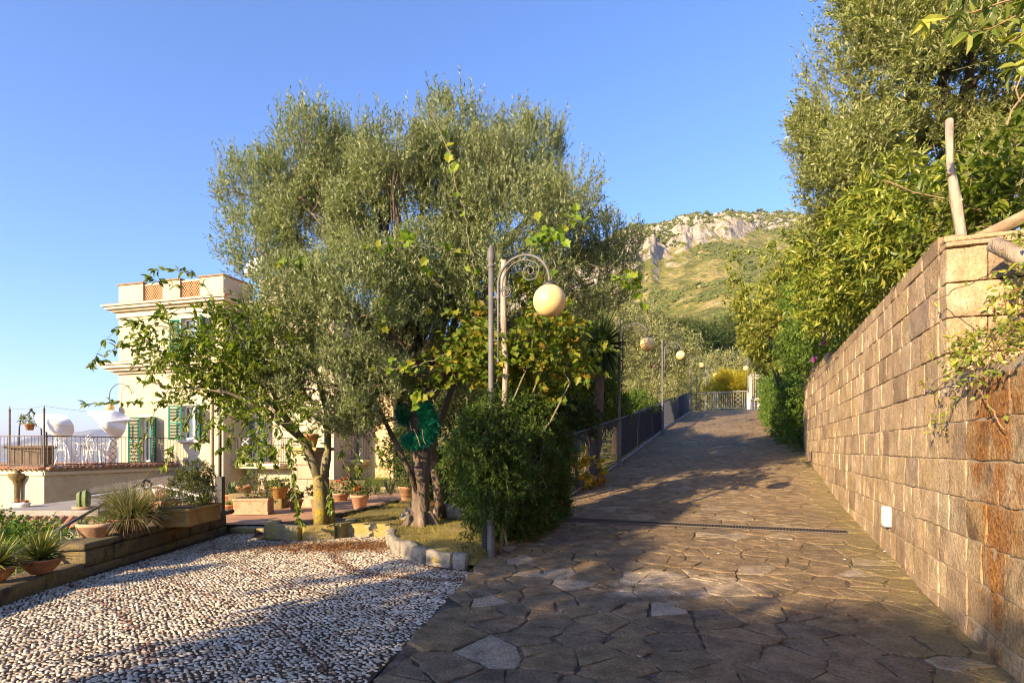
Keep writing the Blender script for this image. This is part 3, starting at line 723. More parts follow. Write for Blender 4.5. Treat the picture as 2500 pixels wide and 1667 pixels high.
def make_flagstones():
    r_ = np.random.default_rng(23); S = []
    for s in np.arange(-6, 17.6, .31):
        for L in np.arange(-.3, 8, .37):
            if r_.uniform() < .16: continue
            S.append((s + r_.uniform(-.27, .27), L + r_.uniform(-.3, .3) + .2 * sin(s * 2.1)))
            if r_.uniform() < .30: S.append((s + r_.uniform(-.25, .25), L + r_.uniform(-.25, .25)))
    S = np.array(S); XY = R0 + S[:, :1] * RU + S[:, 1:] * RN
    # shear and stretch so that stones do not line up with the road
    g = G(); k = 0
    for i in range(len(S)):
        c = XY[i]
        if not in_road(c[0], c[1]) or c[1] < 1.6 or S[i, 0] > 17.2: continue
        d = np.linalg.norm(XY - c, axis=1); nb = np.argsort(d)[1:18]
        poly = [c + A(cos(a), sin(a)) * 1.2 for a in np.linspace(0, 2 * pi, 9)[:-1]]
        for j in nb:
            m = (XY[j] + c) / 2; n = XY[j] - c; n = n / np.linalg.norm(n); out = []
            for a, b in zip(poly, poly[1:] + poly[:1]):
                da = (a - m) @ n; db = (b - m) @ n
                if da <= 0: out.append(a)
                if da * db < 0: out.append(a + (b - a) * da / (da - db))
            poly = out
            if len(poly) < 3: break
        # the straight edges: cobbles on the left, wall on the right
        for m, n in ((R0 - .02 * RN, -RN), (R0 + 5.28 * RN, RN if S[i, 0] > 4.5 else None), (A(-.92, 3.78), unit(A(-2.87, .41)) if c[1] < 7.6 else None)):
            if n is None or len(poly) < 3: continue
            out = []
            for a, b in zip(poly, poly[1:] + poly[:1]):
                da = (a - m) @ n; db = (b - m) @ n
                if da <= 0: out.append(a)
                if da * db < 0: out.append(a + (b - a) * da / (da - db))
            poly = out
        if len(poly) < 3: continue
        gap = r_.uniform(.0015, .009) * np.interp(S[i, 0], [0, 4, 7], [1.1, .9, .35]) + (.012 if r_.uniform() < .15 and S[i, 0] < 4 else 0)
        P = np.array(poly); ct = P.mean(0); pts = []
        for a, b in zip(P, np.roll(P, -1, 0)):
            l = np.linalg.norm(b - a)
            if l < .02: continue
            nseg = max(int(l / .055), 1); e = (b - a) / l; nn = A(-e[1], e[0])
            for q in range(nseg): pts.append(a + e * l * q / nseg)
        if len(pts) < 4: continue
        P = np.array(pts); rad = np.linalg.norm(P - ct, axis=1, keepdims=True)
        if rad.max() < .07: continue
        jit = (fbm(np.c_[P * 9, P[:, :1] * 0], 3) - .5)[:, None] * .08
        P = P + (P - ct) / rad * (jit - gap)
        P = P + (ct - P) * (r_.uniform(0, .12) * np.clip((rad - np.median(rad)) / rad, 0, 1))     # knock off the sharp corners
        zz = r_.normal() * .0018 * np.interp(S[i, 0], [3, 7], [1, .5]); tl = r_.normal(size=2) * .005 * np.interp(S[i, 0], [3, 7], [1, .4]); f = np.clip(1 - .018 / rad, .6, 1)
        def zz_(Q): s, _ = sl_of(Q[:, 0], Q[:, 1]); return zroad(s) + .0185 + zz + (Q - ct) @ tl
        T = ct + (P - ct) * f; n = len(P)
        V = np.concatenate([np.c_[T, zz_(T)], np.c_[P, zz_(P) - .006], np.c_[P, zz_(P) - .035]])
        fs = [tuple(range(n))] + [(n + q, n + (q + 1) % n, (q + 1) % n, q) for q in range(n)] + [(2 * n + q, 2 * n + (q + 1) % n, n + (q + 1) % n, n + q) for q in range(n)]
        g.add(V, fs); k += 1
    struct(g.build('flagstones', MRS))
make_flagstones()
def make_cobbles():
    ys = np.linspace(-1, 11.2, 60); g = G()
    P = np.zeros((60, 20, 3))
    for i, y in enumerate(ys):
        xl = -5.15; xr = cob_x(min(y, 7.5)) - .002 if y < 7.6 else -.4
        P[i, :, 0] = np.linspace(xl, xr, 20); P[i, :, 1] = y
        P[i, :, 2] = -.004 + (fbm(np.stack([P[i, :, 0], P[i, :, 1], P[i, :, 0] * 0], -1) * 9, 3) - .5) * .016
    g.grid(P, 0, True)
    # pebbles
    r_ = np.random.default_rng(3); sp = .043; rows = []
    y = 3.1; k = 0
    while y < 10.7:
        xs = np.arange(-5.0, .2, sp * 1.02) + (k % 2) * sp * .5
        yy = y + .10 * np.sin(xs * 1.3 + y * .5) + .02 * np.sin(xs * 5 + y * 3)
        rows.append(np.stack([xs, yy], -1)); y += sp * .72; k += 1
    Q = np.concatenate(rows); Q += r_.normal(size=Q.shape) * sp * .16
    kerbx = np.interp(Q[:, 1], [7.2, 7.45, 8.2, 9.2, 10.2], [-.45, -1.0, -1.45, -1.93, -2.0])
    ok = (Q[:, 0] < cob_x(Q[:, 1]) - .015) & (Q[:, 0] > -4.95) & (np.abs(Q[:, 0]) < Q[:, 1] * .9 + .1)
    ok &= np.where(Q[:, 1] > 7.2, Q[:, 0] < kerbx - .03, True)
    ok &= ((Q[:, 0] + 3.6) ** 2 + (Q[:, 1] - 10.5) ** 2) > .93 ** 2
    ok &= r_.uniform(size=len(Q)) > .05
    # a curved double line of thin stones with a red band between (the old border)
    bx = np.array([(-2.75, 9.35), (-2.62, 8.6), (-2.35, 7.95), (-1.95, 7.3), (-1.5, 6.95), (-.9, 6.75), (-.5, 6.72)])
    tt = np.linspace(0, 6, 160); bp = np.stack([np.interp(tt, np.arange(7), bx[:, i]) for i in (0, 1)], -1)
    dist = np.sqrt(((Q[:, None, :] - bp[None]) ** 2).sum(-1)).min(1)
    fine = dist < .085; band = dist < .07
    diag = np.abs(((Q[:, 0] * .75 + Q[:, 1] * .62 + .25 * np.sin(Q[:, 1])) % .9) - .45) < .03
    red = band | (diag & (r_.uniform(size=len(Q)) < .7)) | (r_.uniform(size=len(Q)) < .05)
    Q = Q[ok]; red = red[ok]; fine = fine[ok]; n = len(Q)
    ang = r_.normal(size=n) * .45 + .25 * np.sin(Q[:, 0] * 1.1) + .15
    a = np.arange(8) / 8 * 2 * pi
    base = np.stack([np.cos(a), np.sin(a), a * 0], -1); mid = np.stack([np.cos(a) * .72, np.sin(a) * .72, a * 0 + .72], -1)
    T = np.concatenate([base, mid, [[0, 0, 1.0]]])
    lx = sp * .45 * r_.uniform(.75, 1.2, n); ly = sp * .225 * r_.uniform(.8, 1.2, n); lz = .0095 * r_.uniform(.5, 1.5, n); big = np.exp(r_.normal(size=n) * .24); lx = lx * big; ly = ly * big
    lx = np.where(fine, lx * .7, lx)
    V = T[None] * np.stack([lx, ly, lz], -1)[:, None]
    c, s = np.cos(ang)[:, None], np.sin(ang)[:, None]
    V = np.stack([V[..., 0] * c - V[..., 1] * s + Q[:, 0:1], V[..., 0] * s + V[..., 1] * c + Q[:, 1:2], V[..., 2] - .002], -1)
    for m, sel in ((1, ~red), (2, red)):
        W = V[sel]; o = (np.arange(len(W)) * 17)[:, None, None]
        i = np.arange(8); q = np.stack([i, (i + 1) % 8, (i + 1) % 8 + 8, i + 8], -1); tr = np.stack([i + 8, (i + 1) % 8 + 8, i * 0 + 16], -1)
        v0 = g.n
        g.add(W.reshape(-1, 3), (q[None] + o).reshape(-1, 4), m)
        g.F.append(((tr[None] + o).reshape(-1, 3) + v0, m))
    struct(g.build('cobbles', [MCOBB, MPEB, MPINK], smooth=True))
make_cobbles()
g = G()
ys = np.linspace(10.75, 24, 30); P = np.zeros((30, 24, 3))
for i, y in enumerate(ys):
    P[i, :, 0] = np.linspace(-8.3, -1.2, 24); P[i, :, 1] = y; P[i, :, 2] = .12 + (y - 10.75) * .003
g.grid(P, 0, True); struct(g.build('patio', MPATIO))
# lawn: a star-shaped sheet
LP = np.array([(-2.95, 10.25), (-2.1, 10.15), (-1.93, 9.2), (-1.45, 8.2), (-1.0, 7.5), (-.45, 7.32), (-.2, 7.6), (.0, 8.6), (.35, 10.2), (.9, 12.5), (1.6, 15), (1.5, 18), (-1.0, 19.5), (-2.2, 17), (-2.75, 14.5), (-2.92, 13.0), (-3.35, 11.4), (-2.9, 11.0)])
lc = A(-1.4, 11.0)
def lawn_z(x, y): return .165 + (fbm(np.stack([x, y, x * 0], -1).reshape(-1, 3) * 1.3, 3).reshape(np.shape(x)) - .5) * .08 + np.clip(y - 10, 0, 9) * .012
t = np.linspace(0, len(LP), 145); kk = np.arange(len(LP) + 1); LQ = np.vstack([LP, LP[:1]])
bd = np.stack([np.interp(t, kk, LQ[:, i]) for i in (0, 1)], -1)
u = np.linspace(.001, 1, 26); P = lc + (bd - lc)[:, None] * u[None, :, None]
Z = lawn_z(P[..., 0], P[..., 1]); Z[:, -1] -= .12
g = G(); g.grid(np.concatenate([P, Z[..., None]], -1), 0, True); struct(g.build('lawn', MLAWN, smooth=True))
g = G(); r_ = np.random.default_rng(5); n = 26000
i = r_.integers(0, 144, n); q = np.sqrt(r_.uniform(0, .97, n))
b = lc + (bd[i] + (bd[i + 1] - bd[i]) * r_.uniform(size=(n, 1)) - lc) * q[:, None]
keep = fbm(np.c_[b, b[:, :1] * 0] * 2.2, 3) > .40; b = b[keep]; n = len(b)
base = np.c_[b, lawn_z(b[:, 0], b[:, 1]) - .005]
d = unit(r_.normal(size=(n, 3)) * .7 + A(0, 0, .8)); d[:, 2] = np.abs(d[:, 2])
leaves(g, base, d, r_.normal(size=(n, 3)), r_.uniform(.03, .075, n), .006, 'thin')
tag(g.build('grass', MGRASS), 'short dry yellowish grass on the lawn under the olive tree', 'grass', kind='stuff')
# ================================================================ the tufa retaining wall on the right
def wall_ztop(s): return np.interp(s, [1.4, 5, 10, 15.3], [3.38, 3.34, 3.44, 3.68])
def make_wall():
    t = thing('stone_wall', 'tall tan tufa block retaining wall with a projecting end pier beside the sloping road', 'wall', road(8, -.3, 0))
    Rm = np.array([[RU[0], RU[1], 0], [-RN[0], -RN[1], 0], [0, 0, 1.0]])     # along, into the wall, up
    g = G(); r_ = np.random.default_rng(11); ch = .305; k = 0
    def course(g, s0, s1, z0, z1, L0=0.0, dep=.2, lo=.26, hi=.74, sub=8, amp=.020):
        nonlocal k
        s = s0 - r_.uniform(0, .3) * 0
        while s < s1 - .02:
            l = r_.uniform(lo, hi); e = min(s + l, s1)
            if s1 - e < .16: e = s1
            gap = r_.uniform(.0, .004)
            p = R0 + (s + e) / 2 * RU + (L0 - dep / 2 + r_.normal() * .0035) * RN
            zz0 = z0 + r_.uniform(.002, .010); zz1 = z1 - r_.uniform(.002, .009)
            a = r_.normal() * .0035
            stone(g, A(p[0], p[1], (zz0 + zz1) / 2), A((e - s) / 2 - gap, dep / 2, (zz1 - zz0) / 2), Rm + a * A([0, 0, 1], [0, 0, 0], [-1, 0, 0]), 0, sub, .006, amp, 9.0, k)
            k += 1; s = e
    for c in range(0, 14):
        z0 = -.42 + c * ch
        # the part of the course that lies between ground and top
        ss = np.linspace(1.45, 15.3, 300); zt = wall_ztop(ss)
        vis = (zroad(ss) - .25 < z0 + ch) & (zt > z0 + .05)
        if not vis.any(): continue
        s0 = ss[vis][0]; s1 = ss[vis][-1]
        z1 = min(z0 + ch, wall_ztop((s0 + s1) / 2))
        if z0 + ch > 3.3: z1 = z0 + ch if z0 + ch < 3.45 else 3.40
        course(g, s0, s1, z0, z1)
    # upper rise towards the far end
    course(g, 9.2, 15.3, 3.40, 3.56); course(g, 12.4, 15.3, 3.56, 3.68)
    g.build('masonry', MW, t, True)
    # pier end face, turned across the wall
    g = G()
    for c in range(0, 14):
        z0 = -.42 + c * ch; z1 = z0 + ch
        if z1 < 1.9 or z0 > 3.3: continue
        z1 = min(z1, 3.30)
        Ls = [0.0, -.30, -.66] if c % 2 else [0.0, -.42, -.66]
        for a_, b_ in zip(Ls[:-1], Ls[1:]):
            p = R0 + 1.36 * RU + (a_ + b_) / 2 * RN
            stone(g, A(p[0], p[1], (z0 + z1) / 2), A(.11, abs(b_ - a_) / 2 - .006, (z1 - z0) / 2 - .007), Rm, 0, 7, .008, .018, 9.0, c * 5 + 900 + int(b_ * 10))
    p = R0 + 1.42 * RU - .33 * RN
    stone(g, A(p[0], p[1], 3.325), A(.13, .325, .022), Rm, 0, 6, .03, .03, 5.0, 77)
    g.build('pier', MW, t, True)
    g = G()
    for c in range(0, 9):
        z0 = -.42 + c * ch
        if z0 > 2.0: continue
        course(g, -5.0, .72, z0, min(z0 + ch, 2.14), 0.0, .24, .34, .7, 6, .022)
    g.build('stained_masonry', MRUST, t, True)
    g = G()
    for c in range(0, 9):
        z0 = -.42 + c * ch
        if z0 < 2.0: course(g, .725, 1.445, z0, min(z0 + ch, 2.14), 0.0, .24, .3, .6, 6, .018)
    g.build('masonry', MW, t, True)
    g = G()
    for s0, s1, zt in ((-5, 1.42, 2.1),) + tuple((1.42 + i * 1.98, 1.42 + (i + 1) * 1.98, min(wall_ztop(1.42 + i * 1.98), wall_ztop(1.42 + (i + 1) * 1.98)) - .035) for i in range(7)):
        p = R0 + (s0 + s1) / 2 * RU - .292 * RN
        g.obox(A(p[0], p[1], (zt - .6) / 2), A((s1 - s0) / 2, .282, (zt + .6) / 2), Rm, 0)
    g.build('mortar', MORTAR, t)
make_wall()
# small white box set in the wall
p = road(3.43, .03); g = G(); Rm = np.array([[RU[0], RU[1], 0], [-RN[0], -RN[1], 0], [0, 0, 1.0]])
t = thing('junction_box', 'small white electric box low on the tufa wall', 'junction box', p * A(1, 1, 0) + A(0, 0, .56))
g.obox(A(p[0], p[1], .68), A(.075, .04, .12), Rm, 0, .008); g.build('body', MWHITE, t)
g = G(); q = p + A(*(RN * .042), 0); g.obox(A(q[0], q[1], .685), A(.06, .006, .10), Rm, 0, .004); g.build('lid', MWHITE, t)

# ================================================================ drain across the road
t = thing('drain_grate', 'long rusty slotted drain grate lying across the flagstone road', 'drain', road(4.77, 2.4))
g = G(); gd = G()
for i in range(98):
    L = .28 + i * .0438
    c = road(4.77, L, .020); c[2] = zroad(4.77) + .036
    Ri = np.array([[RU[0], RU[1], .04], [RN[0], RN[1], 0], [-.04, 0, 1.0]])
    ang = 0.0; u = RU * cos(ang) + RN * sin(ang); v = -RU * sin(ang) + RN * cos(ang)
    g.obox(c, A(.125, .0068, .003), np.array([[*u, .05], [*v, 0], [0, 0, 1]]))
g.build('bars', MGREY2 if 'MGREY2' in globals() else mat('rusty_iron', [(.085, .052, .036), (.15, .095, .065), (.06, .045, .04)], .8, 8, .3, 40), t)
for sgn in (-1, 1):
    c0 = road(4.77 + sgn * .13, .25, .030); c1 = road(4.77 + sgn * .13, 4.6, .030)
    gd.tube([c0, c1], .012, 4)
gd.build('frame', MRAIL, t)
g = G(); P = np.array([[road(4.77 - .125, .26, .030), road(4.77 + .125, .26, .030)], [road(4.77 - .125, 4.58, .030), road(4.77 + .125, 4.58, .030)]]); g.grid(P, 0, True); g.build('channel_dark_strip', MDARK, t)  # near-black strip above the road, painting the shade inside the drain slots

# ================================================================ globe lamps
def make_lamp():
    t = thing('street_lamp', 'tall grey iron street lamp with scrolled arm and large cream globe, wrapped by the bush', 'street lamp', (0, 0, 0), 'globe lamps along the ramp')
    H = 4.24
    g = G(); g.lathe([(.058, 0), (.058, .05), (.052, .08), (.050, 1.1), (.040, 1.14), (.036, 2.6), (.034, 3.96), (.0, 3.97)], n=14); g.build('pole', MGREY, t, True)
    g = G(); g.lathe([(.034, 3.93), (.055, 3.95), (.055, 3.97), (.036, 3.985), (.036, 4.0), (.05, 4.03), (.056, 4.07), (.05, 4.13), (.034, 4.19), (.014, 4.23), (0.0, 4.24)], n=14); g.build('finial', MGREY, t, True)
    g = G(); a = np.linspace(pi, 0, 26); cx, cz, R = .445, 3.70, .345
    P = [A(.10, 0, 2.72), A(.10, 0, 3.2)] + [A(cx + R * cos(x), 0, cz + R * sin(x)) for x in a] + [A(cx + R, 0, 3.655)]
    g.tube(P, [.014, .016] + [.018] * 26 + [.018], 8)
    g.lathe([(.0, 2.70), (.018, 2.71), (.022, 2.74), (.012, 2.77)], (.10, 0, 0), 8); g.lathe([(.018, 3.10), (.024, 3.12), (.018, 3.14)], (.10, 0, 0), 8)
    g.tube([A(.03, 0, 3.55), A(.125, 0, 3.55)], .016, 8); g.tube([A(.03, 0, 3.0), A(.10, 0, 3.0)], .010, 6)
    g.lathe([(.026, 3.52), (.032, 3.55), (.026, 3.58)], (.10, 0, 0), 8)
    g.sphere((cx, 0, cz + R + .01), .026, 10, 8)
    g.build('arm', MGREY, t, True)
    g = G()
    th = np.linspace(radians(175), radians(48), 22); R2 = .285
    P = [A(.12, 0, 3.60), A(.155, 0, 3.64)] + [A(cx + R2 * cos(x), 0, cz - .0 + R2 * sin(x)) for x in th]
    e = P[-1]; c0 = A(.53, 0, 3.83); r0 = np.linalg.norm(e - c0); a0 = math.atan2(e[2] - c0[2], e[0] - c0[0])
    for i in range(1, 44):
        x = i / 43; P.append(c0 + A(cos(a0 - x * 4.3 * pi / 1.25), 0, sin(a0 - x * 4.3 * pi / 1.25)) * r0 * (1 - x) ** .9 * .98 + A(0, 0, -.0))
    g.tube(P, .0085, 6)
    P = []
    for i in range(40):
        x = i / 39; ang = radians(150) - x * 3.2 * pi; rr = .078 * (1 - .62 * x); P.append(A(.205, 0, 3.60) + A(cos(ang), 0, sin(ang)) * rr)
    g.tube(P, .008, 6)
    g.build('scroll', MGREY, t, True)
    g = G(); g.lathe([(0.0, 3.68), (.03, 3.68), (.04, 3.665), (.085, 3.655), (.09, 3.635), (.085, 3.62), (.0, 3.618)], (.79, 0, 0), 18); g.build('globe_cap', MIRON, t, True)
    g = G(); g.sphere((.79, 0, 3.44), .203, 36, 22); g.build('globe', MGLOBE, t, True)
    return t
lamp = make_lamp(); LA = math.atan2(-.371, .928)
lamp.location = (-.27, 7.6, -.11); lamp.rotation_euler = (0, 0, LA)
def Lpx(px, L=5.2):
    """s where the line at offset L crosses pixel column px"""
    r = (px - CX) / F; b = R0 + L * RN
    return (r * b[1] - b[0]) / (RU[0] - r * RU[1])
for px, L, top, lab, az in ((1512, 5.05, 776, 'shaded globe lamp behind the dark fence, its globe overlapped by vine leaves', LA),
                       (1617, 5.05, 826, 'sunlit pale globe lamp standing behind the fence halfway up the ramp', LA),
                       (1685, 5.15, 866, 'globe lamp at the fence corner whose dull globe looks olive against the pines', LA),
                       (1700, 5.2, 894, 'small far lamp on the fence end post with the lowest pale globe', LA)):
    s_ = Lpx(px, L); b = road(s_, L)
    top_z = CZ + (HY - top) / F * b[1]; sc = (top_z - b[2]) / 4.24
    dup(lamp, tuple(b), az, lab, 'globe lamps along the ramp', sc)
b = at(1723, 1000, 52); b[2] = 4.45
dup(lamp, tuple(b), LA, 'distant globe lamp beyond the crest with only its arm and globe above the railing', 'globe lamps along the ramp', 1.02)
b = at(1826, 1001, 42); b[2] = 4.28
dup(lamp, tuple(b), LA + pi / 2 + .2, 'slim lamp with a small pale globe by the stone gate wall at the crest', 'globe lamps along the ramp', .88)

# ================================================================ fence on the left of the ramp
def make_fence():
    L = 5.2; sA, sB = 6.3, 37.2
    t = thing('iron_fence', 'long dark iron bar fence with solid sheet panels climbing the left edge of the ramp', 'fence', road(sA, L))
    g = G(); ss = np.linspace(sA, sB, 60); g.tube([road(s, L, 1.34) for s in ss], .026, 8); g.tube([road(s, L, .09) for s in ss], .014, 6)
    g.build('handrail', MIRON2, t, True)
    g = G()
    for s in np.arange(sA, sB, .125): g.cyl(road(s, L, .07), road(s, L, 1.33), .0095, 5)
    o = g.build('bars', MIRON2, t); o['kind'] = 'stuff'
    for s in (sA + .1, 8.0, 10.0, 13.0, 16.2, 19.5, 22.8, 27.5, 32.4, 37.1):
        g = G(); c = road(s, L); g.obox(c + A(0, 0, .69), A(.03, .03, .69), np.array([[*RU, 0], [*RN, 0], [0, 0, 1]]), 0, .004); g.build('post', MIRON2, t)
    for a, b in ((13.1, 14.5), (14.55, 16.1), (16.3, 17.9), (17.95, 19.4), (19.6, 21.2), (21.25, 22.7), (29.0, 30.6), (30.65, 32.3)):
        g = G(); P = np.array([[road(a, L + .035, .12), road(a, L + .035, 1.28)], [road(b, L + .035, .12), road(b, L + .035, 1.28)]])
        n = A(*(RN * .006), 0); V = np.concatenate([P.reshape(-1, 3) - n, P.reshape(-1, 3) + n])
        g.add(V, [(0, 2, 3, 1), (4, 5, 7, 6), (0, 1, 5, 4), (2, 6, 7, 3), (0, 4, 6, 2), (1, 3, 7, 5)]); g.build('sheet_panel', MIRON2, t)
    g = G()
    for a in np.arange(sA, sB, 1.0):
        g.tube([road(a, L, .03), road(a + 1.0, L, .03)], .05, 4)
    g.build('base_kerb', MCONC, t)
    # short return at the top of the ramp
    g = G(); p0 = road(sB, L); p1 = at(1710, 1006, 41.5); p1[2] = 4.2
    for f in np.linspace(0, 1, 16):
        p = p0 + (p1 - p0) * f; g.cyl(p + A(0, 0, .05), p + A(0, 0, 1.3 - .25 * f), .012, 5)
    g.tube([p0 + A(0, 0, 1.34), p1 + A(0, 0, 1.08)], .024, 6); g.build('return_panel', MIRON2, t)
make_fence()
def make_far_railing():
    a = at(1706, 1004, 41.8); b = at(1826, 1001, 42.2); a[2] = b[2] = 4.28
    t = thing('metal_railing', 'low pale grey railing with a crossed panel at the crest of the ramp', 'railing', a)
    d = b - a; g = G(); g.tube([a + A(0, 0, 1.15), b + A(0, 0, 1.35)], .03, 6); g.tube([a + A(0, 0, .1), b + A(0, 0, .1)], .02, 6); g.build('rail', MLIGHTRAIL, t)
    g = G()
    for f in np.linspace(.02, .98, 22):
        if .72 < f < .88: continue
        p = a + d * f; g.cyl(p + A(0, 0, .1), p + A(0, 0, 1.15 + .2 * f), .014, 5)
    g.build('bars', MLIGHTRAIL, t)
    for f in (.33, .38, .99):
        g = G(); p = a + d * f; g.obox(p + A(0, 0, .65), A(.035, .035, .65), np.eye(3)); g.build('post', MLIGHTRAIL, t)
    g = G(); zs = np.linspace(.1, 1.3, 5)
    for i in range(4):
        for u, v in ((.74, .86), (.86, .74)):
            g.tube([a + d * u + A(0, 0, zs[i]), a + d * v + A(0, 0, zs[i + 1])], .02, 5)
    g.build('crossed_panel', MLIGHTRAIL, t)
make_far_railing()
def make_gate():
    Y = 43.0; a = at(1836, 1003, Y); b = at(1885, 1003, Y - 1.0); a[2] = b[2] = 4.3
    t = thing('gate_wall', 'pale rubble stone gate wall carrying a tall spear-topped railing at the crest', 'gate wall', a)
    u = unit(b - a); v = A(-u[1], u[0], 0); Rm = np.array([u, v, A(0, 0, 1)])
    g = G(); r_ = np.random.default_rng(2); k = 0
    for z in np.arange(0, .62, .2):
        s = 0
        while s < 2.6:
            l = r_.uniform(.2, .5); stone(g, a + u * (s + l / 2) + A(0, 0, z + .1), A(l / 2 - .01, .2, .095), Rm, 0, 3, .03, .02, 3, k); s += l; k += 1
    g.build('rubble_base', mat('pale_rubble', [(.55, .47, .36), (.68, .60, .48), (.5, .4, .28)], .9, 3, .5, 20, island=True), t)
    g = G(); g.obox(a + u * 1.3 + A(0, 0, .70), A(1.35, .24, .05), Rm, 0, .01); g.build('coping', MKERB, t)
    g = G()
    for s in np.arange(.1, 2.6, .17): g.cyl(a + u * s + A(0, 0, .75), a + u * s + A(0, 0, 2.75), .016, 5)
    for z in (.85, 2.3, 2.55): g.tube([a + A(0, 0, z), a + u * 2.6 + A(0, 0, z)], .022, 5)
    for s in np.arange(.18, 2.6, .34):
        x = np.linspace(0, 2 * pi, 13); g.tube([a + u * (s + .085 + .1 * cos(q)) + A(0, 0, 2.43 + .1 * sin(q)) for q in x], .012, 4, cap=False)
    g.cyl(a + u * .95 + A(0, 0, .75), a + u * .95 + A(0, 0, 2.6), .04, 6)
    g.build('spear_railing', MLIGHTRAIL, t)
    g = G(); c = at(1819, 1003, Y + 6); c[2] = 4.35
    for f in np.linspace(0, 1, 26):
        p = a + (c - a) * f; g.cyl(p + A(0, 0, .1), p + A(0, 0, 2.75), .016, 5)
    for z in (.2, 2.3, 2.55): g.tube([a + A(0, 0, z), c + A(0, 0, z)], .022, 5)
    g.build('side_railing', MLIGHTRAIL, t)
    p = at(1827, 1003, 41.6); p[2] = 4.25
    t2 = thing('intercom_pillar', 'narrow white intercom pillar by the gate railing', 'intercom', p)
    g = G(); g.obox(p + A(0, 0, .55), A(.09, .07, .6), np.eye(3), 0, .015); g.build('casing', MWHITE, t2)
    g = G(); g.obox(p + A(0, -.075, 1.0), A(.045, .008, .07), np.eye(3)); g.build('speaker_plate', MYTERR, t2)
make_gate()

# ================================================================ the villa
HO = A(-10.77, 22.0); HU = A(.96, -.282); HV = A(.282, .96); HRZ = math.atan2(-.282, .96)
def fac(px, py, v=0.0):
    rx = (px - CX) / F; t = (v + HO @ HV) / (A(rx, 1) @ HV); p = A(rx * t, t)
    return (p - HO) @ HU, CZ + (HY - py) / F * t
house = thing('villa', 'cream two storey villa with green shutters, cornices and a brick-screened roof parapet', 'house', (HO[0], HO[1], 0), rz=HRZ)
def facade(g, u0, u1, z0, z1, v, ops, dep=.22):
    us = sorted({u0, u1, *[o[0] for o in ops], *[o[1] for o in ops]}); zs = sorted({z0, z1, *[o[2] for o in ops], *[o[3] for o in ops]})
    for a, b in zip(us[:-1], us[1:]):
        for c, d in zip(zs[:-1], zs[1:]):
            m = ((a + b) / 2, (c + d) / 2)
            if any(o[0] < m[0] < o[1] and o[2] < m[1] < o[3] for o in ops): continue
            g.add([(a, v, c), (b, v, c), (b, v, d), (a, v, d)], [(0, 1, 2, 3)])
    for a, b, c, d in ops:
        w_ = v + dep
        g.add([(a, v, c), (b, v, c), (b, v, d), (a, v, d), (a, w_, c), (b, w_, c), (b, w_, d), (a, w_, d)], [(0, 3, 7, 4), (1, 5, 6, 2), (0, 4, 5, 1), (3, 2, 6, 7)])
def window(u0, u1, z0, z1, v, trim=True, name='window'):
    g = G(); f = .06; w_ = v + .12
    for a, b, c, d in ((u0, u0 + f, z0, z1), (u1 - f, u1, z0, z1), (u0 + f, u1 - f, z0, z0 + f * 1.6), (u0 + f, u1 - f, z1 - f, z1), ((u0 + u1) / 2 - .045, (u0 + u1) / 2 + .045, z0 + f, z1 - f)):
        g.box((a, w_, c), (b, w_ + .06, d))
    o = g.build(name, MWHITE, house, local=True)
    g = G(); g.box((u0 + .02, w_ + .08, z0 + .02), (u1 - .02, w_ + .10, z1 - .02)); g.build('pane', MGLASS, o, local=True)
    if trim:
        g = G(); e = .10
        for a, b, c, d in ((u0 - e, u0, z0, z1 + e), (u1, u1 + e, z0, z1 + e), (u0, u1, z1, z1 + e)): g.box((a, v - .025, c), (b, v + .01, d))
        g.build('frame', MPLAS2, o, local=True)
    return o
def shutter(u0, w_, z0, z1, v, ang, side):
    """one louvred leaf hinged at u0; ang from the wall plane"""
    g = G(); a = radians(ang); dx = A(side * cos(a), -sin(a), 0); nn = A(side * sin(a), cos(a), 0)
    Rm = np.array([dx, A(dx[1], -dx[0], 0) * -1, A(0, 0, 1)])
    def bar(x0, x1, c, d, th=.022): g.obox(A(u0, v - .03, 0) + dx * (x0 + x1) / 2 + A(0, 0, (c + d) / 2), A((x1 - x0) / 2, th, (d - c) / 2), Rm)
    f = .055; bar(0, f, z0, z1); bar(w_ - f, w_, z0, z1); zm = (z0 + z1) / 2
    for c in (z0, zm - f / 2, z1 - f): bar(f, w_ - f, c, c + f)
    z = z0 + f + .03
    while z < z1 - f - .02:
        if abs(z - zm) > .05:
            R2 = np.array([Rm[0], Rm[1] * .8 + A(0, 0, .6), A(0, 0, .8) - Rm[1] * .6])
            g.obox(A(u0, v - .03, z) + dx * w_ / 2, A(w_ / 2 - f, .026, .005), R2)
        z += .055
    g.build('shutter', MSHUT, house, local=True)
def cornice(u0, u1, v, z, prof, name, m, right=0.0, left=.0, tile=None):
    """prof: list of (out, z0, z1); extends round the right-hand end"""
    g = G()
    for o, a, b in prof: g.box((u0 - o - left, v - o, z + a), (u1 + o * (right > 0), v + .05 + (right if right else 0), z + b))
    g.build(name, m, house, local=True)
def tiles(u0, u1, v, z, name, parent, step=.2, L=.30, down=.10, axis='u'):
    g = G(); a = np.linspace(0, pi, 6)
    for u in np.arange(u0 + step / 2, u1, step):
        r = step * .46; P = []
        for t in (0, 1):
            P.append([A(u + r * cos(x) * (1 - .15 * t), v + .04 - L * t, z + r * sin(x) * .8 - down * t) for x in a])
        for t in (1, 0):
            P.append([A(u + (r - .02) * cos(x) * (1 - .15 * t), v + .04 - L * t, z + (r - .02) * sin(x) * .8 - down * t - .005) for x in a])
        g.grid(np.array(P))
    return g.build(name, MTILE, parent, local=True)
zc1 = fac(272, 753)[1]; zc2 = fac(264, 893)[1]; ZT = fac(545, 672)[1]; UL = -5.05
tw = (*fac(444, 870)[:1], fac(500, 870)[0], fac(444, 868)[1], fac(444, 772)[1])
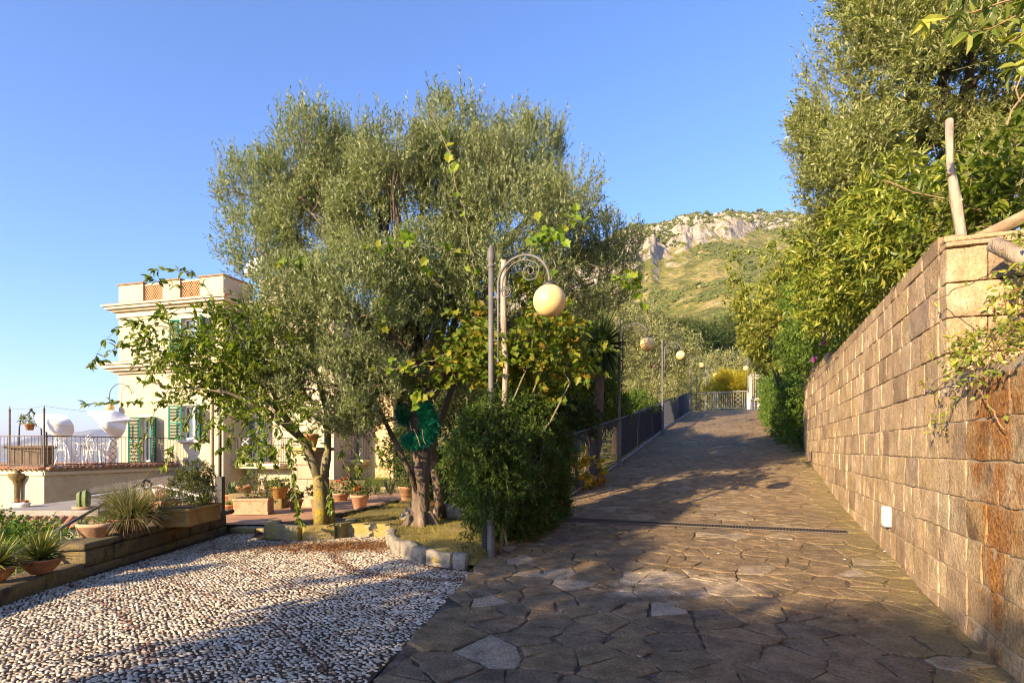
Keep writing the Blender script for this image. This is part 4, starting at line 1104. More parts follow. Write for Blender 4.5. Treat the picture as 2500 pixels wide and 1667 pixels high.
uw = (fac(444, 870)[0], fac(500, 870)[0], fac(470, 868)[1], fac(470, 776)[1])
dw = (fac(345, 1124)[0], fac(381, 1124)[0], .95, fac(360, 1018)[1])
lw = (fac(445, 1070)[0], fac(490, 1070)[0], fac(465, 1074)[1], fac(465, 990)[1])
VB = 1.17
bd_ = (fac(598, 1128, VB)[0], fac(640, 1128, VB)[0], .95, fac(620, 1018, VB)[1])
bu_ = (fac(598, 868, VB)[0], fac(640, 868, VB)[0], uw[2], uw[3])
UB = fac(815, 1100, VB)[0]; VC = VB + 1.6; UC = fac(960, 1100, VC)[0]
cw_ = (fac(840, 1118, VC)[0], fac(876, 1118, VC)[0], fac(858, 1118, VC)[1], fac(858, 1040, VC)[1])
g = G()
facade(g, UL, 0, -2.0, zc1 + .1, 0, [uw, dw, lw])
g.box((UL, .25, -2), (UL + .2, 7, zc1 + .1)); g.box((-.2, .003, -2), (-.002, VB + .4, zc1 + .1))
g.box((UL + .2, .3, zc1 - .2), (-.2, 7, zc1 + .05)); g.box((UL + .2, 6.8, -2), (UB, 7, zc1))
g.add([(UL, 0, -2), (UL, .25, -2), (UL, .25, zc1 + .1), (UL, 0, zc1 + .1)], [(0, 3, 2, 1)])
facade(g, -.2, UB, -1, zc1 + .1, VB, [bd_, bu_])
g.box((UB - .2, VB + .003, -1), (UB - .003, VC + .4, zc1 + .1)); g.box((-.2, VB + .3, zc1 - .2), (UB - .2, 7, zc1 + .05))
g.build('wall', MPLAS, house, local=True)
g = G(); facade(g, UB - .2, UC, -1, 5.4, VC, [cw_]); g.box((UC - .2, VC + .003, -1), (UC - .003, 7, 5.4)); g.box((UB - .2, VC + .3, 5.2), (UC - .2, 7, 5.38)); g.build('rear_wall', MOCHRE, house, local=True)
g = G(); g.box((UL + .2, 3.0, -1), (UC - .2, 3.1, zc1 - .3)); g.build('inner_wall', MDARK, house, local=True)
cornice(UL, 0, 0, zc1, [(.42, -.02, .05), (.34, -.12, -.02), (.2, -.2, -.12), (.06, -.42, -.2)], 'cornice', MPLAS2, right=VB)
cornice(UL, 0, 0, zc2, [(.52, -.04, .05), (.44, -.16, -.04), (.30, -.26, -.16), (.12, -.36, -.26)], 'cornice', MPLAS2, right=VB)
cornice(.45, UB, VB, zc1, [(.42, -.02, .05), (.34, -.12, -.02), (.2, -.2, -.12)], 'cornice', MPLAS2, right=1.2)
tiles(UL - .42, .42, -.2, zc1 + .06, 'cornice_tiles', house, .17, .26, .05); tiles(UL - .5, .5, -.28, zc2 + .06, 'cornice_tiles', house, .17, .28, .05); tiles(.5, UB + .4, VB - .2, zc1 + .06, 'cornice_tiles', house, .17, .26, .05)
# parapet piers and brick screens
pz = [fac(p, 690)[0] for p in (292, 349, 397, 439, 488, 546)]; pz[0] = UL; pz[5] = 0
g = G()
for a, b in ((0, 1), (2, 3), (4, 5)): g.box((pz[a], 0, zc1 + .1), (pz[b], .35 if b < 5 else VB + .4, ZT), 0)
g.box((UL, .36, zc1 + .1), (UL + .3, 6, ZT)); g.box((.3, VB + .42, zc1 + .1), (UB, VB + .7, ZT + .25))
g.build('parapet', MPLAS, house, local=True)
MCOP = mat('brown_coping', [(.25, .15, .08), (.35, .22, .12)], .9)
for a, b in ((0, 1), (2, 3), (4, 5)): g = G(); g.box((pz[a] - .05, -.05, ZT), (pz[b] + .05, .40 if b < 5 else VB + .45, ZT + .05)); g.build('parapet_coping', MCOP, house, local=True)
for a, b in ((1, 2), (3, 4)):
    g = G(); x0, x1 = pz[a] + .003, pz[b] - .003; z = zc1 + .12; k = 0; hh = .062
    while z < ZT - .1:
        x = x0 + (k % 2) * .055
        while x < x1 - .02: g.box((x, .08, z), (min(x + .058, x1), .22, z + hh - .002)); x += .112
        g.box((x0, .105, z - .008), (x1, .215, z)) ; z += hh + .008; k += 1
    g.box((x0, .06, ZT - .09), (x1, .26, ZT - .02), 1); g.box((x0, .225, zc1 + .1), (x1, .25, ZT - .1), 2)
    g.build('brick_screen', [mat('peach_brick', [(.55, .29, .15), (.62, .36, .20)], .9), MPLAS, mat('dark_brick', [(.28, .09, .05), (.2, .07, .04)], .9)], house, local=True)
window(*uw, 0); window(*lw, 0); window(*dw, 0, name='door'); window(*bd_, VB, name='door'); window(*bu_, VB); window(*cw_, VC)
wU = (uw[1] - uw[0]) / 2
shutter(uw[0], wU * .95, uw[2], uw[3], 0, 8, -1); shutter(uw[1], wU * .95, uw[2], uw[3], 0, 62, 1)
shutter(dw[0], .42, dw[2], dw[3], 0, 40, -1); shutter(dw[1], .42, dw[2], dw[3], 0, 62, 1)
shutter(lw[0], wU * .85, lw[2], lw[3], 0, 30, -1); shutter(lw[1], wU * .85, lw[2], lw[3], 0, 50, 1)
for o, v in ((bd_, VB), (bu_, VB)): shutter(o[0], .42, o[2], o[3], v, 20, -1); shutter(o[1], .42, o[2], o[3], v, 40, 1)
g = G(); g.box((lw[0] - .15, -.14, lw[2] - .09), (lw[1] + .15, .0, lw[2] - .004)); g.build('window_sill', MPLAS2, house, local=True); g = G(); g.box((uw[0] - .15, -.14, uw[2] - .09), (uw[1] + .15, .0, uw[2] - .004)); g.build('window_sill', MPLAS2, house, local=True)
# balconies
def balcony(u0, u1, z, v, out, bars=True):
    g = G(); g.box((u0, v - out, z - .10), (u1, v - .003, z), 0); g.box((u0 + .1, v - out + .1, z - .2), (u1 - .1, v - .003, z - .103)); o = g.build('balcony', MPLAS2, house, local=True)
    g = G(); e = v - out + .06
    for u in np.arange(u0 + .06, u1 - .05, .115): g.cyl((u, e, z), (u, e, z + .95), .009, 5)
    for w_ in np.arange(e + .1, v, .115):
        for u in (u0 + .06, u1 - .06): g.cyl((u, w_, z), (u, w_, z + .95), .009, 5)
    for q in (.05, .95): g.tube([(u0 + .06, v, z + q), (u0 + .06, e, z + q), (u1 - .06, e, z + q), (u1 - .06, v, z + q)], .014, 5)
    g.build('railing', MRAIL, o, local=True)
    m = (u0 + u1) / 2; g = G()
    for i in range(4):
        for a, b in ((-.16, .16), (.16, -.16)): g.tube([(m + a, e - .015, z + .05 + i * .22), (m + b, e - .015, z + .27 + i * .22)], .012, 5)
    g.build('crossed_panel', MWHITE, o, local=True)
balcony(fac(549, 1130, VB)[0] , fac(690, 1130, VB - .6)[0], .95, VB, .75)
balcony(fac(824, 1121, VC)[0], fac(905, 1121, VC)[0], cw_[2] - .05, VC, .6)
# round ring window, mouldings, drain pipe
uc, zc = fac(625, 1185, VB); g = G(); R1, R2 = .52, .31; a = np.linspace(0, 2 * pi, 41)
P = np.array([[A(uc + r * cos(x), VB - o, zc + r * sin(x)) for x in a] for r, o in ((R1, .0), (R1, .07), (R2, .07), (R2, -.12))]); g.grid(P, 0, False)
o = g.build('round_window', MPLAS2, house, True, local=True)
g = G(); g.lathe([(.0, 0), (R2, 0)], (0, 0, 0), 30); V = g.V[0]; g.V[0] = np.stack([V[:, 0] + uc, VB - .015 + V[:, 2], V[:, 1] + zc], -1); g.build('niche', MOCHRE, o, local=True)
g = G()
for u in (UL + .45, fac(372, 1100)[0] + .0): g.box((u, -.02, 1.0), (u + .03, .005, zc2 - .6))
g.box((UL + .48, -.02, zc2 - .63), (-.3, .005, zc2 - .6)); g.build('moulding', MPLAS2, house, local=True)
g = G(); ud = fac(519, 1100)[0]; g.tube([(ud, -.06, zc2 - .4), (ud, -.06, 1.1), (ud + .02, -.08, .55), (ud + .42, -.10, .2), (ud + .45, -.10, -1)], .045, 8); g.build('drain_pipe', MOCHRE, house, True, local=True)
# satellite dish on the roof
p = A(*(HO + HU * fac(616, 660, VB + .5)[0] + HV * (VB + .5)), ZT + .3)
t = thing('satellite_dish', 'small pale satellite dish on the villa roof half hidden by olive leaves', 'satellite dish', p)
g = G(); tt = np.linspace(0, 1, 6); P = []
ax = unit(A(-.4, -.85, .35)); e1 = unit(np.cross(ax, A(0, 0, 1))); e2 = np.cross(e1, ax)
a = np.linspace(0, 2 * pi, 25)
g.grid(np.array([[p + A(0, 0, .5) - ax * (.14 * (1 - q * q)) + (e1 * cos(x) + e2 * sin(x)) * .46 * q for x in a] for q in tt])); g.build('reflector', MWHITE, t, True)
g = G(); g.cyl(p, p + A(0, 0, .45), .025, 6); g.tube([p + A(0, 0, .2), p + ax * .45 + A(0, 0, .42)], .012, 5); g.build('mast', MGREY, t)
# bracket lamp by the villa corner
u0, z0 = fac(325, 1060); gu, gz = fac(288, 996)
P0 = A(*(HO + HU * u0 - HV * .02), z0)
t = thing('wall_lamp', 'cream globe lamp on an arched iron bracket at the villa corner above the terrace', 'wall lamp', P0)
def hw(u, v, z): return A(*(HO + HU * u + HV * v), z)
g = G(); R_ = (u0 - gu) / 2; a = np.linspace(0, pi, 16)
g.tube([hw(u0, -.03, z0 - .5), hw(u0, -.03, z0 + .35)], .014, 6); g.tube([hw(u0, -.03, z0 - .2), hw(u0 - .12, -.03, z0 - .2), hw(u0 - .12, -.03, z0 + .3), hw(u0, -.03, z0 + .3)], .009, 6)
g.tube([hw((u0 + gu) / 2 + R_ * cos(x), -.05 - .3 * (x / pi), gz + .55 + R_ * sin(x)) for x in a] + [hw(gu, -.35, gz + .15)], .014, 6)
g.build('bracket', MIRON, t)
g = G(); g.sphere(hw(gu, -.35, gz), .165, 24, 14); g.build('globe', MGLOBE, t, True)

# ================================================================ terrace block with its railing, left of the villa
PT = A(-12.84, 22.6); PC = A(-14.2, 17.9); ZTR = .90
def make_terrace():
    t = thing('terrace', 'low cream terrace block with a tiled edge, its lit end facing the camera', 'terrace', A(PC[0], PC[1], -2))
    d = unit(PT - PC); du = -HU                        # two edges from the corner
    far = PC + du * 9
    poly = [PC, far, far + HV * 8, PT + HV * 3 + du * 0, PT]
    g = G(); g.prism([PC, PT, PT + HV * .3, far + HV * 6, far], -4, ZTR - .02)
    g.build('wall', MPLAS, t)
    g = G()
    for (a, b, nrm) in ((PC, PT, A(d[1], -d[0])), (far, PC, -HV)):
        L = np.linalg.norm(b - a); e = unit(b - a)
        c = (a + b) / 2 + nrm * .03; g.obox(A(*c, ZTR - .16), A(L / 2 + .03, .04, .05), np.array([[*e, 0], [*nrm, 0], [0, 0, 1]]))
    g.build('moulding', MPLAS2, t)
    g = G(); g.prism([PC - unit(d - du) * 0 , PT, PT + HV * .3, far + HV * 6, far], ZTR - .02, ZTR + .05); g.build('floor', MPATIO, t)
    g = G(); a_ = np.linspace(0, pi, 6)
    for (a, b, nrm, st) in ((PC, PT, A(d[1], -d[0]), .23), (far, PC, -HV, .21)):
        L = np.linalg.norm(b - a); e = unit(b - a)
        for s in np.arange(st / 2, L, st):
            c = a + e * s; r = st * .47; rows = []
            for tt in (0, 1):
                rows.append([A(*(c + e * r * cos(x) + nrm * (.30 * tt - .12)), ZTR + .05 + r * .75 * sin(x) - .10 * tt) for x in a_])
            for tt in (1, 0):
                rows.append([A(*(c + e * (r - .02) * cos(x) + nrm * (.30 * tt - .12)), ZTR + .044 + (r - .02) * .75 * sin(x) - .10 * tt) for x in a_])
            g.grid(np.array(rows))
    g.build('edge_tiles', MTILE, t)
    # stone rain hopper on the lit face
    x0 = PC + du * .95 - HV * .12; g = G()
    g.lathe([(.03, ZTR - .02), (.09, ZTR - .06), (.06, ZTR - .14), (.23, ZTR - .15), (.24, ZTR - .19), (.20, ZTR - .29), (.12, ZTR - .40), (.085, ZTR - .52), (.08, ZTR - .8), (.085, -1.2)], (x0[0], x0[1], 0), 14)
    g.build('rain_hopper', MDARKST, t, True)
    # railing
    t2 = thing('terrace_railing', 'thin brown iron railing with lattice panels round the terrace', 'railing', A(PC[0], PC[1], ZTR))
    g = G(); gl = []; z0 = ZTR + .06
    A3 = lambda p, z: A(p[0], p[1], z)
    for a, b, lat in ((PC, PT, (.46, .62)), (PC, far, (.28,))):
        e = unit(b - a); L = np.linalg.norm(b - a)
        for q in (.05, .93): g.tube([A3(a, z0 + q), A3(b, z0 + q)], .016, 5)
        for s in np.arange(.1, L, .145):
            if any(abs(s / L - f) < .022 * 4.9 / L * 2 for f in lat): continue
            g.cyl(A3(a + e * s, z0), A3(a + e * s, z0 + .93), .010, 5)
        for f in lat:
            glx = G(); gl.append(glx)
            for i in range(4):
                for u, v in ((-.13, .13), (.13, -.13)):
                    glx.tube([A3(a + e * (L * f + u), z0 + .05 + .22 * i), A3(a + e * (L * f + v), z0 + .27 + .22 * i)], .010, 4)
    g.build('bars', MRAIL, t2); [q.build('lattice_panel', MRAIL, t2) for q in gl]
    return far
FAR = make_terrace()
for q, lab in ((PC, 'slim iron clothes post at the terrace corner'), (PC - HU * 1.45 , 'slim iron clothes post at the far left of the terrace')):
    p = A(q[0], q[1], ZTR + .02); t = thing('clothes_post', lab, 'clothes post', p, 'clothes posts on the terrace')
    g = G(); g.lathe([(.035, 0), (.03, .3), (.026, 1.72), (.034, 1.76), (.01, 1.86), (0, 1.92)], p, 8); g.build('shaft', MRAIL, t, True)
la = A(*(PC - HU * 1.45), ZTR + 1.85); lb = A(*PC, ZTR + 1.9); lc_ = hw(-3.0, -.05, 2.9)
g = G(); g.tube(curve(la, lb, -.05), .004, 4); g.tube(curve(lb, lc_, -.12, 14), .004, 4)
t = tag(g.build('clothes_line', MGREY), 'thin line strung between the terrace posts and the villa', 'clothes line')
def sheet(name, lab, pts, Y, bulge, seed, rows=22, cat='sheet'):
    """pts: four pixel corners (TL,TR,BR,BL) with Y offsets"""
    C = [at(p[0], p[1], Y + p[2]) for p in pts]; u = np.linspace(0, 1, rows)[:, None, None]; v = np.linspace(0, 1, rows)[None, :, None]
    P = C[0] * (1 - u) * (1 - v) + C[1] * u * (1 - v) + C[2] * u * v + C[3] * (1 - u) * v
    s = np.sin(pi * u) * np.sin(pi * v)
    P = P + A(bulge[0], bulge[1], bulge[2]) * s
    ph = (u * 9 + v * 3 + seed); P = P + A(.0, .045, .01) * np.sin(ph * 1.0 + 3 * v * v) * (.4 + v * .8) + A(.01, .02, 0) * np.sin(u * 17 + v * 6 + seed * 2) * v
    cen = P.mean((0, 1)); cr_ = np.abs(2 * u - 1) ** 3 * np.abs(2 * v - 1) ** 3
    P = cen + (P - cen) * (1 - .07 * cr_ + .03 * (np.sin(pi * u) + np.sin(pi * v) - 1))
    P[..., 2] += .02 * np.sin(u * 12 + seed)[..., 0] * (np.ones_like(v)[..., 0]) * .5
    g = G(); g.grid(P); return tag(g.build(name, MCLOTH, smooth=True), lab, cat, 'laundry on the terrace')
def flung(name, lab, outline, Y, bulge, pin, seed):
    """a wind-filled sheet: its outline in pixels, its belly and folds in metres"""
    O = np.array([at(x, y, Y) for x, y in outline]); n = len(O)
    tt = np.linspace(0, n, 73)[:-1]; L = np.vstack([O, O[:1]]); B = np.stack([np.interp(tt, np.arange(n + 1), L[:, i]) for i in range(3)], 1)
    for _ in range(2): B = (np.roll(B, 1, 0) + 2 * B + np.roll(B, -1, 0)) / 4
    c = B.mean(0); r = np.linspace(0.001, 1, 20); P = c + (B - c)[:, None] * r[None, :, None]; P = np.vstack([P, P[:1]])
    pp = at(pin[0], pin[1], Y); d = P - pp; ang = np.arctan2(d[..., 2], d[..., 0]); dist = np.linalg.norm(d, axis=-1)
    P[..., 1] += -bulge * (1 - r[None] ** 2.2) + .05 * np.sin(ang * 11 + seed) * np.clip(dist * 2, 0, 1) + .06 * np.sin(dist * 9 + seed) * r[None]
    P[..., 1] += .25 * (P[..., 0] - c[0])
    g = G(); g.grid(P); return tag(g.build(name, MCLOTH, smooth=True), lab, 'sheet', 'laundry on the terrace')
flung('bed_sheet', 'white bed sheet ballooning in the wind beside the corner clothes post', [(90, 1010), (116, 1012), (141, 1011), (159, 1014), (172, 1025), (177, 1036), (174, 1051), (166, 1068), (141, 1067), (123, 1060), (109, 1046), (100, 1029)], 19.4, .45, (90, 1010), 1)
flung('bed_sheet', 'white bed sheet flung up diagonally beside the villa wall', [(222, 1003), (252, 1004), (279, 1001), (293, 1008), (316, 1024), (304, 1031), (306, 1050), (296, 1063), (282, 1074), (269, 1068), (257, 1048), (236, 1023)], 20.6, .45, (222, 1003), 4)
sheet('hanging_cloth', 'long white cloth hanging straight down beside the terrace chairs', [(266, 1072, 0), (288, 1072, .3), (282, 1131, .3), (258, 1131, 0)], 20.9, (.05, -.2, 0), 2)
sheet('hanging_cloth', 'narrow white cloth draped over the terrace railing by the bed sheet', [(153, 1072, 0), (170, 1071, .3), (196, 1131, .3), (176, 1130, 0)], 19.0, (.05, -.1, 0), 6)
MWELL = mat('brown_well_stone', [(.14, .105, .07), (.22, .17, .115)], .9, 3, .5, 22)
# well with iron arch, hanging pot
wc = at(76, 1132, 20.2); wc[2] = ZTR + .05
t = thing('stone_well', 'square brown stone well head with an iron arch on the terrace', 'well', wc)
g = G(); g.obox(wc + A(0, 0, .28), A(.50, .40, .28), np.array([[.98, .2, 0], [-.2, .98, 0], [0, 0, 1]]), 0, .02); g.build('basin', MWELL, t)
g = G(); g.obox(wc + A(0, 0, .61), A(.58, .47, .05), np.array([[.98, .2, 0], [-.2, .98, 0], [0, 0, 1]]), 0, .02); g.build('rim', MWELL, t)
g = G()
for dx, dy in ((-.42, 0), (.40, -.05), (.30, .3)):
    P = [wc + A(dx, dy, .65), wc + A(dx * .96, dy, 1.3), wc + A(dx * .8, dy, 1.62), wc + A(dx * .3, dy * .4, 1.72), wc + A(0, 0, 1.86)]
    g.tube(P, .022, 6)
g.sphere(wc + A(0, 0, 1.88), .05, 8, 6); g.build('iron_arch', MIRON, t, True)
hc = wc + A(.05, -.12, 1.18)
t = thing('hanging_flowerpot', 'small terracotta flowerpot hanging from the well arch', 'flowerpot', hc)
g = G(); g.lathe([(.0, 0), (.10, 0), (.14, .18), (.155, .18), (.155, .22), (.13, .22), (.12, .19), (0, .19)], hc, 16); g.build('pot', MTERR, t, True)
g = G(); g.cyl(hc + A(0, 0, .22), hc + A(0, 0, .66), .006, 4); g.build('hook', MIRON, t)
g = G(); foliage(g, [(hc + A(0, 0, .30), A(.28, .25, .14))], 60, 6, .14, .06, .035, 'broad', seed=9, thr=.2); g.build('foliage', MBROAD, t)
# white garden furniture
def chair():
    t = thing('garden_chair', 'x', 'chair', (0, 0, 0), 'white chairs on the terrace')
    g = G(); g.lathe([(0, .42), (.2, .42), (.22, .435), (.2, .45), (0, .45)], n=14); g.build('seat', MWHITE, t)
    g = G(); a = np.linspace(-.1 * pi, 1.1 * pi, 18)
    for r in (1, .7, .4): g.tube([A(.2 * cos(x) * r, .19 + .05, .62 + .30 * sin(x) * r) for x in a], .014, 5)
    for k in (-.12, -.04, .04, .12): g.cyl((k, .2, .44), (k * 1.1, .24, .85), .010, 4)
    g.build('backrest', MWHITE, t)
    for x, y in ((-.16, -.14), (.16, -.14), (-.16, .15), (.16, .15)):
        g = G(); g.tube([A(x, y, .43), A(x * 1.15, y * 1.15, .2), A(x * 1.4, y * 1.4, 0)], [.02, .014, .018], 6); g.build('leg', MWHITE, t)
    g = G()
    for sx in (-1, 1): g.tube([A(sx * .19, .22, .66), A(sx * .25, .05, .66), A(sx * .23, -.12, .62), A(sx * .17, -.14, .44)], .013, 5)
    g.build('armrest', MWHITE, t); return t
ch = chair()
spots = [(165, 'ornate white garden chair behind the draped cloth at the left of the table', 1.3, 20.2), (235, 'ornate white garden chair with its back to the court, in the middle by the table', 3.3, 20.6), (262, 'ornate white garden chair close to the long hanging cloth', -1.3, 21.2)]
for i, (px, lab, rz, Y) in enumerate(spots):
    p = at(px, 1133, Y); p[2] = ZTR + .05
    if i == 0: ch.location = p; ch.rotation_euler = (0, 0, rz); ch['label'] = lab; ch.scale = (1.15,) * 3
    else: dup(ch, tuple(p), rz, lab, 'white chairs on the terrace', 1.15)
p = at(208, 1133, 21.0); p[2] = ZTR + .05
t = thing('garden_table', 'round white metal garden table on the terrace', 'table', p)
g = G(); g.lathe([(0, .70), (.5, .70), (.52, .715), (.5, .73), (0, .73)], p, 24); g.build('tabletop', MWHITE, t)
for k in range(4):
    g = G(); a_ = k * pi / 2 + .4; g.tube([p + A(.1 * cos(a_), .1 * sin(a_), .70), p + A(.16 * cos(a_), .16 * sin(a_), .3), p + A(.36 * cos(a_), .36 * sin(a_), 0)], .018, 6); g.build('leg', MWHITE, t)

# ================================================================ low walls, steps, kerb, planter round the court
def stonerow(t, name, m, path, hw_, h, z0, step=(.4, .75), courses=1, seed=1, cap=None, b=.025, amp=.018):
    """blocks along a polyline"""
    r_ = np.random.default_rng(seed); g = G(); path = np.asarray(path, float)
    seg = np.linalg.norm(np.diff(path, axis=0), axis=1); cum = np.concatenate([[0], np.cumsum(seg)]); k = 0
    for c in range(courses):
        s = 0; hh = h / courses
        while s < cum[-1] - .03:
            e = min(s + r_.uniform(*step), cum[-1])
            if cum[-1] - e < step[0] * .4: e = cum[-1]
            a = A(*[np.interp(s, cum, path[:, i]) for i in (0, 1)]); bb = A(*[np.interp(e, cum, path[:, i]) for i in (0, 1)])
            u = unit(bb - a); L = np.linalg.norm(bb - a)
            stone(g, A(*((a + bb) / 2), z0 + hh * (c + .5)), A(L / 2 - .004, hw_ + r_.normal() * .006, hh / 2 - .003), np.array([[*u, 0], [-u[1], u[0], 0], [0, 0, 1]]), 0, 5, b, amp, 5, seed * 13 + k)
            s = e; k += 1
    return g.build(name, m, t, True)
W0 = A(-4.62, 3.0); W1 = A(-5.05, 6.95); W2 = A(-5.22, 10.75)
n_ = A(-.17, -.02)
t = thing('low_stone_wall', 'low dark stone wall edging the pebble court with flowerpots along its top', 'wall', A(-5, 7, 0))
stonerow(t, 'lower_run', MDARKST, [W0 + n_, W1 + n_], .20, .22, -.06, courses=1, seed=3)
stonerow(t, 'upper_run', MDARKST, [W1 + n_ + A(0, .0), W2 + n_], .20, .40, -.10, courses=2, seed=4)
stonerow(t, 'coping', MDARKST, [W1 + n_ + A(0, -.04), W2 + n_ + A(0, .25)], .23, .085, .302, (.7, 1.2), seed=8)
t = thing('stone_step', 'worn low stone step from the pebble court up to the terracotta patio', 'step', A(-4.7, 10.6, 0))
stonerow(t, 'slab', MKERB, [(-5.0, 10.62), (-4.35, 10.55)], .16, .10, 0, (.3, .5), seed=9)
t = thing('stone_kerb', 'curved rough stone kerb holding the dry lawn above the pebbles', 'kerb', A(-1.5, 8.4, 0))
stonerow(t, 'kerb_stones', MGKERB, [(-1.98, 10.1), (-1.96, 9.6), (-1.9, 9.15), (-1.7, 8.65), (-1.42, 8.2), (-1.15, 7.75), (-.9, 7.5), (-.55, 7.36)], .075, .25, -.05, (.28, .5), seed=5, amp=.04, b=.04)
stonerow(t, 'rear_stones', MYELK, [(-2.85, 10.16), (-2.05, 10.12)], .08, .27, -.05, (.5, .9), seed=6)
t = thing('stone_planter', 'rounded yellow lichened stone planter ring round the small lichen-trunk tree', 'planter', A(-3.55, 10.4, 0))
stonerow(t, 'ring', MYELK, [(-4.22, 10.55), (-4.22, 10.1), (-3.98, 9.82), (-3.6, 9.66), (-3.25, 9.66), (-2.98, 9.85), (-2.84, 10.2), (-2.9, 10.7)], .10, .29, -.05, (.45, .8), seed=7)
g = G(); g.prism([(-4.15, 10.6), (-4.15, 10.15), (-3.95, 9.9), (-3.6, 9.74), (-3.28, 9.74), (-3.04, 9.9), (-2.92, 10.25), (-2.95, 11.0), (-3.4, 11.3)], -.02, .19); g.build('soil', MSOIL, t)
t = thing('garden_edging', 'dark stone edging between the terracotta patio and the lawn', 'edging', A(-3.2, 12, .1))
stonerow(t, 'edging_stones', MDARKST, [(-3.55, 11.15), (-3.2, 12.1), (-2.98, 13.2), (-2.85, 14.6)], .08, .20, .06, (.4, .7), seed=12)
t = thing('patio_wall', 'low dark stone wall along the back of the patio beneath the ring window', 'wall', A(-5.6, 14, .1))
stonerow(t, 'blocks', MDARKST, [(-6.6, 13.9), (-5.25, 13.7)], .18, .36, .10, (.5, .8), seed=13)
t = thing('border_wall', 'low brown border wall at the back of the patio below the shaded villa wing', 'wall', A(-4.4, 18, .1))
stonerow(t, 'blocks', MDARKST, [(-5.8, 18.6), (-4.5, 18.3)], .15, .42, .10, (.5, .8), seed=14)
stonerow(t, 'end_blocks', MKERB, [(-4.3, 18.8), (-2.6, 18.2)], .15, .2, .10, (.5, .8), seed=15)
# stone gate pillar with a pot on it
pc = atz(745, 1238, .13); PP = A(pc[0], pc[1] + .35, .12); Rp = np.array([[.96, -.28, 0], [.28, .96, 0], [0, 0, 1]])
t = thing('stone_pillar', 'square peach stone gate pillar standing on the patio before the villa', 'pillar', PP)
g = G(); zt = CZ + (HY - 1100) / F * PP[1]; nb = 4
for i in range(nb):
    h = (zt - .12) / nb
    for j in (-1, 1): stone(g, PP + Rp[0] * (j * .165 + (.07 if i % 2 else -.07)) + A(0, 0, h * (i + .5)), A(.165 - (.07 * j if i % 2 else -.07 * j) , .30, h / 2 - .003), Rp, 0, 5, .015, .008, 6, i * 2 + j)
g.build('shaft', mat('peach_stone', [(.42, .29, .2), (.5, .36, .26)], .92, 5, .6, 30), t)
g = G(); g.obox(A(PP[0], PP[1], zt + .04), A(.42, .38, .04), Rp, 0, .012); g.build('cap', MYELK, t)
p = A(PP[0], PP[1], zt + .08); t = thing('flowerpot', 'dark red terracotta pot on top of the stone gate pillar', 'flowerpot', p, 'terracotta pots round the patio')
g = G(); g.lathe([(0, 0), (.13, 0), (.19, .26), (.21, .26), (.21, .32), (.18, .32), (.17, .28), (0, .28)], p, 18); g.build('pot', MTERR, t, True)
g = G(); blades(g, p + A(0, 0, .28), 24, .3, .02, (20, 85), 4); g.build('foliage', MALOE, t)

# lower garden: concrete ledge, tiled roof, lean-to glasshouse, stairs with handrail
t = thing('concrete_ledge', 'flat grey concrete ledge below the terrace block', 'ledge', A(-10.2, 13, -.8))
g = G(); a = at(16, 1246, 13.2); b = at(246, 1246, 13.2); g.box((a[0] - .5, 13.2, -2), (b[0], 17.5, a[2]), 0, .03); g.build('slab', MCONC, t)
t = thing('tiled_roof', 'low terracotta tiled roof edge jutting out under the concrete ledge', 'roof', A(-10, 12.6, -.4))
g = G(); zz = at(90, 1272, 12.7)[2]; a_ = np.linspace(0, pi, 6)
for x in np.arange(-12.2, at(190, 1272, 12.4)[0], .2):
    rows = [[A(x + .095 * cos(q) + .25 * tt, 13.15 - .6 * tt, zz + .08 * sin(q) - .16 * tt) for q in a_] for tt in (0, 1)] + [[A(x + .08 * cos(q) + .25 * tt, 13.15 - .6 * tt, zz - .01 + .07 * sin(q) - .16 * tt) for q in a_] for tt in (1, 0)]
    g.grid(np.array(rows))
g.build('tiles', MTILE, t)
g = G(); g.box((-12.3, 12.75, -2), (at(190, 1272, 12.4)[0], 13.15, zz - .16)); g.build('wall', MCONC, t)
t = thing('glasshouse', 'low lean-to glasshouse with a dark weathered roof behind the flowerpots', 'glasshouse', A(-10, 16, -.5))
ra = at(232, 1190, 17.0); rb = at(415, 1163, 18.5); rc = at(530, 1192, 17.5)
g = G()
for p, q in ((ra, rb), (rb, rc)):
    dn = A(.2, -.9, -.2); V = [p, q, q + dn, p + dn]; up = A(0, 0, .04)
    g.add(V + [v + up for v in V], [(0, 3, 2, 1), (4, 5, 6, 7), (0, 1, 5, 4), (2, 3, 7, 6), (1, 2, 6, 5), (3, 0, 4, 7)])
g.build('roof', mat('weathered_sheet', [(.07, .06, .05), (.15, .13, .105), (.10, .085, .065)], .7, 3, .2, 20), t)
g = G()
for f in np.linspace(0, 1, 9):
    p = ra + (rb - ra) * f + A(.2, -.9, -.2); g.tube([p, p + A(0, 0, -.9)], .025, 5)
    p = rb + (rc - rb) * f + A(.2, -.9, -.2); g.tube([p, p + A(0, 0, -.9)], .025, 5)
for z in (-.02, -.3, -.6): g.tube([ra + A(.2, -.9, -.2 + z), rb + A(.2, -.9, -.2 + z), rc + A(.2, -.9, -.2 + z)], .025, 5)
g.build('frame', MWHITE, t)
g = G()
for p, q in ((ra, rb), (rb, rc)):
    V = [p + A(.2, -.87, -.4), q + A(.2, -.87, -.4), q + A(.2, -.87, -1.3), p + A(.2, -.87, -1.3)]; g.add(V + [v + A(0, .01, 0) for v in V], [(0, 1, 2, 3), (4, 7, 6, 5)])
g.build('glazing', mat('dusty_glass', [(.22, .24, .22), (.32, .32, .28)], .3, 3, 0, 20, spec=.6), t)
t = thing('garden_stairs', 'stone stairs dropping beside the low wall behind the agave pots', 'stairs', A(-6.2, 7.5, -1))
g = G()
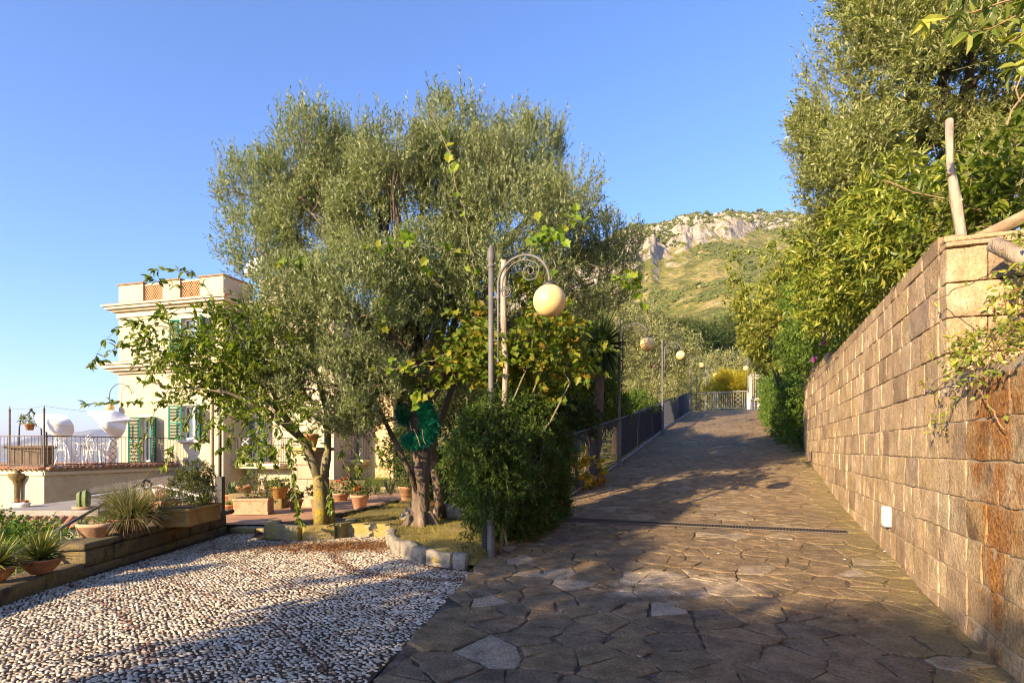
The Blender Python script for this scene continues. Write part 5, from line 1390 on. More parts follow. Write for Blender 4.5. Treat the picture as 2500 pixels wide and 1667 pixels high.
for i in range(9):
    y = 9.6 - i * .36; z = .02 - i * .115; g.box((-6.75, y - .36, -2), (-5.46, y, z), 0, .012)
g.build('steps', MCONC, t)
t = thing('stair_handrail', 'dark iron handrail with a curled top end running down beside the stairs', 'handrail', A(-5.55, 8, 0))
ra = at(-40, 1396, 6.2); rb = at(355, 1172, 9.0); ra[0] = -5.55; rb[0] = -5.6; g = G()
x = np.linspace(0, 1.6 * pi, 14); curl = [rb + A(.0, .12 * sin(q), .07 * (1 - cos(q))) * A(1, 1, -1) + A(.04, 0, 0) * q * .2 for q in x]
g.tube([ra, ra + (rb - ra) * .5] + curl, .02, 8); g.build('rail', MGREY, t, True)
g = G()
for f in np.linspace(.03, .99, 9): p = ra + (rb - ra) * f; g.cyl(p, p - A(0, 0, .95), .011 if f < .95 else .018, 6)
g.build('balusters', MGREY, t)

# ================================================================ pots and potted plants
def pot_round(t, c, r, h, m=MTERR, taper=.62, rim=True, n=24, name='pot'):
    g = G(); pr = [(0, 0), (r * taper, 0), (r * .94, h * .82)]
    pr += [(r * 1.03, h * .82), (r * 1.05, h * .97), (r * 1.02, h), (r * .88, h), (r * .86, h * .9), (0, h * .9)] if rim else [(r, h), (r * .92, h), (r * .88, h * .9), (0, h * .9)]
    g.lathe(pr, c, n); return g.build(name, m, t, True)
def pot_bowl(t, c, r, h, m=MTERR, sy=1.0):
    g = G(); g.lathe([(0, 0), (r * .45, 0), (r * .55, h * .12), (r * .8, h * .5), (r * .95, h * .85), (r * 1.04, h * .9), (r * 1.05, h), (r * .95, h), (r * .9, h * .88), (0, h * .88)], c, 28, sy=sy); return g.build('pot', m, t, True)
def trough(t, c, h, R, m, name='pot'):
    g = G(); c = A(*c); hx, hy, hz = h
    g.obox(c + A(0, 0, hz), A(hx, hy, hz), R, 0, .012); g.obox(c + A(0, 0, 2 * hz - .025), A(hx + .018, hy + .018, .025), R, 0, .01); g.obox(c + A(0, 0, .03), A(hx + .008, hy + .008, .028), R, 0, .008)
    o = g.build(name, m, t); g = G(); g.obox(c + A(0, 0, 2 * hz + .002), A(hx - .025, hy - .025, .004), R); g.build('soil', MSOIL, o); return o
GP = 'terracotta pots round the patio'; GW = 'pots along the low stone wall'
wd = unit(W2 - W1); RW = np.array([[wd[0], wd[1], 0], [-wd[1], wd[0], 0], [0, 0, 1]])
def wallpt(px, py, z):
    p = atz(px, py, z); return p
# agave bowls on the lower run
for px, py, s_, lab, sd in ((104, 1398, 1.0, 'terracotta bowl of spiky yellow-green agave on the lower wall beside the handrail', 3), (-8, 1418, .9, 'terracotta agave bowl cut by the left edge of the photo', 5)):
    p = atz(px, py, .17); p[0] -= .02; t = thing('potted_agave', lab, 'potted plant', p, GW); pot_bowl(t, p, .20 * s_, .16 * s_)
    g = G(); blades(g, p + A(0, 0, .14), 190, .40 * s_, .015, (2, 88), sd, .35); g.build('foliage', MAGAVE, t)
    g = G(); blades(g, p + A(0, 0, .15), 40, .24 * s_, .012, (-18, 10), sd + 9, .5); g.build('dry_leaves', MDRYLEAF, t)
p = atz(228, 1309, .385); t = thing('planter_trough', 'long pale terracotta trough with low green shoots at the near end of the upper wall', 'planter', p, GW)
g = G(); g.lathe([(0, 0), (.17, 0), (.20, .12), (.215, .12), (.22, .165), (.20, .17), (.19, .15), (0, .15)], p, 28, sy=.62); g.build('pot', MTERR2, t, True)
g = G(); foliage(g, [(p + A(0, 0, .18), A(.16, .08, .035))], 40, 5, .05, .03, .016, 'broad', seed=3, thr=.3); g.build('foliage', MHEDGE, t)
p = atz(316, 1296, .385); t = thing('potted_grass', 'wide terracotta bowl overflowing with feathery straw-tipped grass', 'potted plant', p, GW); pot_bowl(t, p, .29, .19)
g = G(); blades(g, p + A(0, 0, .15), 1300, .56, .0065, (8, 88), 8, .9, r0=.20, seg=5); g.build('foliage', MTUFT, t)
g = G(); blades(g, p + A(0, 0, .15), 130, .85, .0032, (50, 88), 18, 1.3, r0=.1, seg=7); blades(g, p + A(0, 0, .15), 60, .36, .004, (-10, 30), 28, 1.6, r0=.2, seg=5); g.build('dry_stalks', MSTRAW, t)
p = atz(393, 1283, .385); p[0] += 0; t = thing('potted_aloe', 'small terracotta bowl with a rosette of dark spiky aloe leaves beside the grass bowl', 'potted plant', p, GW); pot_bowl(t, p, .155, .165)
g = G(); blades(g, p + A(0, 0, .14), 60, .20, .011, (15, 88), 4, .2); g.build('foliage', MALOE, t)
p = atz(470, 1276, .385); p += A(0, .0, 0); t = thing('planter_box', 'long ochre terracotta box planted with a bushy shrub and pale succulents', 'planter', p, GW); trough(t, p + A(*(wd * .0), 0), (.50, .19, .13), RW, MYTERR, 'box')
g = G(); pc_ = p + A(*(wd * .08), .26); foliage(g, [(pc_ + A(-.12, .1, .20), A(.30, .34, .26)), (pc_ + A(-.05, .1, .44), A(.2, .24, .2))], 620, 7, .11, .038, .018, 'broad', seed=23, thr=.3); g.build('shrub', MMID, t)
g = G(); blades(g, p + A(*(wd * .33), .26), 40, .2, .022, (10, 80), 31, .5); blades(g, p + A(*(wd * .1 + A(.09, -.02)), .26), 18, .13, .018, (5, 70), 32, .4); g.build('succulents', MPALEG, t)
g = G(); q = p + A(*(wd * .42), .26); g.tube([q, q + A(.08, 0, .08), q + A(.12, 0, .25), q + A(.09, 0, .42), q + A(.06, 0, .5)], .012, 6); blades(g, q + A(.06, 0, .5), 12, .07, .012, (0, 60), 3); g.build('tall_stem', MPALEG, t)
# dark lamp post at the wall end
p = atz(537, 1264, .30); t = thing('post_lamp', 'dark square-based lamp post by the patio step, its top lost in leaves', 'lamp post', p)
g = G(); g.obox(p + A(0, 0, .36), A(.062, .062, .36), RW, 0, .006); g.build('base', MIRON, t)
g = G(); g.cyl(p + A(0, 0, .72), p + A(0, 0, 2.5), .028, 10); g.build('pole', MGREY, t, True)
g = G(); g.sphere(p + A(0, 0, 2.65), .17, 22, 14); g.build('globe', MGLOBE, t, True)
# things behind the wall
def px_thing(px, py, Y): return at(px, py, Y)
p = px_thing(385, 1212, 10.2); t = thing('ceramic_jar', 'small cracked white jar holding an orange succulent behind the aloe bowl', 'jar', p, GW)
g = G(); g.lathe([(0, 0), (.06, 0), (.075, .10), (.085, .11), (.085, .14), (.07, .14), (.06, .12), (0, .12)], p, 16); g.build('pot', MWHITE, t, True)
g = G(); blades(g, p + A(0, 0, .12), 24, .06, .014, (10, 80), 5); g.build('foliage', MSALM, t)
p = px_thing(392, 1262, 9.6); t = thing('planter_trough', 'square terracotta pot of brown dried stalks behind the aloe bowl', 'planter', p, GW); trough(t, p, (.26, .15, .14), RW, MTERR2)
g = G(); blades(g, p + A(0, .0, .26), 80, .32, .008, (40, 88), 12, .2, r0=.22); g.build('dry_stalks', mat('brown_stalk', [(.36, .19, .10), (.46, .28, .16)], .9), t)
p = px_thing(52, 1244, 14.0); t = thing('white_planter', 'oval white planter with two rust-coloured succulents on the concrete ledge', 'planter', p)
g = G(); g.lathe([(0, 0), (.14, 0), (.20, .14), (.215, .15), (.215, .17), (.19, .17), (.17, .14), (0, .14)], p, 22, sy=.7); g.build('pot', MWHITE, t, True)
g = G(); blades(g, p + A(-.09, 0, .16), 40, .12, .02, (0, 85), 6); blades(g, p + A(.11, 0, .16), 40, .12, .02, (0, 85), 7); g.build('foliage', MSALM, t)
p = px_thing(205, 1242, 13.6); t = thing('potted_cactus', 'two ribbed green cactus columns in a dish on the concrete ledge', 'cactus', p)
g = G(); g.lathe([(0, 0), (.2, 0), (.24, .06), (.22, .06), (0, .05)], p, 18); g.build('pot', MTERR2, t, True)
g = G()
for dx, h, r in ((-.08, .36, .07), (.06, .40, .08)):
    k = np.linspace(0, 2 * pi, 25)[:-1]; rows = []
    for f, rr in ((0, .7), (.15, 1), (.7, 1), (.9, .8), (1, .1)): rows.append([p + A(dx + r * rr * (1 + .22 * cos(5 * x)) * cos(x), r * rr * (1 + .22 * cos(5 * x)) * sin(x), .05 + h * f) for x in np.append(k, 0)])
    g.grid(np.array(rows))
g.build('column', MCACT, t, True)
# patio pots
def geranium(px, py, r, h, lab, sd, fl=MREDF, m=MTERR2, z=.13, ph=.16, fol=MMID):
    p = atz(px, py, z); t = thing('flowerpot', lab, 'flowerpot', p, GP); pot_round(t, p, r, h, m)
    g = G(); foliage(g, [(p + A(0, 0, h + ph * .45), A(r * 1.15, r * 1.15, ph * .6))], 90, 6, .07, .045, .035, 'broad', seed=sd, thr=.2); g.build('foliage', fol, t)
    if fl:
        g = G(); r_ = np.random.default_rng(sd)
        for i in range(9):
            c = p + A(*(r_.normal(size=2) * r * .6), h + ph * r_.uniform(.7, 1.25)); g.sphere(c, .022, 6, 4)
            for q in range(5): g.sphere(c + r_.normal(size=3) * .02, .014, 5, 4)
        g.build('flowers', fl, t)
geranium(878, 1243, .20, .33, 'terracotta flowerpot of red geraniums by the lawn edging, nearest the lawn', 41)
geranium(778, 1262, .17, .44, 'tall pale terracotta pot with a pink flower beside the yellow-lichen trunk', 42, MPINKF)
geranium(832, 1222, .23, .20, 'wide low terracotta pot of tall red geraniums behind the small tree', 43, MREDF, ph=.34)
geranium(993, 1222, .22, .38, 'terracotta pot of pink flowers half behind the olive trunk', 44, MPINKF)
geranium(722, 1245, .16, .24, 'terracotta pot at the foot of the stone pillar behind hanging leaves', 45, MREDF)
geranium(682, 1216, .19, .26, 'tapered ochre pot of succulents standing on the low patio wall', 46, None, MYTERR, z=.46, ph=.12, fol=MPALEG)
p = atz(559, 1253, .13); t = thing('flowerpot', 'small terracotta pot of spiky green chives next to the dark lamp post', 'flowerpot', p, GP); pot_round(t, p, .105, .19)
g = G(); blades(g, p + A(0, 0, .17), 90, .13, .004, (50, 88), 9, .3, r0=.08); g.build('foliage', MHEDGE, t)
p = atz(567, 1232, .13); t = thing('potted_aloe', 'large aloe rosette in a pot beside the square terracotta planter', 'potted plant', p, GP); pot_round(t, p, .2, .26)
g = G(); blades(g, p + A(0, 0, .24), 60, .36, .022, (15, 88), 14, .15); g.build('foliage', MALOE, t)
p = atz(610, 1256, .13); p[1] += .2; t = thing('planter_box', 'square terracotta planter with a loose bush in front of the ring window', 'planter', p, GP); trough(t, p, (.34, .26, .17), Rp @ np.array([[.9, .43, 0], [-.43, .9, 0], [0, 0, 1]]), MTERR2, 'box')
g = G(); foliage(g, [(p + A(.12, 0, .58), A(.42, .32, .26)), (p + A(.3, 0, .50), A(.36, .3, .2)), (p + A(-.05, 0, .66), A(.2, .2, .2))], 300, 7, .12, .042, .022, 'broad', seed=29, thr=.32); g.build('foliage', MMID, t)
p = atz(596, 1222, .13); t = thing('flowerpot', 'small round terracotta pot half hidden behind the loose bush', 'flowerpot', p, GP); pot_round(t, p, .2, .4)
# ================================================================ the main olive tree
def olive_main():
    base = at(1025, 1278, 10.2); base[2] = .18
    t = thing('olive_tree', 'big spreading olive tree with a dark forked trunk standing on the dry lawn', 'tree', base)
    fork = at(1015, 1015, 10.2)
    BL = [(640, 490, 100, 100), (760, 395, 85, 110), (850, 460, 110, 110), (965, 415, 100, 100), (1100, 362, 70, 112), (1140, 455, 130, 120), (1275, 408, 95, 108), (1385, 505, 80, 85), (1375, 765, 70, 65, 10.8), (1310, 830, 75, 65, 10.8), (960, 900, 110, 70, 9.7, 1.6), (870, 1030, 85, 45, 9.6, 1.5), (690, 890, 80, 80, 9.4, 1.3), (980, 840, 110, 80, 9.7, 1.6), (760, 520, 100, 90, 10.2, 1.2), (900, 570, 110, 100, 10.0, 1.3), (700, 455, 80, 75, 10.4), (905, 450, 80, 80, 10.4), (1035, 425, 80, 80, 10.3), (1195, 435, 80, 80, 10.4), (1335, 490, 65, 75, 10.5), (1060, 660, 120, 100, 9.9, 1.4), (950, 700, 110, 100, 9.7, 1.3), (1480, 600, 85, 65),
          (1000, 560, 190, 160), (800, 590, 160, 150), (625, 610, 85, 80), (1250, 580, 170, 150), (1450, 690, 105, 80), (850, 780, 150, 160, 9.4), (1050, 800, 160, 150), (1250, 710, 170, 110), (720, 750, 100, 110, 9.4), (790, 940, 110, 100, 9.3), (900, 970, 110, 85, 9.6), (1130, 920, 100, 85)]
    B = pxblobs(BL, 10.4, 4, .9, 1.0)
    g = G(); r0 = .165
    P = np.array([base + A(0, 0, -.1), base + A(0, 0, .12), base + A(0, 0, .5), at(1028, 1120, 10.2), at(1024, 1060, 10.2), fork])
    g.tube(P, [.27, .20, .165, .155, .17, .20], 18, wob=.5)
    for k, a in enumerate(np.linspace(0, 2 * pi, 6)[:-1]):
        g.tube([base + A(.12 * cos(a), .12 * sin(a), .22), base + A(.27 * cos(a), .27 * sin(a), .0), base + A(.42 * cos(a), .42 * sin(a), -.08)], [.09, .07, .03], 7, wob=.4)
    limbs1 = [(975, 950, 10.0), (1065, 945, 10.4), (1015, 905, 10.6)]
    for i, q in enumerate(limbs1):
        e = at(*q); g.tube(curve(fork - A(0, 0, .05), e, .02, 6, seed=i, jit=.02), np.linspace(.16, .105, 6), 12, wob=.4)
        sel = [b for j, b in enumerate(B) if j % 3 == i]
        limbs(g, e, sel, .085, .014, 5, seed=i * 7)
    g.tube([at(1018, 1195, 10.1), at(988, 1125, 10.0), at(948, 1045, 9.9), at(915, 975, 9.8)], [.05, .05, .04, .025], 8, wob=.4)
    g.tube([at(1078, 1262, 10.9), at(1066, 1170, 10.8), at(1052, 1090, 10.7), at(1085, 1000, 10.6), at(1120, 900, 10.5)], [.10, .085, .07, .06, .04], 10, wob=.4)
    g.build('trunk', MBARK, t, True)
    g = G(); tw = G()
    foliage(g, B, 31000, 12, .27, .066, .021, 'thin', up=1.0, out=.45, rnd=.5, spread=.62, shell=.5, thr=.43, cs=.5, seed=4, sticks=(tw, .08), stick_r=.003)
    # upright shoots along the top
    T = [b for b in B[:8]]
    foliage(g, [(b[0] + A(0, 0, b[1][2] * .30), b[1] * A(1.1, 1, .5)) for b in T], 1100, 20, .50, .066, .020, 'thin', up=2.0, out=.4, rnd=.3, spread=.62, shell=.7, thr=.40, cs=.5, seed=6, sticks=(tw, .5), stick_r=.004)
    g.build('crown', MOLIVE, t); tw.build('twigs', MBARK2, t)
    # pruned stub and side shoots near the ground are part of the same tree
    # the bundle of green netting tied in the fork
    c = at(1018, 1046, 10.0)
    tn = thing('net_bundle', 'bright green olive netting bundled and tied round the olive trunk below its fork', 'net', c)
    g = G(); r_ = np.random.default_rng(3)
    for cx, cy, rx, ry, n in ((984, 1012, 12, 24, 1100), (1046, 1030, 18, 34, 2300), (1014, 1076, 31, 15, 2400), (1040, 1000, 13, 14, 800), (1048, 1058, 12, 22, 900)):
        b = at(cx, cy, 10.02); k = 10 / F
        p = b + unit(r_.normal(size=(n, 3))) * A(rx * k, .17, ry * k) * r_.uniform(.75, 1.05, (n, 1))
        tang = unit(np.cross(p - b, r_.normal(size=3) + A(0, 0, 1)) + r_.normal(size=(n, 3)) * .25)
        leaves(g, p, tang, p - b, r_.uniform(.07, .16, n), .008, 'thin')
    g.build('netting', MNET, tn)
    g = G(); cc = at(1020, 1040, 9.7)
    g.tube([at(1000, 1028, 9.72), at(1004, 1050, 9.70), at(1010, 1046, 9.7), at(1020, 1070, 9.68), at(1026, 1090, 9.72)], .004, 5); g.tube([at(1030, 1045, 9.7), at(1034, 1075, 9.7), at(1040, 1085, 9.72)], .0035, 5)
    g.build('cord', MSTRAW, tn)
olive_main()

# ================================================================ small broad-leaved tree with yellow lichen
def small_tree():
    base = at(790, 1278, 9.95); base[2] = .17
    t = thing('small_tree', 'small broad-leaved tree with a yellow lichened twin trunk and long hanging shoots', 'tree', base)
    g = G(); Y = 9.95
    g.tube([at(785, 1290, Y), at(783, 1240, Y), at(780, 1180, Y), at(778, 1160, Y)], [.125, .11, .10, .09], 14, wob=.35)
    g.tube([at(806, 1288, Y + .1), at(806, 1240, Y + .1), at(798, 1190, Y + .05), at(786, 1160, Y)], [.085, .075, .07, .075], 12, wob=.35)
    g.build('trunk', MLICH, t, True)
    g = G(); f = at(780, 1162, Y); l1 = at(762, 1120, Y); l2 = at(742, 1078, 9.8); l3 = at(800, 1100, Y + .1)
    g.tube([f - A(0, 0, .05), l1, l2, at(690, 1010, 9.5), at(610, 930, 9.2), at(500, 850, 8.9)], [.09, .085, .07, .05, .032, .014], 10, wob=.35)
    g.tube([at(790, 1165, Y), at(797, 1120, Y), l3, at(800, 1010, 10), at(770, 900, 9.7), at(700, 830, 9.3)], [.08, .075, .065, .05, .04, .02], 10, wob=.35)
    g.tube([l2, at(650, 1000, 9.2), at(560, 960, 8.9), at(430, 940, 8.7)], [.05, .035, .022, .008], 8)
    g.tube([at(690, 1010, 9.5), at(640, 900, 9.2), at(560, 780, 9.0), at(480, 735, 8.9)], [.035, .028, .018, .007], 8)
    B = pxblobs([(545, 825, 75, 55), (655, 750, 65, 45), (430, 865, 85, 35), (560, 880, 105, 80), (470, 950, 75, 55), (650, 960, 95, 80), (580, 1030, 80, 55), (660, 820, 85, 80), (690, 1060, 60, 45), (400, 830, 55, 40), (545, 960, 90, 70), (880, 1030, 60, 60, 9.8, .5), (620, 1085, 55, 30)], 9.0, 9, .35)
    limbs(g, at(610, 930, 9.2), B[:11], .022, .007, 5, 3, .04)
    # long bare-ish shoots: out to the left and hanging down
    gl = G(); shoots = [
        [(420, 800), (350, 790), (290, 800), (255, 832), (222, 892)], [(440, 790), (380, 810), (320, 815), (250, 880)], [(430, 760), (380, 775), (330, 785)],
        [(470, 720), (440, 700), (400, 690), (365, 680)], [(520, 730), (490, 680), (440, 660), (380, 660)],
        [(430, 985), (350, 985), (300, 982), (255, 985), (212, 986)], [(480, 900), (420, 880), (350, 880), (318, 850)], [(460, 960), (400, 940), (345, 930)],
        [(415, 945), (380, 1000), (355, 1060), (340, 1090)], [(470, 1000), (440, 1060), (412, 1110), (400, 1140)], [(520, 1010), (505, 1060), (480, 1085)],
        [(690, 1080), (715, 1140), (722, 1200), (730, 1265)], [(700, 1100), (712, 1160), (724, 1220), (733, 1275)], [(640, 1060), (640, 1100), (632, 1140)], [(830, 1080), (835, 1120), (855, 1165), (860, 1180)], [(850, 1060), (870, 1120), (875, 1150)], [(560, 1050), (555, 1090), (540, 1100)], [(900, 1040), (925, 1090), (935, 1130)], [(805, 1180), (805, 1220), (808, 1245)], [(610, 1075), (600, 1110), (590, 1125)], [(670, 1075), (665, 1110), (672, 1135)]]
    r_ = np.random.default_rng(12)
    for i, sh in enumerate(shoots):
        Y_ = (8.7 if sh[0][0] < 560 else 9.3) + r_.uniform(-.2, .2)
        P = np.array([at(x, y, Y_ - .02 * k) for k, (x, y) in enumerate(sh)]); tt = np.linspace(0, len(sh) - 1, 22)
        C = np.stack([np.interp(tt, np.arange(len(sh)), P[:, j]) for j in range(3)], 1)
        g.tube(C, np.linspace(.006, .002, 22), 5, cap=False)
        n = 26; k = r_.uniform(3, 21.5, n); k = np.append(k, [21, 21, 21]); n += 3
        bp = np.stack([np.interp(k, np.arange(22), C[:, j]) for j in range(3)], 1); tg = unit(np.gradient(C, axis=0))[np.clip(k.astype(int), 0, 21)]
        dd = unit(tg * .7 + r_.normal(size=(n, 3)) * .55 + A(0, 0, -.1)); nn = A(0, -.35, .8) + r_.normal(size=(n, 3)) * .45
        leaves(gl, bp, dd, nn, r_.uniform(.08, .14, n), r_.uniform(.045, .065, n), 'broad')
    g.build('branches', MBARK2, t, True)
    foliage(gl, B, 680, 8, .42, .115, .050, 'broad', up=.15, out=.7, rnd=.5, spread=.6, droop=.12, shell=.3, thr=.47, cs=.45, seed=15)
    gl.build('crown', MBROAD, t)
small_tree()

# ================================================================ leafy climber swallowing the first lamp and the gate post
def lamp_bush():
    b = A(.1, 9.0, .1); t = thing('climbing_bush', 'dense feathery dark green climbing bush wrapped round the first lamp and the fence end', 'bush', b)
    def wp(px, py, Y): return at(px, py, Y)
    B = []
    for px, py, rx, ry, Y, w_ in ((1190, 1085, 75, 80, 7.5, 1), (1215, 1180, 80, 80, 7.6, 1), (1250, 1020, 85, 65, 9.2, 1), (1140, 1130, 50, 60, 8.6, .8), (1260, 1130, 95, 95, 8.9, 1), (1330, 1090, 60, 80, 10.2, 1), (1330, 1190, 60, 80, 10.0, 1), (1250, 1230, 90, 90, 8.9, 1), (1180, 1200, 60, 80, 8.3, .7), (1290, 1280, 60, 50, 9.4, .8), (1240, 1320, 55, 60, 8.6, .6), (1355, 1240, 35, 55, 10.4, .6), (1205, 1010, 55, 45, 7.6, .7)):
        k = Y / F; B.append((wp(px, py, Y), A(rx * k, (rx + ry) * .5 * k, ry * k), w_))
    g = G(); tw = G()
    foliage(g, B, 9500, 11, .19, .072, .021, 'thin', up=.25, out=.6, rnd=.6, spread=.8, droop=.25, shell=.35, thr=.45, cs=.34, seed=41, sticks=(tw, .3))
    foliage(g, [(at(1165, 1400, 7.45), A(.28, .22, .12)), (at(1230, 1400, 7.6), A(.22, .25, .13)), (at(1145, 1330, 7.5), A(.06, .06, .3)), (at(1250, 1430, 7.3), A(.12, .1, .12))], 330, 8, .13, .045, .02, 'thin', droop=.3, seed=42, thr=.3)
    g.build('foliage', MBUSH, t)
    g = G(); foliage(g, [(b_[0] - A(0, .1, .1), b_[1] * .95) for b_ in B[3:10]], 260, 6, .14, .045, .02, 'thin', droop=.5, seed=43); g.build('dead_leaves', MBROWNL, t)
    for i in range(9):
        r_ = np.random.default_rng(i); p = A(-.15 + i * .1, 7.8 + i * .34, .05); tw.tube(curve(p, p + A(r_.normal() * .15, r_.normal() * .15, 1.5), 0, 6, seed=i, jit=.05), np.linspace(.02, .008, 6), 5)
    tw.build('stems', MBARK2, t)
    p = at(1183, 1400, 7.7); p[2] = -.03
    tp = thing('gate_post', 'slim dark square gate post standing just left of the first lamp', 'post', p)
    g = G(); g.box((p[0] - .03, p[1] - .03, -.1), (p[0] + .03, p[1] + .03, 1.15), 0, .004); g.build('shaft', MIRON, tp)
    g = G(); g.box((p[0] - .04, p[1] - .04, 1.15), (p[0] + .04, p[1] + .04, 1.19), 0, .01); g.build('cap', MIRON, tp)
    g = G(); p = at(1200, 1000, 8.0)
lamp_bush()

# ================================================================ grape vine on its wooden post
def vine():
    p0 = A(-.12, 8.6, .1); t = thing('grape_vine', 'grape vine with yellowing lobed leaves climbing its post and trailing over the olive', 'vine', p0)
    r_ = np.random.default_rng(21); g = G(); gs = G()
    B = pxblobs([(1300, 830, 85, 60), (1220, 900, 80, 70), (1330, 920, 90, 70), (1270, 970, 90, 50), (1400, 860, 60, 70), (1180, 780, 45, 60), (1340, 770, 60, 35), (1130, 900, 60, 60), (1290, 730, 50, 40), (1180, 860, 60, 60), (1060, 900, 60, 40), (1090, 800, 50, 50)], 9.3, 3, .5, 1.0)
    foliage(g, B, 620, 4, .28, .10, .095, 'vine', up=.1, out=.5, rnd=.8, spread=.9, droop=.1, shell=.3, thr=.48, cs=.4, seed=51)
    gv = g; g = G()
    strands = [[(1150, 720), (1160, 650), (1140, 570), (1130, 500), (1110, 440), (1100, 370), (1050, 270)], [(1330, 720), (1360, 640), (1330, 600), (1400, 540), (1390, 510)], [(1150, 620), (1050, 600), (920, 610), (880, 620)], [(870, 640), (800, 640), (720, 650), (680, 640)], [(1080, 700), (980, 590), (1000, 580)], [(1440, 640), (1510, 680), (1560, 700), (1590, 790)], [(1530, 640), (1560, 720), (1590, 800)], [(1100, 860), (1000, 900), (900, 900)], [(1010, 960), (1030, 985), (1060, 950)], [(930, 700), (930, 790), (935, 800)], [(1330, 600), (1310, 585), (1350, 570)]]
    for i, sh in enumerate(strands):
        Y = 8.9 if i != 5 and i != 6 else 9.6
        P = np.array([at(x, y, Y) for x, y in sh]); tt = np.linspace(0, len(sh) - 1, 24)
        C = np.stack([np.interp(tt, np.arange(len(sh)), P[:, j]) for j in range(3)], 1) + r_.normal(size=(24, 3)) * .02
        gs.tube(C, .008, 4, cap=False)
        n = 14 if i in (5, 6) else 13; k = r_.uniform(0, 23, n); c0 = r_.uniform(2, 21, 3); k = np.where(r_.uniform(size=n) < .65, np.clip(c0[r_.integers(0, 3, n)] + r_.normal(size=n) * 1.3, 0, 23), k)
        bp = np.stack([np.interp(k, np.arange(24), C[:, j]) for j in range(3)], 1) + r_.normal(size=(n, 3)) * .05 + A(0, -.1, 0)
        leaves(g, bp, r_.normal(size=(n, 3)) * .6 + A(0, -.1, -.35), A(0, -.8, .5) + r_.normal(size=(n, 3)) * .4, r_.uniform(.09, .14, n), r_.uniform(.08, .13, n), 'vine')
    n = 14; bp = at(1345, 580, 8.7) + r_.normal(size=(n, 3)) * A(.22, .1, .13)
    leaves(g, bp, r_.normal(size=(n, 3)) * .6 + A(.2, -.1, -.35), A(0, -.8, .5) + r_.normal(size=(n, 3)) * .3, .14, .13, 'vine')
    for i in range(7): gs.tube(curve(p0 + A(i * .04, 0, 0), B[i][0], .3, 8, seed=i, jit=.08), np.linspace(.022, .008, 8), 5)
    gv.build('leaves', MVINE, t); g.build('trailing_leaves', MVINEG, t); gs.build('stems', MBARK2, t)
    p = at(1232, 1000, 8.7); q = at(1230, 636, 8.7)
    tp = thing('wooden_post', 'weathered pale wooden post behind the first globe lamp, half covered by vine leaves', 'post', A(p[0], p[1], .1))
    g = G(); g.tube(curve(A(p[0], p[1], .1), q, 0, 9, seed=4, jit=.012), .045, 9, wob=.5); g.build('shaft', MDEAD, tp, True)
vine()

# ================================================================ garden plants round the lawn
def bush(name, lab, cat, B, n, per, twig, L, W, kind, m, seed, base, group=None, stems=5, **kw):
    t = thing(name, lab, cat, base, group); g = G(); foliage(g, B, n, per, twig, L, W, kind, seed=seed, **kw); g.build('foliage', m, t)
    g = G()
    for i in range(stems):
        b = B[i % len(B)]; g.tube(curve(A(*base), b[0], .1, 6, seed=seed + i, jit=.04), np.linspace(.03, .008, 6), 5)
    g.build('stems', MBARK2, t); return t
bush('shrub', 'wispy pale green fennel-like shrub at the back of the patio', 'shrub', pxblobs([(955, 1150, 60, 60), (930, 1175, 70, 35), (990, 1120, 50, 60)], 15.5, 1, .4), 700, 9, .4, .07, .008, 'thin', MPALEG, 61, at(955, 1205, 15.5), up=.8, out=.7, thr=.35)
bush('shrub', 'low bright green shrub spilling over the border wall', 'shrub', pxblobs([(915, 1190, 40, 20), (895, 1195, 25, 15)], 17.5, 1, .2), 250, 8, .2, .06, .014, 'thin', MHEDGE, 62, at(915, 1208, 17.5))
bush('shrub', 'dark leafy shrubbery behind the olive trunk where the lawn ends', 'shrub', pxblobs([(1085, 1060, 90, 80, 13.5), (1000, 1105, 50, 55, 14), (1130, 985, 85, 60, 14), (1090, 1150, 70, 50, 13), (1040, 990, 60, 60, 14)], 14, 1, .2), 1500, 8, .28, .10, .045, 'broad', MDGREEN, 66, at(1085, 1225, 14))
def agaves():
    for i, (px, py, Y, L, lab) in enumerate(((1085, 1215, 12.2, .9, 'large dark agave with long strap leaves right behind the olive trunk'), (1125, 1225, 11.6, .7, 'dark spiky agave between the rocks and the climbing bush'), (1050, 1190, 13.5, 1.0, 'tall dark agave at the back of the lawn left of the leaning trunks'))):
        p = at(px, py + 30, Y); t = thing('agave', lab, 'agave', p, 'agaves behind the lawn')
        g = G(); blades(g, p, 46, L, .035, (10, 85), 70 + i, .5); g.build('rosette', MDGREEN, t)
        g = G(); blades(g, p, 14, L * .8, .03, (-12, 15), 80 + i, .4); g.build('dry_leaves', MDRYLEAF, t)
agaves()
r_ = np.random.default_rng(17)
RLAB = ['pale flat-topped rock at the left end of the rockery by the olive trunk', 'rounded grey rock with a bright top behind the trunk', 'largest pale rock in the rockery under the agaves', 'small tan rock wedged low in the rockery', 'squat rock beside the dry grass under the agave', 'dark rock half in shade at the end of the rockery', 'small stone tucked left of the olive trunk', 'grey stone on the lawn edge left of the olive trunk']
for i, (px, py, w_) in enumerate(((1078, 1247, 18), (1096, 1240, 16), (1108, 1252, 20), (1086, 1256, 12), (1130, 1256, 15), (1148, 1250, 14), (992, 1262, 15), (1003, 1250, 14))):
    Y = 11.0; p = at(px, py, Y); s_ = w_ / F * Y; t = thing('garden_rock', RLAB[i], 'rock', p - A(0, 0, s_ * .7), 'rocks under the agaves')
    g = G(); stone(g, p, A(s_, s_ * .9, s_ * .75), np.eye(3), 0, 7, s_ * .6, s_ * .35, 3 / s_ * .3, i); g.build('stone', MROCK, t, True)
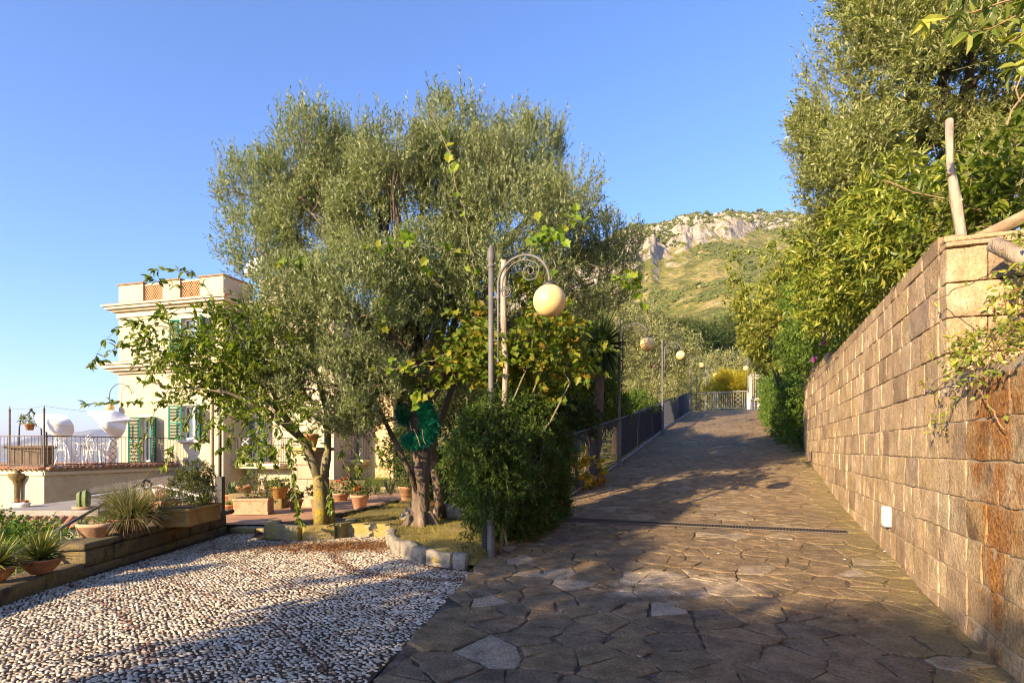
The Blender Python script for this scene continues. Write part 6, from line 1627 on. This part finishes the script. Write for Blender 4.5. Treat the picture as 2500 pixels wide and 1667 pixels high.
p = at(925, 1240, 13.2); t = thing('stone_slab', 'small pale slab lying at the edge of lawn and patio', 'slab', p); g = G(); stone(g, p, A(.14, .1, .03), np.eye(3), 0, 4, .02, .01, 5, 3); g.build('stone', MWHITE, t)
# bush of autumn-coloured leaves at the foot of the fence
bush('creeper', 'orange and yellow autumn creeper hanging through the fence bars at the ramp edge', 'creeper', [(road(8.4, 5.05, .45), A(.3, .15, .4)), (road(8.8, 5.0, .2), A(.3, .18, .18)), (road(7.6, 5.1, .6), A(.3, .1, .4))], 60, 5, .2, .10, .10, 'vine', leafmat('autumn_leaf', [(.55, .20, .02), (.50, .35, .03), (.30, .30, .03), (.35, .12, .02)], trans=.4), 63, road(8.4, 5.2, 0), stems=3)

# ================================================================ trees between the villa and the ramp, beyond the fence
def tree(name, lab, base, trunk, blobs, n, per, twig, L, W, kind, m, seed, group, r0=.14, bark=MBARK, **kw):
    t = thing(name, lab, 'tree', base, group); g = G()
    fork = trunk[-1]; k = len(trunk)
    g.tube([A(*base) - A(0, 0, .3)] + list(trunk), np.concatenate([[r0 * 1.35], np.linspace(r0, r0 * .7, k)]), 10, wob=.3)
    limbs(g, fork, blobs, r0 * .5, max(r0 * .1, .01), 4, seed); g.build('trunk', bark, t, True)
    g = G(); foliage(g, blobs, n, per, twig, L, W, kind, seed=seed, **kw); g.build('crown', m, t); return t
GT = 'trees beyond the fence'
def gz(px, Y): x = (px - CX) / F * Y; return A(x, Y, float(terrain(np.array([x]), np.array([Y]))[0]))
spec = [
    ('garden_tree', 'shaded tree with a straight bare trunk behind the vine, just left of the climbing fence', 1335, 15.5, [(1335, 1010), (1350, 930)], [(1290, 880, 100, 80), (1380, 820, 80, 70), (1330, 960, 90, 60), (1250, 960, 70, 60)], 1500, MBROAD, .12),
    ('garden_tree', 'slanting dark-trunked tree leaning behind the fence near the vine', 1360, 18.0, [(1385, 1000), (1420, 930)], [(1400, 900, 80, 70), (1440, 960, 70, 50), (1340, 900, 60, 70)], 1200, MBROAD, .13),
    ('garden_tree', 'tree with a slim reddish trunk standing under the yucca', 1430, 20.0, [(1440, 1020), (1432, 930)], [(1450, 920, 60, 60), (1480, 990, 60, 40), (1400, 980, 60, 50)], 1000, MBROAD, .10),
    ('olive_tree', 'grey-green olive tree behind the shaded second lamp', 1500, 31, [(1510, 960), (1520, 900)], [(1490, 830, 80, 80), (1550, 860, 80, 70), (1500, 920, 80, 60), (1540, 780, 60, 50), (1450, 770, 60, 60)], 3000, MOLIVE2, .16),
    ('olive_tree', 'olive tree behind the sunlit third lamp with crooked limbs showing', 1590, 40, [(1600, 950), (1590, 900)], [(1580, 880, 80, 70), (1640, 900, 70, 60), (1600, 950, 70, 50), (1560, 820, 60, 50), (1650, 850, 50, 50)], 3000, MOLIVE2, .2),
    ('olive_tree', 'pale olive tree rising over the fence end and its far lamps', 1665, 56, [(1665, 960), (1665, 920)], [(1650, 920, 55, 45), (1700, 930, 50, 50), (1690, 960, 45, 40), (1630, 955, 45, 40), (1720, 965, 40, 30)], 2400, MOLIVE2, .22),
    ('olive_tree', 'broad silvery olive tree above the crest railing', 1775, 66, [(1775, 960), (1775, 930)], [(1760, 905, 50, 40), (1810, 900, 55, 40), (1790, 940, 55, 35), (1840, 925, 45, 35), (1730, 935, 35, 35)], 2600, MOLIVE2, .3),
]
for i, (nm, lab, px, Y, tr, bl, n, m, r0) in enumerate(spec):
    b = gz(px, Y); olv = m is MOLIVE2
    sc_ = Y / 22.0
    tree(nm, lab, tuple(b), [at(x, y, Y) for x, y in tr], pxblobs(bl, Y, i, Y * .04), n, 8, .34 * max(sc_, .7), (.11 if olv else .12) * max(sc_, .9), (.034 if olv else .055) * max(sc_, .9), 'thin' if olv else 'broad', m, 200 + i, GT, r0, thr=.47, cs=.6 * max(sc_, .8), up=.4)
# leafy under-storey seen through the fence bars
for i, (px, py, rx, ry, Y, m, lab) in enumerate(((1350, 1040, 110, 40, 15, MDGREEN, 'dark shrub filling the gap behind the lowest stretch of fence'), (1450, 1010, 80, 40, 19, MBROAD, 'green shrub under the trees behind the second lamp'), (1530, 1000, 60, 30, 24, MHEDGE, 'light green shrub just above the handrail behind the sheet panels'), (1580, 965, 60, 30, 30, MOLIVE2, 'grey-green shrub above the handrail by the third lamp'))):
    b = gz(px, Y); bush('shrub', lab, 'shrub', pxblobs([(px - rx * .5, py, rx * .6, ry), (px + rx * .5, py - 8, rx * .6, ry), (px, py + 10, rx * .6, ry)], Y, i, .4), 900, 8, .3, .10, .045, 'broad', m, 300 + i, tuple(b))
# yucca
p = gz(1455, 16.6); hd = at(1468, 842, 16.6); t = thing('yucca', 'spiky yucca head of stiff dark strap leaves on a tall trunk behind the first lamp', 'yucca', p)
g = G(); g.tube(curve(p, hd, 0, 8, seed=2, jit=.03), np.linspace(.16, .12, 8), 10, wob=.4); g.build('trunk', MBARK, t, True)
g = G(); blades(g, hd, 190, 1.2, .034, (-15, 88), 5, .25, r0=.1); g.build('leaves', MPALM, t)
g = G(); blades(g, hd - A(0, 0, .1), 110, 1.1, .03, (-75, -15), 6, .35, r0=.12); g.build('dead_leaves', MDGREEN, t)
# golden bush, pines and other trees towards the mountain
def clump(name, lab, cat, px, Y, bl, n, per, twig, L, W, m, seed, group=None, kind='thin', **kw):
    b = gz(px, Y); return tree(name, lab, tuple(b), [at(px, max(q[1] for q in bl), Y)], pxblobs(bl, Y, seed, Y * .02), n, per, twig, L, W, kind, m, seed, group, r0=.004 * Y, **kw)
bush('shrub', 'sunlit green shrub below the handrail at the lower left edge of the photo', 'shrub', pxblobs([(30, 1350, 70, 60), (90, 1330, 60, 45), (-20, 1330, 60, 70), (120, 1370, 50, 40), (180, 1350, 45, 50)], 8.3, 3, .3), 700, 8, .2, .06, .034, 'broad', MHEDGE, 405, (-7.2, 8.3, -1.6), up=.3)
bush('golden_bush', 'bright golden yellow bush behind the crest railing', 'bush', pxblobs([(1785, 945, 38, 30), (1750, 960, 25, 25), (1800, 965, 30, 22), (1815, 935, 22, 22), (1770, 930, 18, 18)], 47, 1, .6), 1500, 8, .6, .22, .05, 'thin', MGOLD, 401, tuple(gz(1785, 47)), up=.4)
MT = 'trees at the foot of the mountain'
clump('cypress_tree', 'upright dark conifer with brownish tops in front of the pines', 'tree', 1705, 75, [(1700, 860, 32, 55), (1735, 875, 28, 45), (1665, 880, 28, 45), (1720, 905, 35, 30)], 1700, 9, 1.4, .5, .12, MDGREEN, 411, MT, up=1.3, out=.3)
clump('cypress_tree', 'dark cypress beside the brownish conifer', 'tree', 1752, 80, [(1752, 860, 25, 48), (1768, 885, 20, 35)], 900, 9, 1.4, .5, .12, MDGREEN, 412, MT, up=1.3, out=.3)
clump('pine_tree', 'spreading umbrella pine at the foot of the slope left of the conifers', 'tree', 1650, 120, [(1640, 815, 38, 22), (1670, 805, 30, 18), (1690, 820, 28, 18), (1620, 830, 30, 20)], 1500, 9, 1.6, .6, .14, MPINE, 413, MT)
clump('pine_tree', 'broad light green pine with layered crown on the lower slope', 'tree', 1810, 125, [(1800, 800, 40, 25), (1840, 790, 40, 22), (1790, 830, 45, 25), (1850, 825, 40, 28), (1820, 850, 45, 22)], 2200, 9, 1.6, .6, .14, MPINE, 414, MT)
clump('pine_tree', 'pine tree half hidden behind the yellow shrub on the lower slope', 'tree', 1900, 120, [(1890, 840, 45, 35), (1930, 820, 40, 35), (1880, 880, 45, 30), (1950, 860, 45, 40)], 1800, 9, 1.6, .6, .14, MPINE, 415, MT)
clump('oak_tree', 'round dark green oak between the pines', 'tree', 1745, 110, [(1740, 815, 28, 18), (1760, 830, 28, 20), (1725, 835, 26, 18)], 1100, 9, 1.3, .5, .2, MMID, 416, MT, kind='thin')
clump('oak_tree', 'bushy oak rising behind the olive trees above the lamps', 'tree', 1590, 90, [(1580, 800, 40, 30), (1620, 815, 35, 30), (1550, 790, 40, 30), (1600, 840, 45, 30)], 1600, 9, 1.1, .4, .16, MMID, 417, MT)
clump('oak_tree', 'loose grey-green oak right of the pale olive', 'tree', 1850, 85, [(1850, 890, 45, 30), (1880, 910, 40, 35), (1820, 880, 35, 25)], 1500, 9, 1.0, .36, .12, MOLIVE2, 418, MT)
# scrub on the mountain: nobody could count it
def scrub():
    g = G(); r_ = np.random.default_rng(8); n = 34000
    Y = r_.uniform(120, 735, n) ** 1.0; r = r_.uniform(.08, .66, n); x = r * Y
    keep = fbm(np.stack([x / 55, Y / 55, x * 0], 1), 4) + .10 * (Y < 180) > .46; x = x[keep]; Y = Y[keep]; n = len(x)
    z = terrain(x, Y); s_ = r_.uniform(.45, 1.5, n) * np.interp(Y, [120, 735], [.9, 1.5])
    U, Q = _tpl(2); U = unit(U)
    nz = 1 + (r_.uniform(size=(n, len(U))) - .5) * .7
    V = np.stack([x, Y, z + s_ * .25], 1)[:, None] + U[None] * nz[..., None] * (s_[:, None, None] * A(1, 1, .75))
    g.add(V.reshape(-1, 3), (Q[None] + (np.arange(n) * len(U))[:, None, None]).reshape(-1, 4))
    o = g.build('scrub', mat('scrub_green', [(.07, .09, .022), (.11, .13, .034), (.15, .16, .045), (.09, .115, .03)], .95, .8, .0, 3, island=True), smooth=False)
    tag(o, 'dark green scrub dotted over the dry mountain slope', 'scrub', kind='stuff')
scrub()

# ================================================================ right-hand side: hedge, shrubs behind the wall, olive, poles
def hedge():
    t = thing('ivy_hedge', 'dense bright green ivy hedge covering the far end of the wall beside the ramp', 'hedge', road(20, .3))
    B = []; r_ = np.random.default_rng(4)
    for s in np.arange(15.6, 31, .55):
        for h in (.3, .9, 1.5, 2.0):
            L = np.interp(s, [15.6, 18, 24, 31], [-.15, .2, .42, .5]); B.append((road(s, L, h), A(.5, .45, .5), 1))
    g = G(); foliage(g, B, 5200, 8, .2, .085, .05, 'broad', up=.1, out=.8, rnd=.5, shell=.85, thr=.40, cs=.5, seed=71); g.build('foliage', MHEDGE, t)
    g = G()
    for s in np.arange(16, 31, 1.0): g.tube(curve(road(s, -.2, -.1), road(s + .3, .1, 2.0), 0, 5, seed=int(s), jit=.05), .02, 5)
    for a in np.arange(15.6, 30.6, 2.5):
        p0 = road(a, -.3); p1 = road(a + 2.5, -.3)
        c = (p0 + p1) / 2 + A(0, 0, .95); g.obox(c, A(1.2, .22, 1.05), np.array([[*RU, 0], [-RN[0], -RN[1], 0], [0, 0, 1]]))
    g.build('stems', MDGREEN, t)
hedge()
def R(px, py, Y, rx, ry, w=1): k = Y / F; return (at(px, py, Y), A(rx * k, (rx + ry) / 2 * k, ry * k), w)
def right_shrubs():
    b = road(12, -1.5); b[2] = 3.1
    bush('laurel_shrub', 'mass of glossy laurel-like shrubs leaning over the top of the tufa wall', 'shrub', [R(2210, 580, 7.6, 90, 70), (R(2140, 640, 8.6, 80, 70)), R(2080, 690, 10, 75, 75), R(2040, 740, 11.5, 70, 70), R(2130, 560, 9.0, 90, 70), R(2040, 640, 11, 75, 80), R(2260, 500, 7.4, 80, 70), R(2190, 480, 8.4, 80, 60)], 2300, 8, .32, .125, .042, 'broad', MLAUR, 501, tuple(b), up=.25, out=.7, thr=.40, cs=.5)
    b = road(16, -1.2); b[2] = 3.2
    t = bush('flowering_shrub', 'green shrub with purple flowers behind the far end of the wall', 'shrub', [R(2000, 790, 14.5, 70, 70), R(1960, 850, 16.5, 55, 55), R(2030, 760, 13, 60, 55), R(1985, 720, 15, 60, 60)], 1500, 8, .3, .10, .04, 'broad', MHEDGE, 502, tuple(b), up=.25, out=.7)
    g = G(); r_ = np.random.default_rng(7)
    for px, py in ((2022, 820), (1998, 802), (2016, 815), (2030, 826), (1990, 873), (2010, 838), (2050, 812), (1985, 880), (2040, 790)):
        c = at(px, py, 12.6 if px > 2005 else 14.0)
        for q in range(8): g.sphere(c + r_.normal(size=3) * .03, .022, 6, 4)
    g.build('flowers', MPURP, t)
    b = gz(1900, 20); b[2] = 3.6
    bush('yellow_shrub', 'tall airy yellow-green shrub with whorled leaves above the ivy hedge', 'shrub', [R(1900, 720, 19, 50, 70, 1), R(1850, 660, 19, 40, 40, .5), R(1930, 800, 18, 60, 70, 1), R(1880, 850, 18.5, 55, 60, 1), R(1960, 680, 17, 60, 90, 1), R(1990, 610, 16, 60, 80, 1), R(1845, 620, 19, 18, 22, .5), R(1885, 625, 19, 18, 25, .5), R(1800, 650, 19.5, 28, 36, .7), R(1845, 745, 19, 50, 55, .9), R(1790, 720, 19.5, 25, 30, .4), R(1860, 830, 18.5, 55, 50, 1), R(1825, 680, 19, 18, 20, .3), R(1905, 600, 18, 20, 30, .4)], 1640, 12, .09, .17, .05, 'thin', MYELS, 503, tuple(b), up=.45, out=.5, rnd=.5, spread=.95, shell=.4, thr=.52, cs=.5, stems=10)
right_shrubs()
def olive_right():
    base = A(8.2, 9.5, 3.1); t = thing('olive_tree', 'big olive tree rising above the tufa wall with dense silvery foliage against the sky', 'tree', base)
    B = [R(2075, 230, 9.6, 110, 120), R(2030, 330, 9.6, 85, 100), R(2150, 110, 9.4, 130, 130), R(2300, 190, 9.0, 190, 170), R(2140, 420, 9.4, 170, 140), R(2070, 500, 9.8, 105, 100), R(2300, 400, 9.2, 190, 150), R(2440, 110, 8.6, 140, 160), R(2450, 350, 8.6, 130, 180), R(2230, 20, 9, 180, 100), R(2420, -60, 8.5, 200, 120), R(2010, 420, 10, 70, 60), R(2550, 250, 8.4, 120, 220)]
    g = G(); fork = at(2330, 330, 9.4)
    g.tube(curve(base, fork, 0, 8, seed=3, jit=.06), np.linspace(.22, .13, 8), 12, wob=.5); limbs(g, fork, B, .08, .014, 5, 9)
    g.build('trunk', MBARK, t, True); tw = G()
    g = G(); foliage(g, B, 12500, 12, .28, .082, .027, 'thin', up=.6, out=.55, rnd=.5, spread=.62, shell=.5, thr=.53, cs=.62, seed=81, sticks=(tw, .1), stick_r=.004)
    foliage(g, [B[0], B[1], B[2], B[5], B[11]], 620, 16, .42, .066, .016, 'thin', up=1.2, out=.9, rnd=.25, spread=.6, shell=.95, thr=.3, seed=83, sticks=(tw, 1))
    g.build('crown', MOLIVE3, t); tw.build('twigs', MBARK2, t)
olive_right()
def poles():
    Y = 5.55
    a = at(2352, 600, Y); b = at(2316, 296, Y + .1); t = thing('dead_trunk', 'bleached bare upright pole standing on the wall pier', 'pole', a)
    g = G(); g.tube([a - A(0, 0, .1), a, at(2330, 480, Y), at(2320, 400, Y), b], [.044, .043, .042, .04, .034], 12, wob=1.6); g.tube([at(2322, 430, Y), at(2312, 418, Y - .05)], [.02, .012], 6); g.tube([at(2336, 500, Y), at(2350, 486, Y - .06)], [.022, .010], 6); g.build('shaft', MDEAD, t, True)
    a = at(2352, 598, 5.5); b = at(2560, 500, 5.0); t = thing('log', 'brown log rising to the right from the top of the wall pier', 'log', a)
    g = G(); g.tube([a, at(2440, 560, 5.3), b], [.05, .058, .06], 10, wob=.5); g.build('shaft', MLOG, t, True)
    a = at(2425, 596, 4.75); b = at(2560, 660, 4.4); t = thing('log', 'pale sawn log lying down to the right behind the wall pier', 'log', a)
    g = G(); g.tube([a, b], [.06, .065], 12, wob=.4); g.build('shaft', MDEAD, t, True)
poles()
def wall_creeper():
    b = road(.2, -.4); b[2] = 2.15; t = thing('wall_creeper', 'straggling creeper with small leaves and dry twigs hanging over the stained end of the wall', 'creeper', b)
    g = G(); gs = G(); gd = G(); r_ = np.random.default_rng(33)
    def onwall(px, py, out=.05):
        r = (px - CX) / F; q = R0 + out * RN; s = (r * q[1] - q[0]) / (RU[0] - r * RU[1]); Y = q[1] + s * RU[1]; return at(px, py, Y)
    for i, (sh, n) in enumerate((([(2500, 760), (2440, 800), (2400, 850), (2340, 900), (2280, 935), (2245, 940)], 34), ([(2480, 800), (2400, 880), (2330, 920), (2290, 950), (2276, 1000), (2270, 1060)], 30), ([(2420, 860), (2350, 930), (2320, 970), (2300, 1020), (2305, 1070)], 24), ([(2460, 820), (2400, 900), (2390, 950), (2420, 1000), (2450, 1050)], 16), ([(2520, 640), (2440, 660), (2350, 700), (2280, 735)], 6), ([(2520, 700), (2450, 720), (2400, 740)], 22), ([(2510, 850), (2440, 900), (2380, 930)], 26))):
        P = np.array([onwall(x, y, .05 + .03 * (j % 2)) for j, (x, y) in enumerate(sh)]); tt = np.linspace(0, len(sh) - 1, 22)
        C = np.stack([np.interp(tt, np.arange(len(sh)), P[:, j]) for j in range(3)], 1) + r_.normal(size=(22, 3)) * .008
        gs.tube(C, .004, 5, cap=False); k = r_.uniform(0, 21, n)
        bp = np.stack([np.interp(k, np.arange(22), C[:, j]) for j in range(3)], 1) + r_.normal(size=(n, 3)) * .02
        leaves(g, bp, r_.normal(size=(n, 3)) + A(-.2, -.3, -.1), A(-.7, -.4, .5) + r_.normal(size=(n, 3)) * .4, r_.uniform(.04, .075, n), r_.uniform(.018, .03, n), 'broad')
    foliage(g, [(road(.6, -.25, 0) * A(1, 1, 0) + A(0, 0, 2.2), A(.35, .3, .18)), (road(-.5, -.2, 0) * A(1, 1, 0) + A(0, 0, 2.35), A(.4, .3, .3)), (road(-1.2, -.3, 0) * A(1, 1, 0) + A(0, 0, 2.6), A(.4, .3, .5)), (road(.9, -.62, 0) * A(1, 1, 0) + A(0, 0, 2.7), A(.25, .2, .5))], 330, 7, .22, .065, .028, 'broad', droop=.2, seed=91, sticks=(gs, .8))
    for i in range(60):
        p = road(r_.uniform(-1.5, 1.0), r_.uniform(-.4, .02), 0); p[2] = 2.2 + r_.uniform(-.1, .3)
        gs.tube(curve(p, p + A(*(RN * r_.uniform(0, .12)), r_.uniform(-.7, .2)) + A(*(RU * r_.uniform(-.5, .5)), 0), r_.uniform(-.1, .15), 6, seed=i, jit=.02), .0025, 4, cap=False)
    n = 170; p = np.array([road(r_.uniform(-1.2, 1.2), r_.uniform(-.1, .06), 0) for _ in range(n)]); p[:, 2] = r_.uniform(1.9, 3.0, n) * .35 + 2.25 * .65
    leaves(gd, p, r_.normal(size=(n, 3)), r_.normal(size=(n, 3)), .035, .014, 'thin')
    g.build('foliage', MLAUR, t); gs.build('stems', MBROWNT, t); gd.build('dry_leaves', MBROWNL, t)
MBROWNT = mat('reddish_twig', [(.30, .17, .09), (.40, .26, .14)], .8)
wall_creeper()
def bough():
    """cherry-like bough hanging into the top right corner from a tree that stands outside the picture"""
    root = A(6.2, 3.4, 5.6); t = thing('overhanging_bough', 'bough with large pale green drooping leaves hanging in at the top right corner', 'branch', root)
    g = G(); gl = G(); r_ = np.random.default_rng(44); Y = 4.4
    for sh in ([(2640, -60), (2560, -20), (2450, 5), (2380, 30), (2300, 45), (2240, 50)], [(2620, 40), (2540, 60), (2470, 100), (2440, 110)], [(2600, -60), (2500, -40), (2380, -20), (2330, -30)], [(2600, 100), (2540, 70), (2500, 40)], [(2640, 120), (2560, 130), (2500, 150), (2470, 170)], [(2560, -20), (2480, 40), (2420, 70), (2360, 80)]):
        P = np.array([at(x, y, Y) for x, y in sh]); tt = np.linspace(0, len(sh) - 1, 24); C = np.stack([np.interp(tt, np.arange(len(sh)), P[:, j]) for j in range(3)], 1)
        g.tube(C, np.linspace(.009, .003, 24), 6, cap=False); n = 16; k = np.append(r_.uniform(4, 23, n), 23); n += 1
        bp = np.stack([np.interp(k, np.arange(24), C[:, j]) for j in range(3)], 1)
        leaves(gl, bp, unit(A(-.25, -.1, -.55) + r_.normal(size=(n, 3)) * .5), A(-.3, -.7, .4) + r_.normal(size=(n, 3)) * .5, r_.uniform(.12, .19, n), r_.uniform(.05, .065, n), 'broad')
    g.tube(curve(at(2640, -60, Y), root, .05, 6), np.linspace(.011, .03, 6), 6)
    g.build('twigs', MBROWNT, t, True); gl.build('leaves', MLAUR, t)
    # leafy shoots by the bleached pole
    t = thing('leafy_shoots', 'broad-leaved green shoots growing round the bleached pole', 'plant', at(2420, 600, 5.9))
    g = G(); gs = G(); foliage(g, [R(2400, 450, 6.0, 70, 60), R(2460, 480, 5.8, 60, 60), R(2380, 530, 6.0, 50, 40), R(2300, 520, 6.2, 60, 50), R(2480, 380, 6.0, 40, 50), R(2270, 590, 6.4, 50, 35), R(2440, 540, 5.9, 60, 40)], 260, 6, .26, .11, .055, 'broad', up=.1, seed=95, thr=.4, sticks=(gs, 1))
    g.build('leaves', MBROAD, t)
    for i, sh in enumerate(([(2500, 230), (2470, 270), (2450, 330), (2470, 390)], [(2500, 170), (2480, 220), (2490, 250)], [(2330, 490), (2230, 470), (2160, 440)], [(2500, 480), (2400, 510), (2340, 500)])):
        gs.tube([at(x, y, 6.0) for x, y in sh], .008, 5)
    gs.build('stems', MLOG, t)
bough()

# ================================================================ trees outside the picture that throw the long shadows on the court
def shade_tree(base, B, seed, n, lab):
    t = thing('shade_tree', lab, 'tree', base, 'trees behind the camera'); g = G(); top = A(base[0], base[1], B[0][0][2])
    g.tube(curve(base, top, 0, 6, seed=seed, jit=.05), np.linspace(.2, .12, 6), 10); limbs(g, top, B, .08, .02, 4, seed); g.build('trunk', MBARK, t, True)
    g = G(); foliage(g, B, n, 8, .35, .16, .07, 'broad', seed=seed, thr=.45, cs=.6); g.build('crown', MBROAD, t)
SD = A(.687, .727); PD = A(.727, -.687)       # along the shadows, and across them
def sh(q, p, d, rq, rp, rz):
    """blob whose shadow on z=0 is centred at (q along, p across); d metres up-sun"""
    xy = SD * (q - d) + PD * p; return (A(xy[0], xy[1], d * math.tan(SUN_EL)), A(max(rq, rp), max(rq, rp), rz))
B1 = [sh(2.0, -3.4, 12, 1.3, 1.2, .95), sh(2.3, -2.6, 12, 1.0, 1.0, .75), sh(4.6, -4.7, 12.5, 1.0, 1.0, .85), sh(4.3, -5.7, 12.5, .7, .7, .6), sh(8.2, -5.5, 12.5, .8, .7, .6)]
B2 = [sh(2.4, -.7, 12, 1.5, 1.5, .95), sh(3.4, -1.7, 12, 1.1, 1.0, .6), sh(2.8, 1.8, 12, 1.5, 1.4, .9), sh(.5, -1.8, 12, 1.3, 1.2, .6)]
b1 = SD * -9 + PD * -4.0; b2 = SD * -9.5 + PD * .3
shade_tree((b1[0], b1[1], 0), B1, 601, 1500, 'broad-crowned tree behind the viewpoint shading the middle of the pebble court')
shade_tree((b2[0], b2[1], 0), B2, 602, 1700, 'broad-crowned tree behind the viewpoint shading the lower flagstones')

# ================================================================ small litter
g = G(); r_ = np.random.default_rng(55); n = 5200
c = np.array([atz(880, 1335), atz(740, 1338), atz(930, 1330), atz(1120, 1400)]); i = r_.choice(4, n, p=[.45, .3, .2, .05])
p = c[i] + r_.normal(size=(n, 3)) * A(.62, .26, 0); keep = (p[:, 0] < cob_x(p[:, 1])) & (((p[:, 0] + 3.6) ** 2 + (p[:, 1] - 10.5) ** 2) > .95 ** 2) & (p[:, 1] < 10)
p = p[keep]; p[:, 2] = .012 + r_.uniform(0, .008, len(p)); n = len(p)
d = r_.normal(size=(n, 3)) * A(1, 1, .15); leaves(g, p, d, A(0, 0, 1) + r_.normal(size=(n, 3)) * .25, r_.uniform(.03, .06, n), r_.uniform(.012, .024, n), 'thin')
n = 700; p = np.stack([r_.uniform(-4.9, -.4, n), r_.uniform(3.6, 10, n), np.full(n, .016)], 1); p = p[p[:, 0] < cob_x(p[:, 1]) - .05]; n = len(p)
leaves(g, p, r_.normal(size=(n, 3)) * A(1, 1, .15), A(0, 0, 1) + r_.normal(size=(n, 3)) * .25, r_.uniform(.02, .045, n), r_.uniform(.01, .02, n), 'thin')
tag(g.build('fallen_leaves', MDRYLEAF), 'brown fallen leaves drifted on the pebbles in front of the planter and kerb', 'leaves', kind='stuff')
g = G(); n = 260
s_ = r_.uniform(-1, 20, n); L_ = r_.uniform(.1, 4.6, n); p = np.array([road(a, b, .016) for a, b in zip(s_, L_)])
d = r_.normal(size=(n, 3)) * A(1, 1, .08); leaves(g, p, d, A(0, 0, 1) + r_.normal(size=(n, 3)) * .15, r_.uniform(.025, .055, n), r_.uniform(.015, .03, n), 'thin')
tag(g.build('leaf_litter', leafmat('pale_litter', [(.34, .20, .07), (.45, .33, .16), (.24, .12, .04), (.5, .42, .2)], trans=.1)), 'scattered small yellow and tan leaves lying on the flagstones', 'leaves', kind='stuff')
g = G()
for px, py in ((1560, 1600), (2062, 1364), (2252, 1474), (2310, 1578), (1754, 1350), (1752, 1382), (1550, 1532), (2140, 1415), (2160, 1345), (1482, 1588), (1710, 1642), (1628, 1584)):
    p = atz(px, py, .02); s2, L2 = sl_of(p[0], p[1])
    for _ in range(3):
        p = atz(px, py, zroad(s2) + .012); s2, L2 = sl_of(p[0], p[1])
    g.lathe([(0, .0), (.016, .0), (.014, .003), (0, .003)], p, 10)
tag(g.build('white_spots', MWHITE), 'tiny white petals or spots scattered on the flagstones', 'petals', kind='stuff')

# ================================================================ the sea air that turns the far headland blue
k = N('sea_haze'); vol = k.n('VolumePrincipled', {'Color': (.70, .76, .95), 'Density': HAZE_D, 'Anisotropy': .2}).outputs[0]
k.t.links.new(vol, k.out.inputs[1])
g = G(); g.box((-13500, -13500, -142), (13500, 13500, 345))
struct(g.build('haze', k.m), 'stuff');
